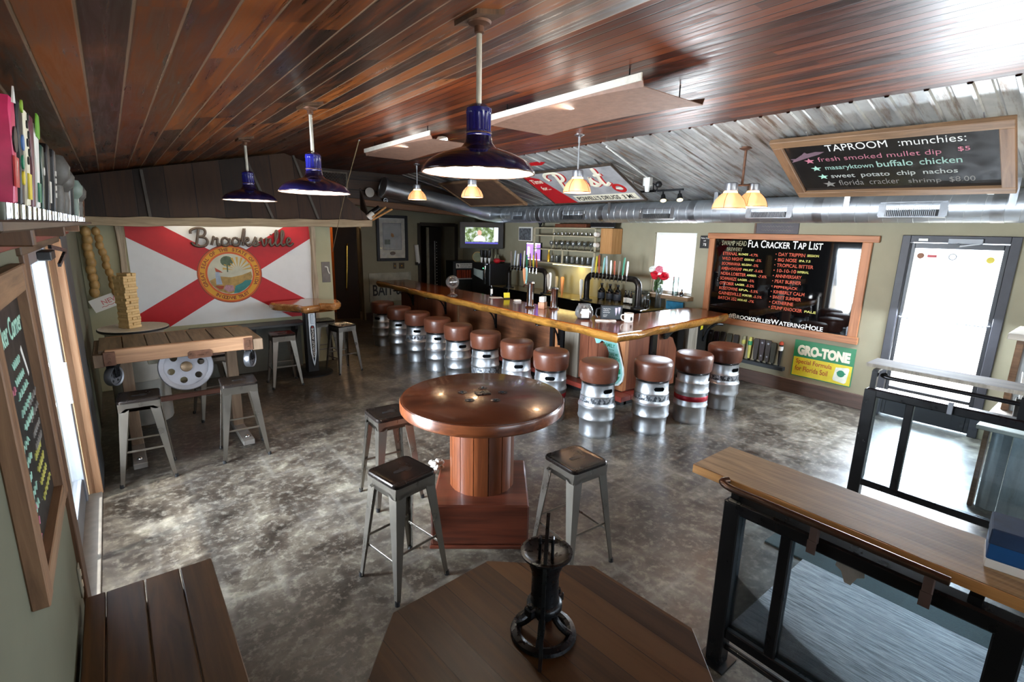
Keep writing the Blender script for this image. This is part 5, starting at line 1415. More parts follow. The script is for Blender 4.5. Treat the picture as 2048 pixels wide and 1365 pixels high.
# ================================================================== BACK WALL
t = thing('framed_print', 'tall framed print with white mat on the back wall', 'picture', wallB(5.55, 2.01, 0.003))
fr_ = B()
for x0, x1, y0, y1 in ((-0.42, -0.345, -0.56, 0.56), (0.345, 0.42, -0.56, 0.56), (-0.345, 0.345, 0.49, 0.56), (-0.345, 0.345, -0.56, -0.49)):
    fr_.box(x0, x1, y0, y1, 0, 0.04, 0.008)
obj('frame', fr_, m_black, t)
obj('mat_board', B().box(-0.345, 0.345, -0.49, 0.49, 0.005, 0.012), M('mat_white', '#cfcdc3', 0.6), t)
obj('inner_line', B().box(-0.25, 0.25, -0.29, 0.37, 0.012, 0.013), m_grey, t)
obj('print', B().box(-0.235, 0.235, -0.275, 0.355, 0.013, 0.0145), M('print_grey', '#b3b6b8', 0.6, 0, 0.2, 4), t)
obj('print_shape', B().prism([(-0.03, 0.13), (0.03, 0.11), (0.05, 0.04), (0.0, 0.02), (-0.04, 0.06)], 0.0145, 0.0155), m_roughedge, t)
obj('print_shadow', B().box(-0.21, -0.06, -0.15, -0.03, 0.0145, 0.0155), M('print_dark', '#5f6a62', 0.6, 0, 0.4, 16), t)
obj('medallion', B().lathe([(0, 0), (0.075, 0), (0.075, 0.004), (0, 0.004)], 24), m_darktrim, t, M=Matrix.Translation((0.0, -0.37, 0.012)) @ Matrix.Diagonal((1, 0.62, 1, 1)))
obj('pane', B().box(-0.345, 0.345, -0.49, 0.49, 0.018, 0.021), m_pane, t)
t = thing('bait_sign', 'weathered white board with BAIT in black letters on the back wall', 'sign', wallB(5.47, 0.80, 0.003))
obj('board', B().box(-0.57, 0.57, -0.36, 0.36, 0, 0.02, 0.003), M('weathered_white', '#a9a797', 0.7, 0, 0.25, 5), t)
obj('lettering', B().text('BAIT &', 0.36, Matrix.Translation((-0.50, -0.20, 0.0205)), 0.001, 0.006, width=0.80, height=0.28), m_black, t)
for x, w_, lb in ((5.60, 0.08, 'left one'), (5.79, 0.15, 'right, wider one')):
    t = thing('switch_plate', 'brown switch plate under the framed print on the back wall, %s' % lb, 'switch plate', wallB(x, 1.325, 0.0))
    obj('plate', B().box(-w_/2, w_/2, -0.075, 0.075, 0, 0.008, 0.003), M('plate_brown', '#4b3d28', 0.5), t)
    obj('toggle', B().box(-0.012, 0.012, -0.015, 0.015, 0.008, 0.02, 0.002), m_gold, t)
t = thing('cup_dispenser', 'long white tube dispenser on the back wall left of the dark doorway', 'dispenser', wallB(6.20, 1.6, 0.02))
obj('tube', B().cyl((-0.02, 0.25, 0.05), (0.03, -0.22, 0.05), 0.055, n=18), m_white, t)
obj('bracket', B().box(-0.03, 0.09, -0.27, -0.19, -0.015, 0.10, 0.006), m_black, t)

# ================================================================== LEFT WALL: chalkboard, handle shelf
t = thing('menu_chalkboard', 'big chalkboard in a rough wooden frame on the left wall', 'chalkboard', wallL(2.345, 1.585, 0.0))
hw, hh = 0.435, 0.50
obj('frame_side', B().box(-hw, -hw+0.085, -hh, hh, 0.0, 0.045, 0.004), m_barny, t)
obj('frame_side', B().box(hw-0.085, hw, -hh, hh, 0.0, 0.045, 0.004), m_barny, t)
obj('frame_rail', B().box(-hw+0.085, hw-0.085, hh-0.10, hh, 0.0, 0.043, 0.004), m_barn, t)
obj('frame_rail', B().box(-hw+0.085, hw-0.085, -hh, -hh+0.07, 0.0, 0.043, 0.004), m_barn, t)
obj('slate', B().box(-hw+0.085, hw-0.085, -hh+0.07, hh-0.10, 0.0, 0.012), m_chalk, t)
obj('chalk_heading', B().text('Cracker Corner', 0.11, Matrix.Translation((-0.32, 0.26, 0.0125)), 0.0008, 0.002, width=0.64), m_chalkg, t)
for q, (mt, x0, y0, n) in enumerate(((m_chalkp, -0.38, 0.20, 4), (m_chalkg, -0.05, 0.22, 5), (m_chalkdim, 0.12, 0.0, 4), (m_chalkg, -0.30, -0.10, 5), (m_chalkp, -0.36, -0.36, 3), (m_chalky, 0.06, -0.22, 4))):
    cb_ = B()
    for k in range(n):
        L_ = rnd.uniform(0.16, 0.26)
        cb_.tube([(x0*0.85+L_*j/16, y0*0.82-0.055*k+0.014*math.sin(j*2.1+k*1.3+q), 0.0135) for j in range(17)], 0.0028, 5)
    obj('chalk_lines', cb_, mt, t)
obj('chalk_stroke', B().prism([(0.18, 0.20), (0.26, 0.08), (0.28, 0.09), (0.21, 0.21)], 0.0125, 0.0135), m_chalkw, t)
t = thing('outlet_plate', 'pale outlet plate low on the left wall beyond the bench', 'outlet', wallL(3.04, 0.50, 0.0))
obj('plate', B().box(-0.05, 0.05, -0.085, 0.085, 0, 0.008, 0.003), M('plate_khaki', '#8d8b7a', 0.5), t)
obj('socket', B().cyl((0, 0.03, 0.008), (0, 0.03, 0.011), 0.018, n=14).cyl((0, -0.03, 0.008), (0, -0.03, 0.011), 0.018, n=14), m_cream, t)

t = thing('handle_shelf', 'long narrow shelf high on the left wall carrying tap handles', 'shelf', Matrix.Translation((WL, 0, 2.232)))
obj('shelf_board', B().box(0.0, 0.205, 1.0, 6.3, 0.0, 0.0185, 0.003), wood('shelf_dark_wood', '#2a1d13', '#4c3826', 'Y', 1, 0.5), t)
obj('back_rail', B().box(0.0, 0.03, 1.0, 6.3, -0.09, 0.0, 0.004), m_redstep, t)
for y in (1.9, 3.2, 4.8):
    obj('shelf_bracket', B().box(0.0, 0.16, y-0.03, y+0.03, -0.05, 0.0, 0.004), m_darktrim, t)
m_pink = M('hot_pink', '#c4305f', 0.4, 0, 0.25, 16)
HC = [('pink tap handle, nearest on the wall shelf', m_pink, 0.25, 0.040), ('black tap handle with coloured cartoon blobs, second on the wall shelf', m_black, 0.262, 0.046),
      ('cream and black dotted tap handle with a yellow foot, third on the wall shelf', m_cream, 0.262, 0.045), ('maroon tap handle next to the dotted one', M('maroon', '#5a2030', 0.4), 0.268, 0.04), ('green and white tap handle on the wall shelf', m_white, 0.264, 0.05),
      ('dark green tap handle on the wall shelf', M('bottle_green', '#123a2e', 0.35), 0.225, 0.045), ('black tap handle with a white side label on the wall shelf', m_black, 0.25, 0.055), ('dark grey tap handle with pale vertical letters on the wall shelf', M('charcoal', '#2c2e31', 0.4), 0.26, 0.06)]
ys = [1.515, 1.635, 1.755, 1.87, 1.99, 2.14, 2.34, 2.60]
SZ = 2.251
def tap_handle(lb, mt, hh, wd, M_, accents=(), grp='tap handles on the left wall shelf', kind=0):
    t = thing('display_handle', lb, 'tap handle', M_, grp)
    if kind == 0:
        bo = obj('handle_body', B().prism([(-wd*0.55, 0.036), (wd*0.55, 0.036), (wd*0.8, hh*0.5), (wd, hh-0.03), (wd*0.6, hh), (-wd*0.6, hh), (-wd, hh-0.03), (-wd*0.8, hh*0.5)], -0.016, 0.016, FR((0, 0, 0), (0, 1, 0), (0, 0, 1)), 0.004), mt, t)
    else:
        bo = obj('handle_body', B().lathe([(0, 0.036), (wd*0.4, 0.036), (wd*0.5, 0.10), (wd*0.42, hh*0.55), (wd*0.8, hh*0.68), (wd*0.85, hh*0.85), (wd*0.5, hh), (0, hh)], 12), mt, t)
    obj('ferrule', B().cyl((0, 0, -0.002), (0, 0, 0.036), 0.021, n=14), m_chrome, t)
    for nm, pts, am in accents:
        obj(nm, B().prism([(px_, py_*0.88) for px_, py_ in pts], 0.016, 0.019, FR((0, 0, 0), (0, 1, 0), (0, 0, 1))), am, bo)
    return t
def circ(x, y, r, n=12): return [(x+r*math.cos(2*PI*k/n), y+r*math.sin(2*PI*k/n)) for k in range(n)]
ACC = [
 [('white_triangle', [(-0.02, 0.27), (0.02, 0.275), (0.0, 0.31)], m_white), ('dark_portrait', circ(0, 0.19, 0.03), m_black), ('red_field', [(-0.03, 0.08), (0.03, 0.08), (0.035, 0.15), (-0.035, 0.15)], m_signred), ('white_mark', [(-0.012, 0.09), (0.0, 0.085), (0.012, 0.14), (0.0, 0.145)], m_white)],
 [('blue_blob', circ(0.01, 0.20, 0.02), M('blob_blue', '#4a78b8', 0.5)), ('green_blob', circ(0.0, 0.15, 0.018), m_tealdark), ('yellow_blob', circ(0, 0.11, 0.018), m_yellow), ('green_spot', circ(0.012, 0.29, 0.016), M('spot_green', '#8fb83a', 0.5))],
 [('dot', circ(0.013*(-1)**k, 0.285-0.024*k, 0.011), m_black) for k in range(6)]+[('yellow_foot', [(-0.025, 0.06), (0.025, 0.06), (0.03, 0.13), (-0.03, 0.13)], m_yellow)],
 [],
 [('green_crown', [(-0.038, 0.26), (0.038, 0.26), (0.045, 0.30), (0.03, 0.33), (-0.03, 0.33), (-0.045, 0.30)], M('leafy_green', '#6fae3a', 0.5)), ('green_foot', [(-0.028, 0.06), (0.028, 0.06), (0.032, 0.12), (-0.032, 0.12)], m_tealdark)],
 [('white_curl', circ(0.0, 0.17, 0.014), m_white)],
 [('side_label', [(-0.005, 0.07), (0.03, 0.07), (0.035, 0.15), (-0.001, 0.15)], m_paper)],
 [('pale_letters', [(-0.012, 0.10+0.03*k) if j == 0 else (0.012, 0.10+0.03*k) if j == 1 else (0.012, 0.12+0.03*k) if j == 2 else (-0.012, 0.12+0.03*k) for j in range(4)], m_chalkw) for k in range(4)]]
for (lb, mt, hh, wd), y, ac in zip(HC, ys, ACC):
    tap_handle(lb, mt, hh, wd*0.85, XYR(WL+0.155, y, SZ, 0) @ Matrix.Rotation(R(6), 4, 'Y'), ac)
m_pewter = M('pewter_dull', '#55534f', 0.55, 0.3, 0.3, 30)
gl = [('grey tap handle with a knobbed head beside the charcoal one', m_pewter, 0.27), ('grey metal tap handle in the middle of the wall shelf', m_pewter, 0.25), ('pale grey square headed tap handle on the wall shelf', m_grey, 0.24), ('black tap handle behind the pale grey one', m_black, 0.25), ('white and green tap handle far along the wall shelf', M('sage_handle', '#6f8078', 0.5), 0.26),
      ('slim white tap handle far along the wall shelf', m_white, 0.27), ('grey tap handle third from the far end of the wall shelf', m_pewter, 0.27), ('cream tap handle second from the far end of the wall shelf', m_cream, 0.28), ('brown tap handle at the far end of the wall shelf', m_rust, 0.28)]
for k, (lb, mt, hh) in enumerate(gl):
    tap_handle(lb, mt, hh, 0.06, XYR(WL+0.155, 2.90+0.36*k, SZ, 0) @ Matrix.Rotation(R(5), 4, 'Y'), (), kind=1 if k in (0, 1, 4, 6) else 0)
t = thing('door_hook', 'black hooked closer arm above the left doorway', 'door closer', wallL(3.75, 2.06, 0.042))
obj('arm', B().bar((-0.2, 0.06, 0.03), (0.55, 0.01, 0.05), 0.02, 0.014).bar((0.55, 0.01, 0.05), (0.2, -0.06, 0.03), 0.02, 0.014), m_iron, t)
obj('bracket_box', B().box(-0.05, 0.22, -0.02, 0.03, -0.04, 0.02, 0.005), m_black, t)

# ================================================================== RIGHT WALL: tap list, signs, tap handle rail
t = thing('tap_list_board', 'big glossy black beer list board in a cedar frame on the right wall', 'board', wallR(3.36, 1.60, 0.0))
X_ = lambda y: 3.36-y
obj('frame_rail', B().box(X_(4.50), X_(2.15), 0.60, 0.685, 0, 0.045, 0.005), m_cedar, t)
obj('frame_rail', B().box(X_(4.46), X_(2.20), -0.735, -0.64, 0, 0.045, 0.005), m_cedar, t)
obj('frame_side', B().box(X_(4.47), X_(4.375), -0.64, 0.60, 0, 0.04, 0.005), m_cedary, t)
obj('frame_side', B().box(X_(2.33), X_(2.22), -0.64, 0.60, 0, 0.04, 0.005), m_cedary, t)
gpn = B()
xa, xb = X_(4.375), X_(2.33)
gpn.loops([[Vector((xa+(xb-xa)*k/24, yy, 0.002+0.013*(1-((k-12)/12)**2))) for k in range(25)] for yy in (-0.64, 0.60)], False, False, False)
obj('gloss_panel', gpn, m_gloss, t)
zt = 0.016
hd_ = B()
def smallcaps(b, words, x, y, big, w_total, z):
    s_ = B()
    cx_ = 0.0
    for wd_ in words:
        for run in wd_:
            sz = big if run[1] else big*0.80
            tb = B().text(run[0], sz, None, 0.0008, 0.0018)
            xs = [v.co.x for v in tb.bm.verts]; mx = max(xs)
            s_.merge(tb.bm, Matrix.Translation((cx_, 0, 0)))
            cx_ += mx+big*0.05
        cx_ += big*0.22
    k = w_total/(cx_-big*0.22)
    b.merge(s_.bm, Matrix.Translation((x, y, z)) @ Matrix.Diagonal((k, 1, 1, 1)))
smallcaps(hd_, [[('F', 1), ('LA', 0)], [('C', 1), ('RACKER', 0)], [('T', 1), ('AP', 0)], [('L', 1), ('IST', 0)]], X_(3.84), 0.485, 0.155, 1.05, zt)
obj('white_heading', hd_, m_white, t)
hd_ = B()
smallcaps(hd_, [[('#B', 1), ('ROOKSVILLES', 0), ('W', 1), ('ATERING', 0), ('H', 1), ('OLE', 0)]], X_(4.01), -0.63, 0.105, 1.38, zt)
obj('hashtag_lettering', hd_, m_white, t)
obj('brewery_lettering', B().text('SWAMP HEAD', 0.10, Matrix.Translation((X_(4.26), 0.50, zt)), 0.0008, 0.0005, width=0.40, height=0.075).text('BREWERY', 0.08, Matrix.Translation((X_(4.17), 0.415, zt)), 0.0008, width=0.25, height=0.055), m_chalkolive, t)
LC = [('ETERNAL', 'BLONDE', '4.7%'), ('WILD NIGHT', 'CREAM ALE', '5%'), ('BOOMANANA', 'BELGIAN', '5%'), ('AMEN+SWAMP', 'FRUIT', '5.6%'), ('NDBA LOBSTER', 'AMBER', '7.6%'), ('SCHWARZE', 'LAGER', '5%'), ('OTTOBER', 'LAGER', '5.2%'), ('ROSETOWNE', 'IPA', '5.5%'), ('GAINESVILLE', 'PORTER', '5.5%'), ('BATCH 352', 'INDIA ALE', '7%')]
RC = [('DAY TRIPPIN', 'SESSION'), ('BIG NOSE', 'IPA 7.5'), ('TROPICAL BITTER', ''), ('10-10-10', 'IMPERIAL'), ('ANNIVERSARY', ''), ('PEAT BURNER', ''), ('PEPPERJACK', ''), ('KIMBERLY CALM', ''), ('SWEET SUMMER', ''), ('CATHERINE', ''), ('STUMP KNOCKER', 'PALE')]
o1, y1 = B(), B()
for k, (a_, b_, c_2) in enumerate(LC):
    yy = 0.35-0.078*k
    wa = 0.034*len(a_)
    o1.text(a_, 0.07, Matrix.Translation((X_(4.225), yy, zt)), 0.0008, 0.0012, width=wa, height=0.05).text('-'+c_2, 0.06, Matrix.Translation((X_(4.225)+wa+0.19, yy, zt)), 0.0008, 0.0008, height=0.04)
    y1.text(b_, 0.04, Matrix.Translation((X_(4.225)+wa+0.02, yy+0.008, zt)), 0.0008, 0.001, width=0.15, height=0.032)
for k, (a_, b_) in enumerate(RC):
    yy = 0.375-0.078*k
    wa = 0.033*len(a_)
    o1.text(a_, 0.07, Matrix.Translation((X_(3.37), yy, zt)), 0.0008, 0.0012, width=wa, height=0.05).cyl((X_(3.40), yy+0.025, zt), (X_(3.40), yy+0.025, zt+0.001), 0.008, n=8)
    if b_: y1.text(b_, 0.04, Matrix.Translation((X_(3.37)+wa+0.03, yy+0.008, zt)), 0.0008, 0.001, width=0.15, height=0.032)
obj('orange_lettering', o1, m_chalko, t)
obj('yellow_lettering', y1, m_chalky, t)
t = thing('price_sign', 'little black chalk sign hooked on the left edge of the beer list board', 'sign', wallR(4.55, 2.14, 0.02))
obj('board', B().box(-0.085, 0.085, -0.10, 0.10, 0, 0.012, 0.002), m_chalk, t)
obj('chalk_writing', B().text('Pitcher Price', 0.035, Matrix.Translation((-0.07, 0.05, 0.0125)), 0.0006, width=0.14).text('ask', 0.035, Matrix.Translation((-0.025, 0.01, 0.0125)), 0.0006).text('7$', 0.06, Matrix.Translation((-0.03, -0.06, 0.0125)), 0.0006), m_chalkw, t)
t = thing('slate_sign', 'narrow grey slate sign on the wall just above the beer list board', 'sign', wallR(3.44, 2.36, 0.0))
obj('board', B().box(-0.30, 0.30, -0.07, 0.08, 0, 0.015, 0.002), M('slate_violet', '#4a4448', 0.6, 0, 0.1), t)
obj('end_strip', B().box(-0.33, -0.30, -0.07, 0.08, 0, 0.018), m_darktrim, t)
sw = B()
for k in range(2):
    sw.tube([(-0.22+0.012*q, 0.035-0.055*k+0.010*math.sin(q*1.9+k), 0.0155) for q in range(38)], 0.003, 5)
obj('chalk_writing', sw, m_chalkdim, t)
t = thing('fertilizer_sign', 'green and yellow tin sign reading GRO-TONE low on the right wall', 'sign', wallR(2.585, 0.535, 0.0))
obj('yellow_field', B().box(-0.375, 0.375, -0.255, 0.02, 0, 0.008), m_yellow, t)
obj('green_band', B().box(-0.375, 0.375, 0.02, 0.255, 0, 0.008), m_green, t)
eb = B()
for x0, x1, y0, y1_ in ((-0.385, 0.385, 0.255, 0.265), (-0.385, 0.385, -0.265, -0.255), (-0.385, -0.375, -0.255, 0.255), (0.375, 0.385, -0.255, 0.255)): eb.box(x0, x1, y0, y1_, 0, 0.010)
obj('border', eb, m_green, t)
obj('white_lettering', B().text('GRO-TONE', 0.2, Matrix.Translation((-0.335, 0.065, 0.0085)), 0.001, 0.013, width=0.67, height=0.15), m_cream, t)
obj('red_lettering', B().text('Special Formula', 0.09, Matrix.Translation((-0.34, -0.07, 0.0085)), 0.001, 0.001, width=0.47, height=0.085).text('for Florida Soil', 0.09, Matrix.Translation((-0.34, -0.18, 0.0085)), 0.001, 0.001, width=0.43, height=0.075), m_rustred, t)
sk_ = obj('sack_picture', B().prism([(0.18, -0.03), (0.33, -0.01), (0.345, -0.03), (0.325, -0.215), (0.305, -0.235), (0.17, -0.215), (0.16, -0.19)], 0.008, 0.0095), M('sack_white', '#dfe2d4', 0.5), t)
obj('sack_print', B().prism(circ(0.25, -0.105, 0.048), 0.0095, 0.0105).box(0.20, 0.31, -0.105, -0.09, 0.0105, 0.0115), m_tealdark, sk_)
t = thing('handle_rail', 'dark narrow rail low on the right wall below the beer list board', 'shelf', wallR(3.88, 0.335, 0.0))
obj('rail_board', B().box(-0.80, 0.82, -0.03, 0.025, 0, 0.09, 0.004), M('rail_dark', '#23282c', 0.5), t)
dk = [M('dark_walnut', '#2b211a', 0.5, 0, 0.3, 12), M('dark_moss', '#343426', 0.55, 0, 0.3, 12), M('dark_plum', '#2a1a1c', 0.5, 0, 0.3, 12)]
RH = [(4.62, 0.32, 0), (4.54, 0.40, 2), (4.45, 0.34, 0), (4.36, 0.36, 1), (4.26, 0.37, 0), (4.16, 0.36, 2), (4.05, 0.37, 0), (3.94, 0.36, 1), (3.83, 0.36, 0), (3.50, 0.36, 0), (3.41, 0.36, 2), (3.32, 0.36, 0), (3.24, 0.34, 1)]
for k, (y, hh, c) in enumerate(RH):
    t = thing('rail_handle', 'dark wooden tap handle standing on the low wall rail', 'tap handle', XYR(WR-0.045, y, 0.36, 180), 'dark tap handles on the low wall rail')
    obj('handle_body', B().prism([(-0.026, 0.03), (0.026, 0.03), (0.034, hh*0.5), (0.042, hh-0.02), (0.03, hh), (-0.03, hh), (-0.042, hh-0.02), (-0.034, hh*0.5)], -0.014, 0.014, FR((0, 0, 0), (0, 1, 0), (0, 0, 1)), 0.003), dk[c], t)
    obj('ferrule', B().cyl((0, 0, 0), (0, 0, 0.035), 0.012, n=10), m_iron, t)
    if k in (4, 10, 11):
        obj('pale_emblem', B().prism(circ(0, hh*0.86, 0.016, 8), 0.0145, 0.017, FR((0, 0, 0), (0, 1, 0), (0, 0, 1))).prism(circ(0, hh*0.3, 0.014, 8), 0.0145, 0.017, FR((0, 0, 0), (0, 1, 0), (0, 0, 1))), m_silver, t)
for y, lb, cols in ((3.70, 'yellowish tap handle on the low wall rail', (m_chalkolive, m_chalky)), (3.60, 'pale olive tap handle on the low wall rail', (m_chalky, m_green)), (3.14, 'orange and white tap handle at the right end of the low wall rail', (m_black, m_white))):
    t = thing('rail_handle', lb, 'tap handle', XYR(WR-0.045, y, 0.36, 180))
    obj('handle_body', B().lathe([(0, 0.03), (0.018, 0.03), (0.022, 0.10), (0.030, 0.30), (0.022, 0.36), (0, 0.365)], 12), cols[0], t)
    obj('colour_band', B().lathe([(0.0285, 0.24), (0.033, 0.245), (0.033, 0.30), (0.0305, 0.305)], 12), cols[1], t)
    obj('ferrule', B().cyl((0, 0, 0), (0, 0, 0.035), 0.012, n=10), m_iron, t)
    if y < 3.2: obj('orange_head', B().ball((0, 0, 0.345), 0.032, 1, 1, 1.1, 12), m_chalko, t)

# ================================================================== OVERHEAD: lamps, panels, duct, hung signs
def blue_pendant(label, x, y):
    zc = 2.88+0.218*x
    t = thing('pendant_lamp', label, 'pendant lamp', Matrix.Translation((x, y, 0)), 'navy enamel pendant lamps')
    z0 = 2.515
    obj('shade', B().lathe([(0.265, z0), (0.268, z0+0.006), (0.262, z0+0.022), (0.235, z0+0.052), (0.185, z0+0.080), (0.125, z0+0.100), (0.085, z0+0.112), (0.066, z0+0.135), (0.060, z0+0.165), (0.058, z0+0.165), (0.060, z0+0.13), (0.083, z0+0.105), (0.125, z0+0.094), (0.185, z0+0.074), (0.235, z0+0.046), (0.260, z0+0.018), (0.262, z0+0.004)], 56), m_navy, t)
    inn = B()
    pr = [(0.262, z0+0.001), (0.2585, z0+0.016), (0.234, z0+0.043), (0.184, z0+0.071), (0.124, z0+0.091), (0.082, z0+0.102), (0.055, z0+0.12)]
    rings = [[Vector((r*math.cos(2*PI*i/56), r*math.sin(2*PI*i/56), z)) for i in range(56)] for r, z in pr]
    inn.loops(rings, True, False, False)
    obj('enamel_lining', inn, m_enamel, t)
    obj('rust_rim', B().tube([(0.2665*math.cos(2*PI*i/64), 0.2665*math.sin(2*PI*i/64), z0+0.001+0.0015*math.sin(i*1.7)) for i in range(64)], 0.0032, 6, True), m_rust, t)
    co = B()
    rg = []
    for z, r in ((z0+0.165, 0.052), (z0+0.168, 0.058), (z0+0.185, 0.060), (z0+0.19, 0.056), (z0+0.262, 0.056), (z0+0.267, 0.060), (z0+0.285, 0.058), (z0+0.300, 0.040), (z0+0.305, 0.018)):
        rg.append([Vector((r*(1+(0.035*math.cos(14*2*PI*i/84) if z0+0.187 < z < z0+0.265 else 0))*math.cos(2*PI*i/84), r*(1+(0.035*math.cos(14*2*PI*i/84) if z0+0.187 < z < z0+0.265 else 0))*math.sin(2*PI*i/84), z)) for i in range(84)])
    co.loops(rg)
    cc = obj('collar', co, m_navyblue, t)
    obj('collar_ring', B().tube([(0.0595*math.cos(2*PI*i/40), 0.0595*math.sin(2*PI*i/40), z0+0.178) for i in range(40)], 0.0035, 6, True), m_rust, cc)
    obj('rod', B().cyl((0, 0, z0+0.30), (0, 0, zc-0.05), 0.0125, n=16), M('chipped_rod', '#d9d2c2', 0.5, 0, 0.5, 14, (1, 1, 0.4)) if 'chipped_rod' not in bpy.data.materials else bpy.data.materials['chipped_rod'], t)
    obj('ceiling_flange', B().lathe([(0.013, zc-0.075), (0.022, zc-0.07), (0.022, zc-0.045), (0.05, zc-0.035), (0.055, zc-0.025), (0, zc-0.025)], 24), m_rust, t)
    obj('ceiling_block', B().prism([(-0.075, -0.03), (0.075, 0.003), (0.075, 0.03), (-0.075, 0.03)], -0.09, 0.09, FR((0, 0, zc-0.006), (1, 0, 0), (0, 0, 1))), m_darktrim, t)
    obj('bulb', B().ball((0, 0, z0+0.052), 0.034, 1, 1, 1.2, 16), m_bulbw, t)
    light('POINT', 'pendant_light', (x, y, z0+0.012), 15, (1.0, 0.88, 0.72), shadow_soft_size=0.035)
blue_pendant('navy enamel pendant lamp nearest the camera, largest of the three', 1.415, 2.055)
blue_pendant('middle one of the three navy enamel pendant lamps', 1.33, 4.22)
blue_pendant('navy enamel pendant lamp farthest from the camera, in front of the plank canopy', 1.245, 6.16)

def amber_glass():
    a = N('amber_prismatic_glass')
    st = a.n('ShaderNodeTexWave', wave_type='BANDS', bands_direction='X')
    a.set(lin('#e8b48a'), 0.25)
    a.p.inputs['Transmission Weight'].default_value = 0.35
    a.p.inputs['Emission Color'].default_value = (1.0, 0.50, 0.22, 1)
    a.p.inputs['Emission Strength'].default_value = 0.5
    return a.m
m_amber = amber_glass()
m_ambertop = emit('amber_neck_glow', (1.0, 0.62, 0.30), 2.2)
def amber_shade(t, c, D, z0, suffix=''):
    r = D/2; h = D*0.47
    pr = [(r, z0), (r*1.01, z0+0.006), (r*0.97, z0+h*0.25), (r*0.84, z0+h*0.58), (r*0.62, z0+h*0.86), (r*0.46, z0+h)]
    b = B()
    n = 60
    def ring(k, off):
        rr_, z = pr[k]
        return [Vector((c[0]+(rr_-off)*(1+0.008*math.cos(15*2*PI*i/n*2))*math.cos(2*PI*i/n), c[1]+(rr_-off)*(1+0.008*math.cos(15*2*PI*i/n*2))*math.sin(2*PI*i/n), z)) for i in range(n)]
    b.loops([ring(k, 0) for k in range(len(pr))]+[ring(k, 0.005) for k in range(len(pr)-1, -1, -1)], True, False, False)
    sh_ = obj('shade', b, m_amber, t)
    obj('wire_cage', B().tube([(c[0]+r*1.015*math.cos(2*PI*i/48), c[1]+r*1.015*math.sin(2*PI*i/48), z0+0.004) for i in range(48)], 0.003, 5, True).tube([(c[0]+x*1.03*math.cos(0.7+yaw), c[1]-x*1.03*math.sin(0.7+yaw), z) for x, z in pr], 0.0022, 5).tube([(c[0]-x*1.03*math.cos(0.2), c[1]-x*1.03*math.sin(0.2), z) for x, z in pr], 0.0022, 5), m_iron, sh_)
    obj('neck_glow', B().lathe([(r*0.44, z0+h*0.99), (r*0.40, z0+h*1.12), (r*0.34, z0+h*1.16), (0, z0+h*1.16)], 28, c=(c[0], c[1], 0)), m_ambertop, t)
    obj('socket_cap', B().lathe([(0, z0+h*1.16), (r*0.40, z0+h*1.16), (r*0.41, z0+h*1.18), (r*0.40, z0+h*1.62), (r*0.34, z0+h*1.68), (0, z0+h*1.68)], 24, c=(c[0], c[1], 0)), m_silver, t)
    obj('bulb', B().ball((c[0], c[1], z0+h*0.62), r*0.26, 1, 1, 1.25, 14), m_bulb, t)
    light('POINT', 'amber_light', (t.matrix_world.translation.x+c[0], t.matrix_world.translation.y+c[1], z0+h*0.15), 12, (1.0, 0.72, 0.45), shadow_soft_size=0.04)
    return z0+h*1.68
for x, y, zc, z0, lb in ((4.37, 8.25, 3.36, 2.76, 'amber glass pendant lamp farthest from the camera, below the rusty ceiling panel'),
                         (4.33, 6.45, 3.36, 2.73, 'amber glass pendant lamp in the middle, half behind the big navy lamp'),
                         (4.42, 4.36, 3.36, 2.71, 'amber glass pendant lamp in front of the hanging Post sign')):
    t = thing('amber_lamp', lb, 'pendant lamp', Matrix.Translation((x, y, 0)), 'amber glass pendant lamps')
    bpy.context.view_layer.update()
    zt_ = amber_shade(t, (0, 0), 0.325, z0)
    obj('rod', B().cyl((0, 0, zt_), (0, 0, zc-0.012), 0.010, n=12).cyl((0, 0, zc-0.09), (0, 0, zc-0.012), 0.017, n=12), m_steel2, t)
    obj('ceiling_flange', B().lathe([(0, zc-0.03), (0.02, zc-0.03), (0.058, zc-0.008), (0.058, zc), (0, zc)], 24), m_steel2, t)
t = thing('twin_lamp', 'pair of amber glass lamps on one rod under the corrugated roof', 'pendant lamp', Matrix.Translation((5.66, 3.0, 0)))
bpy.context.view_layer.update()
za = amber_shade(t, (-0.13, 0.05), 0.36, 2.545)
zb = amber_shade(t, (0.16, -0.06), 0.33, 2.575)
zc = metal_z(5.66)
obj('rod', B().cyl((0.01, 0, 2.80), (0.01, 0, zc-0.01), 0.014, n=12).cyl((-0.13, 0.05, 2.80), (0.16, -0.06, 2.82), 0.012, n=10), m_rust, t)
obj('ceiling_flange', B().lathe([(0, zc-0.03), (0.02, zc-0.03), (0.065, zc-0.012), (0.065, zc+0.005), (0, zc+0.005)], 24), m_rust, t)

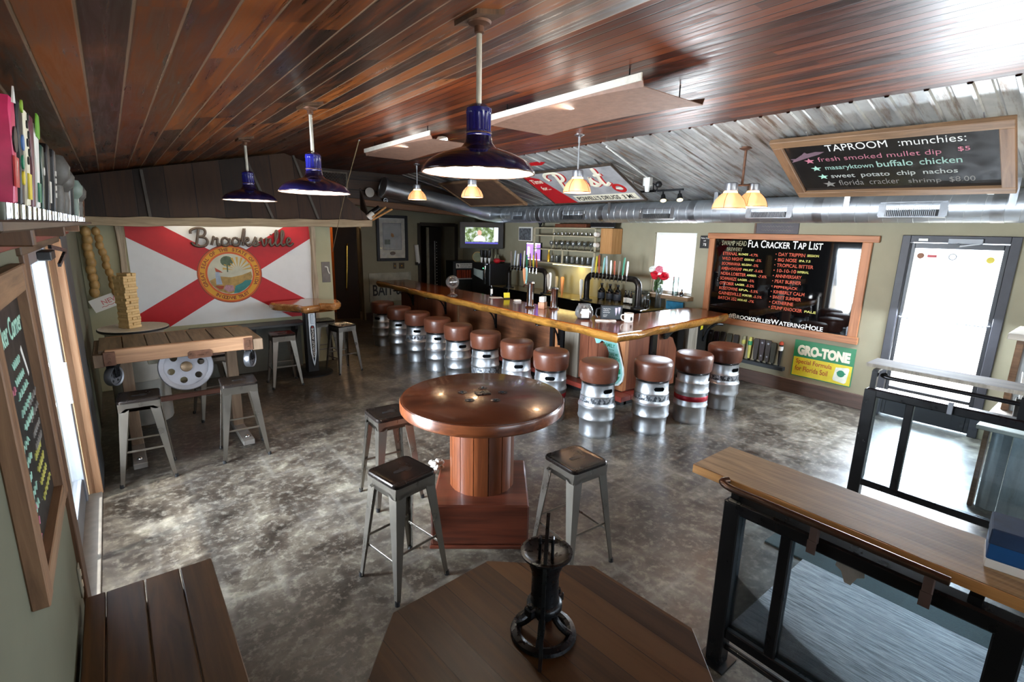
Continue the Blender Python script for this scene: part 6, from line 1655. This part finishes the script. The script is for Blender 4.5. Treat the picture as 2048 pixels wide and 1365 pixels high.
# sheet metal panels hung under the wood ceiling, tube lights hidden above them
for x0, x1, y0, y1, lb in ((2.87, 3.62, 2.28, 4.00, 'rusty sheet metal panel hung under the wood ceiling, right of the big navy lamp'), (2.83, 3.50, 5.02, 6.80, 'rusty sheet metal panel hung under the wood ceiling, left of the big navy lamp')):
    t = thing('ceiling_panel', lb, 'ceiling panel', Matrix.Translation(((x0+x1)/2, (y0+y1)/2, 3.2)))
    hx, hy = (x1-x0)/2, (y1-y0)/2
    n = 14
    def zz(k): return 0.03*(1-((k-n/2)/(n/2))**2)
    obj('sheet', B().loops([[Vector((-hx, -hy+2*hy*k/n, zz(k)+0.05)), Vector((-hx+0.02, -hy+2*hy*k/n, zz(k))), Vector((hx-0.02, -hy+2*hy*k/n, zz(k))), Vector((hx, -hy+2*hy*k/n, zz(k)+0.05)),
              Vector((hx-0.005, -hy+2*hy*k/n, zz(k)+0.05)), Vector((hx-0.024, -hy+2*hy*k/n, zz(k)+0.005)), Vector((-hx+0.024, -hy+2*hy*k/n, zz(k)+0.005)), Vector((-hx+0.005, -hy+2*hy*k/n, zz(k)+0.05))] for k in range(n+1)]), m_rustsheet, t)
    obj('pale_lip', B().box(-hx-0.012, -hx, -hy, hy, 0.035, 0.085, 0.002), m_offwhite, t)
    for sx in (-1, 1):
        for sy in (-1, 1):
            obj('hanger_rod', B().cyl((sx*hx*0.8, sy*hy*0.8, 0.01), (sx*hx*0.8, sy*hy*0.8, 0.16), 0.005, n=8), m_iron, t)
    obj('tube_light', B().cyl((0.0, -hy*0.75, 0.062), (0.0, hy*0.75, 0.062), 0.016, n=12), emit('tube_glow', (1.0, 0.95, 0.85), 3), t)
    light('AREA', 'panel_uplight', (t.location.x-hx*0.1, t.location.y, 3.29), 1.6, (1.0, 0.94, 0.84), (-0.5, 0, 1), shape='RECTANGLE', size=0.05, size_y=hy*1.0)
t = thing('spot_lamp', 'small round lit spot lamp beside the left ceiling panel', 'spot lamp', FR((3.30, 5.56, 3.29), (1, 0, 0), (0, -1, 0)))
obj('housing', B().lathe([(0.075, 0.0), (0.08, -0.01), (0.06, -0.05), (0.0, -0.06), (0.0, -0.055), (0.055, -0.045), (0.072, -0.008)], 24), m_white, t)
obj('lens', B().cyl((0, 0, -0.012), (0, 0, -0.006), 0.072, n=24), m_bulbw, t)
obj('spring_clip', B().bar((0.05, 0.03, -0.02), (0.16, 0.08, -0.05), 0.012, 0.003), m_brass, t)
t = thing('cane_pole', 'thin cane pole hanging from the ceiling in front of the passage', 'pole', Matrix.Translation((0, 0, 0)))
obj('pole', B().tube([(2.655, 6.54, 3.355), (2.70, 7.1, 2.90), (2.755, 7.7, 2.36), (2.80, 8.2, 1.86)], 0.008, 8, rs=[0.007, 0.006, 0.005, 0.004]), M('cane', '#8d7a5d', 0.5), t)
obj('hook', B().ball((2.655, 6.54, 3.345), 0.014, n=8), m_steel2, t)

# hung signs: planes tipped forward under the roof
def hungM(x, y, z, skew=0.0):
    return FR((x, y, z), (skew, -1, -skew*0.5), (-0.894, 0, 0.447))
pm = hungM(5.87, 5.74, 2.95)
t = thing('soda_sign', 'big old Post sign with a red stripe hung under the corrugated roof', 'sign', pm)
obj('panel', B().box(-0.975, 0.975, -0.465, 0.465, -0.015, 0.0), M('sign_worn_grey', '#a7a7a9', 0.5, 0.2, 0.3, 3.5), t)
fr_ = B()
for x0, x1, y0, y1 in ((-0.99, 0.99, 0.455, 0.485), (-0.99, 0.99, -0.485, -0.455), (-0.99, -0.965, -0.455, 0.455), (0.965, 0.99, -0.455, 0.455)): fr_.box(x0, x1, y0, y1, -0.02, 0.012, 0.003)
obj('frame', fr_, M('sign_frame_dark', '#4a3f36', 0.5, 0.3, 0.3, 14), t)
obj('red_stripe', B().prism([(-0.965, 0.455), (-0.965, -0.455), (-0.42, -0.455), (-0.60, 0.12), (-0.66, 0.30)][::1], 0.0, 0.003), m_signred, t)
obj('small_lettering', B().text('Time', 0.17, Matrix.Translation((-0.93, 0.18, 0.003)), 0.001, 0.003, shear=0.2, width=0.26).text('for...', 0.15, Matrix.Translation((-0.86, -0.02, 0.003)), 0.001, 0.003, shear=0.2, width=0.20), m_cream, t)
sh2 = script_word('Post', 0.20, -0.35, 0.0, 0.004, 0.030, spacing=1.25)
sh2.bm.transform(Matrix.Translation((0.018, -0.018, 0.0)) @ Matrix.Diagonal((1, 1, 0.25, 1)))
obj('script_shadow', sh2, m_signred, t)
sh1 = script_word('Post', 0.20, -0.35, 0.0, 0.03, 0.031, spacing=1.25)
sh1.bm.transform(Matrix.Diagonal((1, 1, 0.3, 1)))
obj('script_lettering', sh1, m_cream, t)
obj('white_strip', B().box(-0.36, 0.90, -0.425, -0.255, 0.0, 0.003), m_cream, t)
obj('black_lettering', B().text("POWELL'S DRUGS  3 MI.", 0.15, Matrix.Translation((-0.32, -0.395, 0.0035)), 0.001, 0.003, width=1.16, height=0.115), m_black, t)
obj('round_badge', B().lathe([(0.06, 0), (0.115, 0), (0.115, 0.003), (0.06, 0.003)], 28), m_signred, t, M=Matrix.Translation((0.72, -0.11, 0)))
obj('badge_centre', B().prism([(0.72-0.07, -0.13), (0.72+0.07, -0.13), (0.72+0.05, -0.09), (0.72-0.05, -0.09)], 0.003, 0.005), m_cream, t)
for x in (-0.8, 0.8):
    obj('hanger_strap', B().box(x-0.012, x+0.012, 0.485, 0.62, -0.01, -0.004), m_steel2, t)
    obj('hanger_wire', B().cyl((x, -0.30, -0.015), (x, -0.24, -0.26), 0.004, n=6), m_steel2, t)
t = thing('food_chalkboard', 'framed chalkboard listing taproom munchies hung under the corrugated roof', 'chalkboard', hungM(5.88, 1.725, 2.944, 0.045))
hw, hh = 0.905, 0.525
obj('slate', B().box(-hw+0.09, hw-0.09, -hh+0.095, hh-0.095, -0.01, 0.0), M('chalkboard_satin', '#1d1b1b', 0.22, 0, 0.2, 3, rvar=0.06), t)
obj('frame_rail', B().box(-hw, hw, hh-0.10, hh, -0.02, 0.03, 0.005), m_barn, t)
obj('frame_rail', B().box(-hw, hw, -hh, -hh+0.10, -0.02, 0.03, 0.005), m_barn, t)
obj('frame_side', B().box(-hw, -hw+0.095, -hh+0.10, hh-0.10, -0.02, 0.03, 0.005), m_barny, t)
obj('frame_side', B().box(hw-0.095, hw, -hh+0.10, hh-0.10, -0.02, 0.03, 0.005), m_barny, t)
obj('white_heading', B().text('TAPROOM', 0.13, Matrix.Translation((-0.44, 0.275, 0.0005)), 0.0008, -0.0005, width=0.50, height=0.105), m_chalkw, t)
obj('white_subheading', B().text(':munchies:', 0.12, Matrix.Translation((0.14, 0.275, 0.0005)), 0.0008, -0.001, width=0.46, height=0.10), m_chalkw, t)
obj('pink_line', B().text('fresh smoked mullet dip', 0.1, Matrix.Translation((-0.55, 0.115, 0.0005)), 0.0008, -0.0012, width=0.98, height=0.10).text('$5', 0.085, Matrix.Translation((0.54, 0.14, 0.0005)), 0.0008), m_chalkp, t)
m_mint = M('chalk_mint', '#8fb0a4', 0.8)
for wd_, x, w_ in (('masaryktown', -0.52, 0.42), ('buffalo', -0.07, 0.28), ('chicken', 0.26, 0.30)):
    obj('green_word', B().text(wd_, 0.1, Matrix.Translation((x, -0.035, 0.0005)), -0.0012, 0.0008, width=w_, height=0.10), m_mint, t)
obj('white_line', B().text('sweet  potato  chip  nachos', 0.1, Matrix.Translation((-0.50, -0.19, 0.0005)), -0.0012, 0.0008, width=1.02, height=0.10), M('chalk_soft', '#a9aca6', 0.8), t)
for wd_, x, w_ in (('florida', -0.45, 0.22), ('cracker', -0.18, 0.25), ('shrimp', 0.14, 0.25), ('$8.00', 0.45, 0.18)):
    obj('grey_word', B().text(wd_, 0.1, Matrix.Translation((x, -0.335, 0.0005)), 0.0008, -0.0012, width=w_, height=0.095), m_chalkdim, t)
def star(cx_, cy_, r): return [(cx_+(r if k % 2 == 0 else r*0.42)*math.cos(PI/2+PI*k/5), cy_+(r if k % 2 == 0 else r*0.42)*math.sin(PI/2+PI*k/5)) for k in range(10)]
for k, (y, mt) in enumerate(((0.135, m_chalkp), (-0.005, m_chalkg), (-0.16, m_chalkg), (-0.305, m_chalkdim))):
    obj('chalk_star', B().prism(star(-0.63+0.03*k, y, 0.05+0.012*(k == 3)), 0.0, 0.0015), mt, t)
obj('chalk_fish', B().prism([(-0.80, 0.13), (-0.74, 0.15), (-0.62, 0.20), (-0.52, 0.235), (-0.46, 0.275), (-0.54, 0.285), (-0.62, 0.265), (-0.64, 0.29), (-0.67, 0.255), (-0.75, 0.19), (-0.80, 0.19), (-0.775, 0.165)], 0.0, 0.0012), M('chalk_mauve', '#6e5560', 0.8), t)
for x in (-0.55, 0.72):
    obj('hanger_strap', B().bar((x, -hh+0.02, -0.02), (x-0.02, -hh-0.22, -0.10), 0.05, 0.003, 0, (0, 0, 1)), m_steel2, t)
    obj('hanger_wire', B().cyl((x, hh-0.05, -0.02), (x, hh+0.06, -0.02), 0.006, n=6), m_steel2, t)
t = thing('brown_board', 'dark brown framed board hung under the corrugated roof left of the Post sign', 'board', hungM(5.86, 8.42, 2.955, 0.02))
obj('panel', B().box(-0.93, 0.93, -0.44, 0.44, -0.015, 0.0), M('board_rust_brown', '#5a4232', 0.55, 0.1, 0.3, 6), t)
obj('frame', B().box(0.90, 0.95, -0.46, 0.46, -0.02, 0.015).box(-0.95, -0.90, -0.46, 0.46, -0.02, 0.015).box(-0.90, 0.90, 0.42, 0.46, -0.02, 0.015).box(-0.90, 0.90, -0.46, -0.42, -0.02, 0.015), m_barn, t)
tag(obj('red_pennant', B().prism([(-0.55, 0.02), (0.30, -0.05), (0.42, 0.0), (0.30, 0.04)], 0, 0.006), m_signred, None, 30, hungM(5.30, 6.35, 3.275)), 'slim red pennant fixed to the roof above the Post sign', 'pennant')
t = thing('track_light', 'black track with two small spot heads under the corrugated roof', 'track light', Matrix.Translation((6.55, 4.75, 2.87)))
obj('track', B().box(-0.012, 0.012, -0.42, 0.36, 0, 0.03), m_black, t)
for y in (-0.08, -0.36):
    sp_ = obj('spot_head', B().cyl((0, y, 0.0), (-0.02, y-0.02, -0.06), 0.012, n=8).cyl((-0.02, y-0.02, -0.05), (-0.05, y-0.05, -0.13), 0.028, 0.045, 16), m_black, t)
    obj('lens', B().cyl((-0.048, y-0.048, -0.125), (-0.053, y-0.053, -0.138), 0.043, n=16), emit('spot_lens', (1, 0.85, 0.5), 0.9) if 'spot_lens' not in bpy.data.materials else bpy.data.materials['spot_lens'], sp_)
obj('stem', B().cyl((0, 0.1, 0.03), (0, 0.1, metal_z(6.55)-2.87), 0.010, n=8), m_black, t)
t = thing('conduit', 'white conduit with a white junction box running down the corrugated roof', 'conduit', Matrix.Translation((0, 0, 0)))
obj('pipe', B().cyl((5.05, 4.50, metal_z(5.05)-0.035), (6.22, 4.72, metal_z(6.22)-0.035), 0.011, n=10), m_white, t)
obj('junction_box', B().box(6.19, 6.27, 4.66, 4.78, metal_z(6.22)-0.15, metal_z(6.22)-0.03, 0.006).cyl((6.23, 4.72, 2.85), (6.23, 4.72, metal_z(6.22)-0.12), 0.03, 0.045, 14), m_white, t)
obj('cable', B().tube(catmull([(6.25, 4.70, 2.98), (6.32, 4.62, 2.93), (6.36, 4.66, 2.86), (6.42, 4.74, 2.89)], 6), 0.010, 6).ball((6.33, 4.60, 2.95), 0.05, n=10), m_black, t)

# spiral air duct
t = thing('air_duct', 'long round galvanised air duct along the top of the right wall', 'air duct', Matrix.Translation((0, 0, 0)))
DX, DZ, DR = 7.30, 2.61, 0.172
obj('duct_run', B().cyl((DX, YF, DZ), (DX, 9.55, DZ), DR, n=40, cap=False), m_duct, t)
el = [(DX, 9.55, DZ), (DX-0.02, 9.75, DZ+0.005), (DX-0.12, 9.93, DZ+0.02), (DX-0.35, 10.0, DZ+0.06), (DX-0.7, 10.0, DZ+0.13), (4.5, 9.95, 3.06)]
obj('duct_branch', B().tube(catmull(el, 5), DR, 32), m_duct, t)
sm = B()
y = YF+0.1
m_seam = M('duct_seam', '#d3d8dc', 0.42, 0.9, 0.05)
while y < 9.5:
    sm.tube([(DX+(DR+0.001)*math.cos(2*PI*i/40), y+0.10*i/40, DZ+(DR+0.001)*math.sin(2*PI*i/40)) for i in range(41)], 0.0028, 4)
    y += 0.145
obj('spiral_seams', sm, m_seam, t)
for y in (8.18, 6.42, 4.55, 2.75, 1.05, 9.5):
    obj('collar_band', B().lathe([(DR, -0.055), (DR+0.004, -0.055), (DR+0.004, 0.055), (DR, 0.055)], 40, FR((DX, y, DZ), (1, 0, 0), (0, 0, 1))), m_steel2, t)
for y0, y1 in ((3.64, 3.07), (2.05, 1.47), (5.50, 4.87), (7.43, 6.80), (9.03, 8.62)):
    w_ = (y0-y1)/2; yc = (y0+y1)/2
    g = obj('grille', B().box(-w_, w_, -0.075, 0.075, -0.03, 0.0, 0.003), m_black, t, M=FR((DX-DR*0.98, yc, DZ-0.03), (0, -1, 0), (0.12, 0, 1)))
    gf = B()
    for x0, x1, a_, b_ in ((-w_-0.02, w_+0.02, 0.075, 0.09), (-w_-0.02, w_+0.02, -0.09, -0.075), (-w_-0.03, -w_+0.045, -0.075, 0.075), (w_-0.045, w_+0.03, -0.075, 0.075)): gf.box(x0, x1, a_, b_, -0.04, 0.008, 0.002)
    obj('grille_frame', gf, m_steel2, g)
    fn = B(); nf = int((2*w_-0.1)/0.018)
    for k in range(nf):
        fn.box(-w_+0.05+0.018*k, -w_+0.056+0.018*k, -0.075, 0.075, 0.0, 0.006)
    obj('grille_fins', fn, m_steel2, g)
for y in (6.2, 4.15, 2.42, 0.95):
    obj('hanger_strap', B().box(DX-DR-0.004, DX-DR-0.001, y-0.03, y+0.03, DZ-0.02, metal_z(DX-DR)+0.02), m_steel2, t)
obj('end_flange', B().lathe([(DR, -0.02), (DR+0.04, -0.02), (DR+0.04, 0.02), (DR, 0.02)], 32, FR((4.5, 9.95, 3.06), (0, 1, 0), (0.25, 0, 0.97))), m_duct, t)
t = thing('mesh_panel', 'dark wire mesh panel in a pale frame on the gable siding', 'panel', FR((3.55, 10.13, 3.06), (1, 0, 0), (0, 0, 1)))
obj('frame', B().box(-0.28, -0.25, -0.25, 0.25, 0, 0.02).box(0.25, 0.28, -0.25, 0.25, 0, 0.02).box(-0.25, 0.25, 0.22, 0.25, 0, 0.02).box(-0.25, 0.25, -0.25, -0.22, 0, 0.02), m_greywood, t)
mb = B()
for k in range(-8, 9):
    for sgn in (-1, 1):
        xa = max(-0.25, k*0.06-0.22); xb = min(0.25, k*0.06+0.22)
        if xb > xa: mb.cyl((xa, sgn*(xa-k*0.06), 0.005), (xb, sgn*(xb-k*0.06), 0.005), 0.003, n=4)
obj('wire_mesh', mb, m_silver, t)
tag(obj('white_disc', B().cyl((0, 0, 0), (0, 0, 0.02), 0.095, n=28), m_paper, None, 35, FR((4.28, 10.13, 2.96), (1, 0, 0), (0, 0, 1))), 'round white disc on the gable siding left of the duct end', 'disc')
tag(obj('small_bell', B().ball((0, 0, 0.02), 0.035, n=12).cyl((0, 0, 0), (0, 0, 0.02), 0.05, n=16), m_steel2, None, 35, FR((4.62, 10.13, 2.82), (1, 0, 0), (0, 0, 1))), 'small round metal fitting on the gable siding under the duct end', 'fitting')

# ================================================================== RAILINGS, MAT, COUNTER AT THE RIGHT
struct('trim_7', B().box(2.62, 3.60, -3.0, 1.14, 0.0, 0.012), m_concrete)
tag(obj('floor_mat', B().box(3.60, 3.96, -2.6, 1.41, 0.0, 0.012, 0.004), m_rubber), 'long dark green rubber mat on the floor behind the near railing', 'mat')
def railing(name, label, X, Y0, zt, zl, posts, plank, pipeX, pipez, pipe_rng, m_pl):
    t = thing(name, label, 'railing', Matrix.Translation((X, Y0, 0)))
    for k, (y, wd) in enumerate(posts):
        obj('post', B().box(-wd/2, wd/2, y-wd/2, y+wd/2, 0.0 if wd > 0.07 else zl, zt, 0.006), m_blacksteel, t)
    big = [y for y, w_ in posts if w_ > 0.07]
    obj('top_rail', B().box(-0.042, 0.042, posts[-1][0], posts[0][0]+0.03, zt-0.06, zt+0.012, 0.010), m_blacksteel, t)
    obj('bottom_rail', B().box(-0.03, 0.03, posts[-1][0], posts[0][0], zl-0.03, zl+0.03, 0.006), m_blacksteel, t)
    for y in big:
        obj('foot_plate', B().box(-0.075, 0.075, y-0.075, y+0.075, 0, 0.010).cyl((0.055, y+0.055, 0.0), (0.055, y+0.055, 0.04), 0.010, n=8).cyl((-0.055, y+0.055, 0.0), (-0.055, y+0.055, 0.03), 0.010, n=8), m_blacksteel, t)
    for a_, b_ in zip(posts[:-1], posts[1:]):
        obj('clear_panel', B().box(-0.003, 0.003, b_[0]+b_[1]/2, a_[0]-a_[1]/2, zl+0.03, zt-0.06), m_panel, t)
    px0, px1, py0, py1, pz0, pz1 = plank
    pk = B()
    n = 24
    pk.loops([[Vector((px0+0.004*math.sin(k*1.9), py1+(py0-py1)*k/n, pz0)), Vector((px1+0.003*math.sin(k*2.7), py1+(py0-py1)*k/n, pz0)), Vector((px1+0.004*math.sin(k*2.7), py1+(py0-py1)*k/n, pz1)), Vector((px0+0.005*math.sin(k*1.9), py1+(py0-py1)*k/n, pz1))] for k in range(n+1)])
    p_ = obj('plank_shelf', pk, m_pl, t)
    obj('sawn_edge', B().box(px0-0.008, px0-0.001, py0, py1-0.002, pz0+0.001, pz1-0.001), m_roughedge if X < 3 else m_greywood, p_)
    for y in big[:1]+[big[0]-0.9, big[-1]]:
        obj('shelf_bracket', B().box(min(0, px0), max(0.04, px0+0.22), y-0.02, y+0.02, pz0-0.014, pz0).box(-0.02, 0.02, y-0.02, y+0.02, zt, pz0-0.01), m_blacksteel, t)
    ya, yb = pipe_rng
    obj('hand_pipe', B().tube(catmull([(pipeX+0.05, ya-0.01, pipez+0.012), (pipeX+0.015, ya+0.005, pipez+0.008), (pipeX, ya-0.05, pipez), (pipeX, ya-0.2, pipez)], 4)+[(pipeX, yb, pipez)], 0.017, 12), m_copper if X < 3 else m_blacksteel, t)
    return t
def sawn_mat():
    a = N('circular_sawn_plank')
    tc = a.n('ShaderNodeTexCoord')
    mp = a.n('ShaderNodeMapping'); mp.inputs['Location'].default_value = (0.5, 1.9, 0); a.l(tc.outputs['Object'], mp.inputs[0])
    wv = a.n('ShaderNodeTexWave', wave_type='RINGS', rings_direction='Z'); a.l(mp.outputs[0], wv.inputs['Vector'])
    wv.inputs['Scale'].default_value = 19.0; wv.inputs['Distortion'].default_value = 0.7; wv.inputs['Detail'].default_value = 1.0
    g = a.noise(a.coord((1, 0.08, 1)), 26, 6, 0.6, 0.8)
    big = a.noise(a.coord(), 2.6, 4, 0.6)
    col = a.ramp(g, [(0.32, lin('#7d6645')), (0.7, lin('#b99c70'))])
    col = a.mix(a.ramp(wv.outputs['Fac'], [(0.6, 0.0), (0.95, 0.13)]), col, lin('#b3a388'))
    col = a.mix(a.ramp(big, [(0.45, 0.0), (0.75, 0.5)]), col, lin('#6d5a45'))
    a.set(col, 0.6)
    a.bump(g, 0.2, 0.004)
    return a.m
m_sawn = sawn_mat()
m_copper = M('dark_copper_pipe', '#5b463a', 0.32, 0.8, 0.2, 10)
nr = railing('steel_railing', 'near black steel railing with clear panels and a sawn plank shelf', 2.315, 0.0, 0.955, 0.21, [(1.065, 0.085), (0.805, 0.052), (0.06, 0.085), (-1.0, 0.085)], (0.0, 0.375, -1.3, 1.315, 1.005, 1.05), -0.062, 1.035, (1.12, 0.235), m_sawn)
obj('lower_pipe', B().cyl((0, 1.065, 0.12), (0, -1.0, 0.12), 0.018, n=10), m_blacksteel, nr)
for y in (0.685, 0.29):
    obj('hanging_clip', B().box(-0.075, -0.045, y-0.016, y+0.016, 0.945, 1.035, 0.002).box(-0.078, -0.072, y-0.018, y+0.018, 0.90, 0.96), M('clip_brown', '#4d3c36', 0.5) if 'clip_brown' not in bpy.data.materials else bpy.data.materials['clip_brown'], nr)
obj('clear_sticker', B().prism([(-0.05, 0.045), (0.05, 0.045), (0.055, 0.01), (0.03, -0.005), (0.012, -0.05), (-0.012, -0.05), (-0.03, -0.005), (-0.055, 0.01)], 0, 0.0015, FR((-0.0045, 0.55, 0.85), (0, -1, 0), (0, 0, 1))), M('sticker_taupe', '#8d857c', 0.5), nr)
fr2 = railing('steel_railing', 'far black steel railing with a plank shelf in front of the bright glass door', 4.95, 0.0, 1.0, 0.165, [(1.26, 0.09), (0.985, 0.055), (0.10, 0.085), (-0.9, 0.085)], (0.07, 0.36, -1.2, 1.355, 1.17, 1.20), 0.05, 1.108, (1.22, -0.6), wood('grey_plank_wood', '#544d45', '#83796c', 'Y', 1.0, 0.75, None, 0.2, spec=0.2))
obj('hanging_clip', B().box(-0.062, -0.043, 0.72, 0.752, 0.945, 1.04, 0.002), m_silver, fr2)
t = thing('napkin_carton', 'small blue carton with a white base standing on the near plank shelf', 'box', XYR(2.535, 0.135, 1.05, 8))
obj('carton', B().box(-0.085, 0.085, -0.055, 0.055, 0.035, 0.158, 0.004), M('carton_blue', '#15538f', 0.45, 0, 0.15, 6), t)
obj('white_base', B().box(-0.086, 0.086, -0.056, 0.056, 0.0, 0.035, 0.003), m_white, t)
obj('top_band', B().box(-0.0865, 0.0865, -0.0565, 0.0565, 0.095, 0.159, 0.004), M('carton_navy', '#1c3658', 0.8, 0, 0.3, 12), t)
t = thing('napkin_carton', 'small red carton with a white base at the right edge on the near plank shelf', 'box', XYR(2.62, -0.02, 1.05, 8))
obj('carton', B().box(-0.05, 0.05, -0.045, 0.045, 0.06, 0.17, 0.004), m_signred, t)
obj('white_base', B().box(-0.051, 0.051, -0.046, 0.046, 0.0, 0.06, 0.003), m_grey, t)

# corrugated half wall with counter, behind the far railing
t = thing('service_counter', 'waist high counter clad in corrugated tin and wood at the right edge', 'counter', Matrix.Translation((5.62, 0.60, 0)))
obj('counter_board', B().box(-0.06, 1.30, -1.0, 0.05, 0.70, 0.735, 0.005), wood('counter_pale_wood', '#8d8478', '#c2b9aa', 'Y', 1, 0.5), t)
obj('corner_board', B().box(-0.03, 0.06, -0.035, 0.0, 0.0, 0.70, 0.004), m_barny, t)
cg = B()
cg.loops([[Vector((0.0+0.012*math.sin(k*1.1), -0.05-0.018*k, z)) for k in range(8)] for z in (0.0, 0.70)], False, False, False)
obj('corrugated_strip', cg, m_tinc, t)
obj('tin_panel', B().box(0.0, 1.2, -0.95, -0.18, 0.0, 0.70), m_tinc, t)
obj('seam_board', B().box(-0.02, 0.02, -0.52, -0.44, 0.0, 0.70, 0.004), m_greywood, t)
t = thing('tin_cabinet', 'tall tin clad cabinet with a pale wooden top at the right edge', 'cabinet', Matrix.Translation((6.30, 0.60, 0.735)))
obj('top_board', B().box(-0.10, 0.55, -0.8, 0.06, 0.66, 0.715, 0.005), wood('cabinet_top_wood', '#a79d8e', '#d5ccbc', 'Y', 1, 0.5), t)
obj('corner_board', B().box(-0.04, 0.04, -0.05, 0.0, 0.0, 0.66, 0.004), m_barny, t)
obj('tin_body', B().box(-0.01, 0.5, -0.75, -0.05, 0.0, 0.66), m_tinc, t)
t = thing('cutlery_cup', 'dark cup of white handled cutlery on the tin clad counter', 'cutlery', XYR(5.98, 0.44, 0.735, 0))
obj('cup', B().lathe([(0, 0), (0.05, 0), (0.055, 0.2), (0.05, 0.2), (0.045, 0.01), (0, 0.01)], 20), m_black, t)
for k in range(8):
    a = 2*PI*k/8
    obj('cutlery_handle', B().bar((0.02*math.cos(a), 0.02*math.sin(a), 0.02), (0.055*math.cos(a)-0.01, 0.05*math.sin(a), 0.40+0.015*(k % 3)), 0.018, 0.008, 0.002), m_white, t)
t = thing('sauce_caddy', 'black caddy standing on the tin clad counter behind the far railing', 'caddy', XYR(5.95, 0.20, 0.735, 0))
obj('tray', B().box(-0.10, 0.10, -0.13, 0.13, 0, 0.05, 0.006), m_black, t)
for k in range(3):
    obj('sauce_bottle', B().lathe([(0, 0.01), (0.032, 0.01), (0.034, 0.14), (0.015, 0.18), (0.012, 0.22), (0, 0.22)], 14, c=(0.0, -0.08+0.08*k, 0)), (m_signred, m_amberglass, m_amberglass)[k], t)
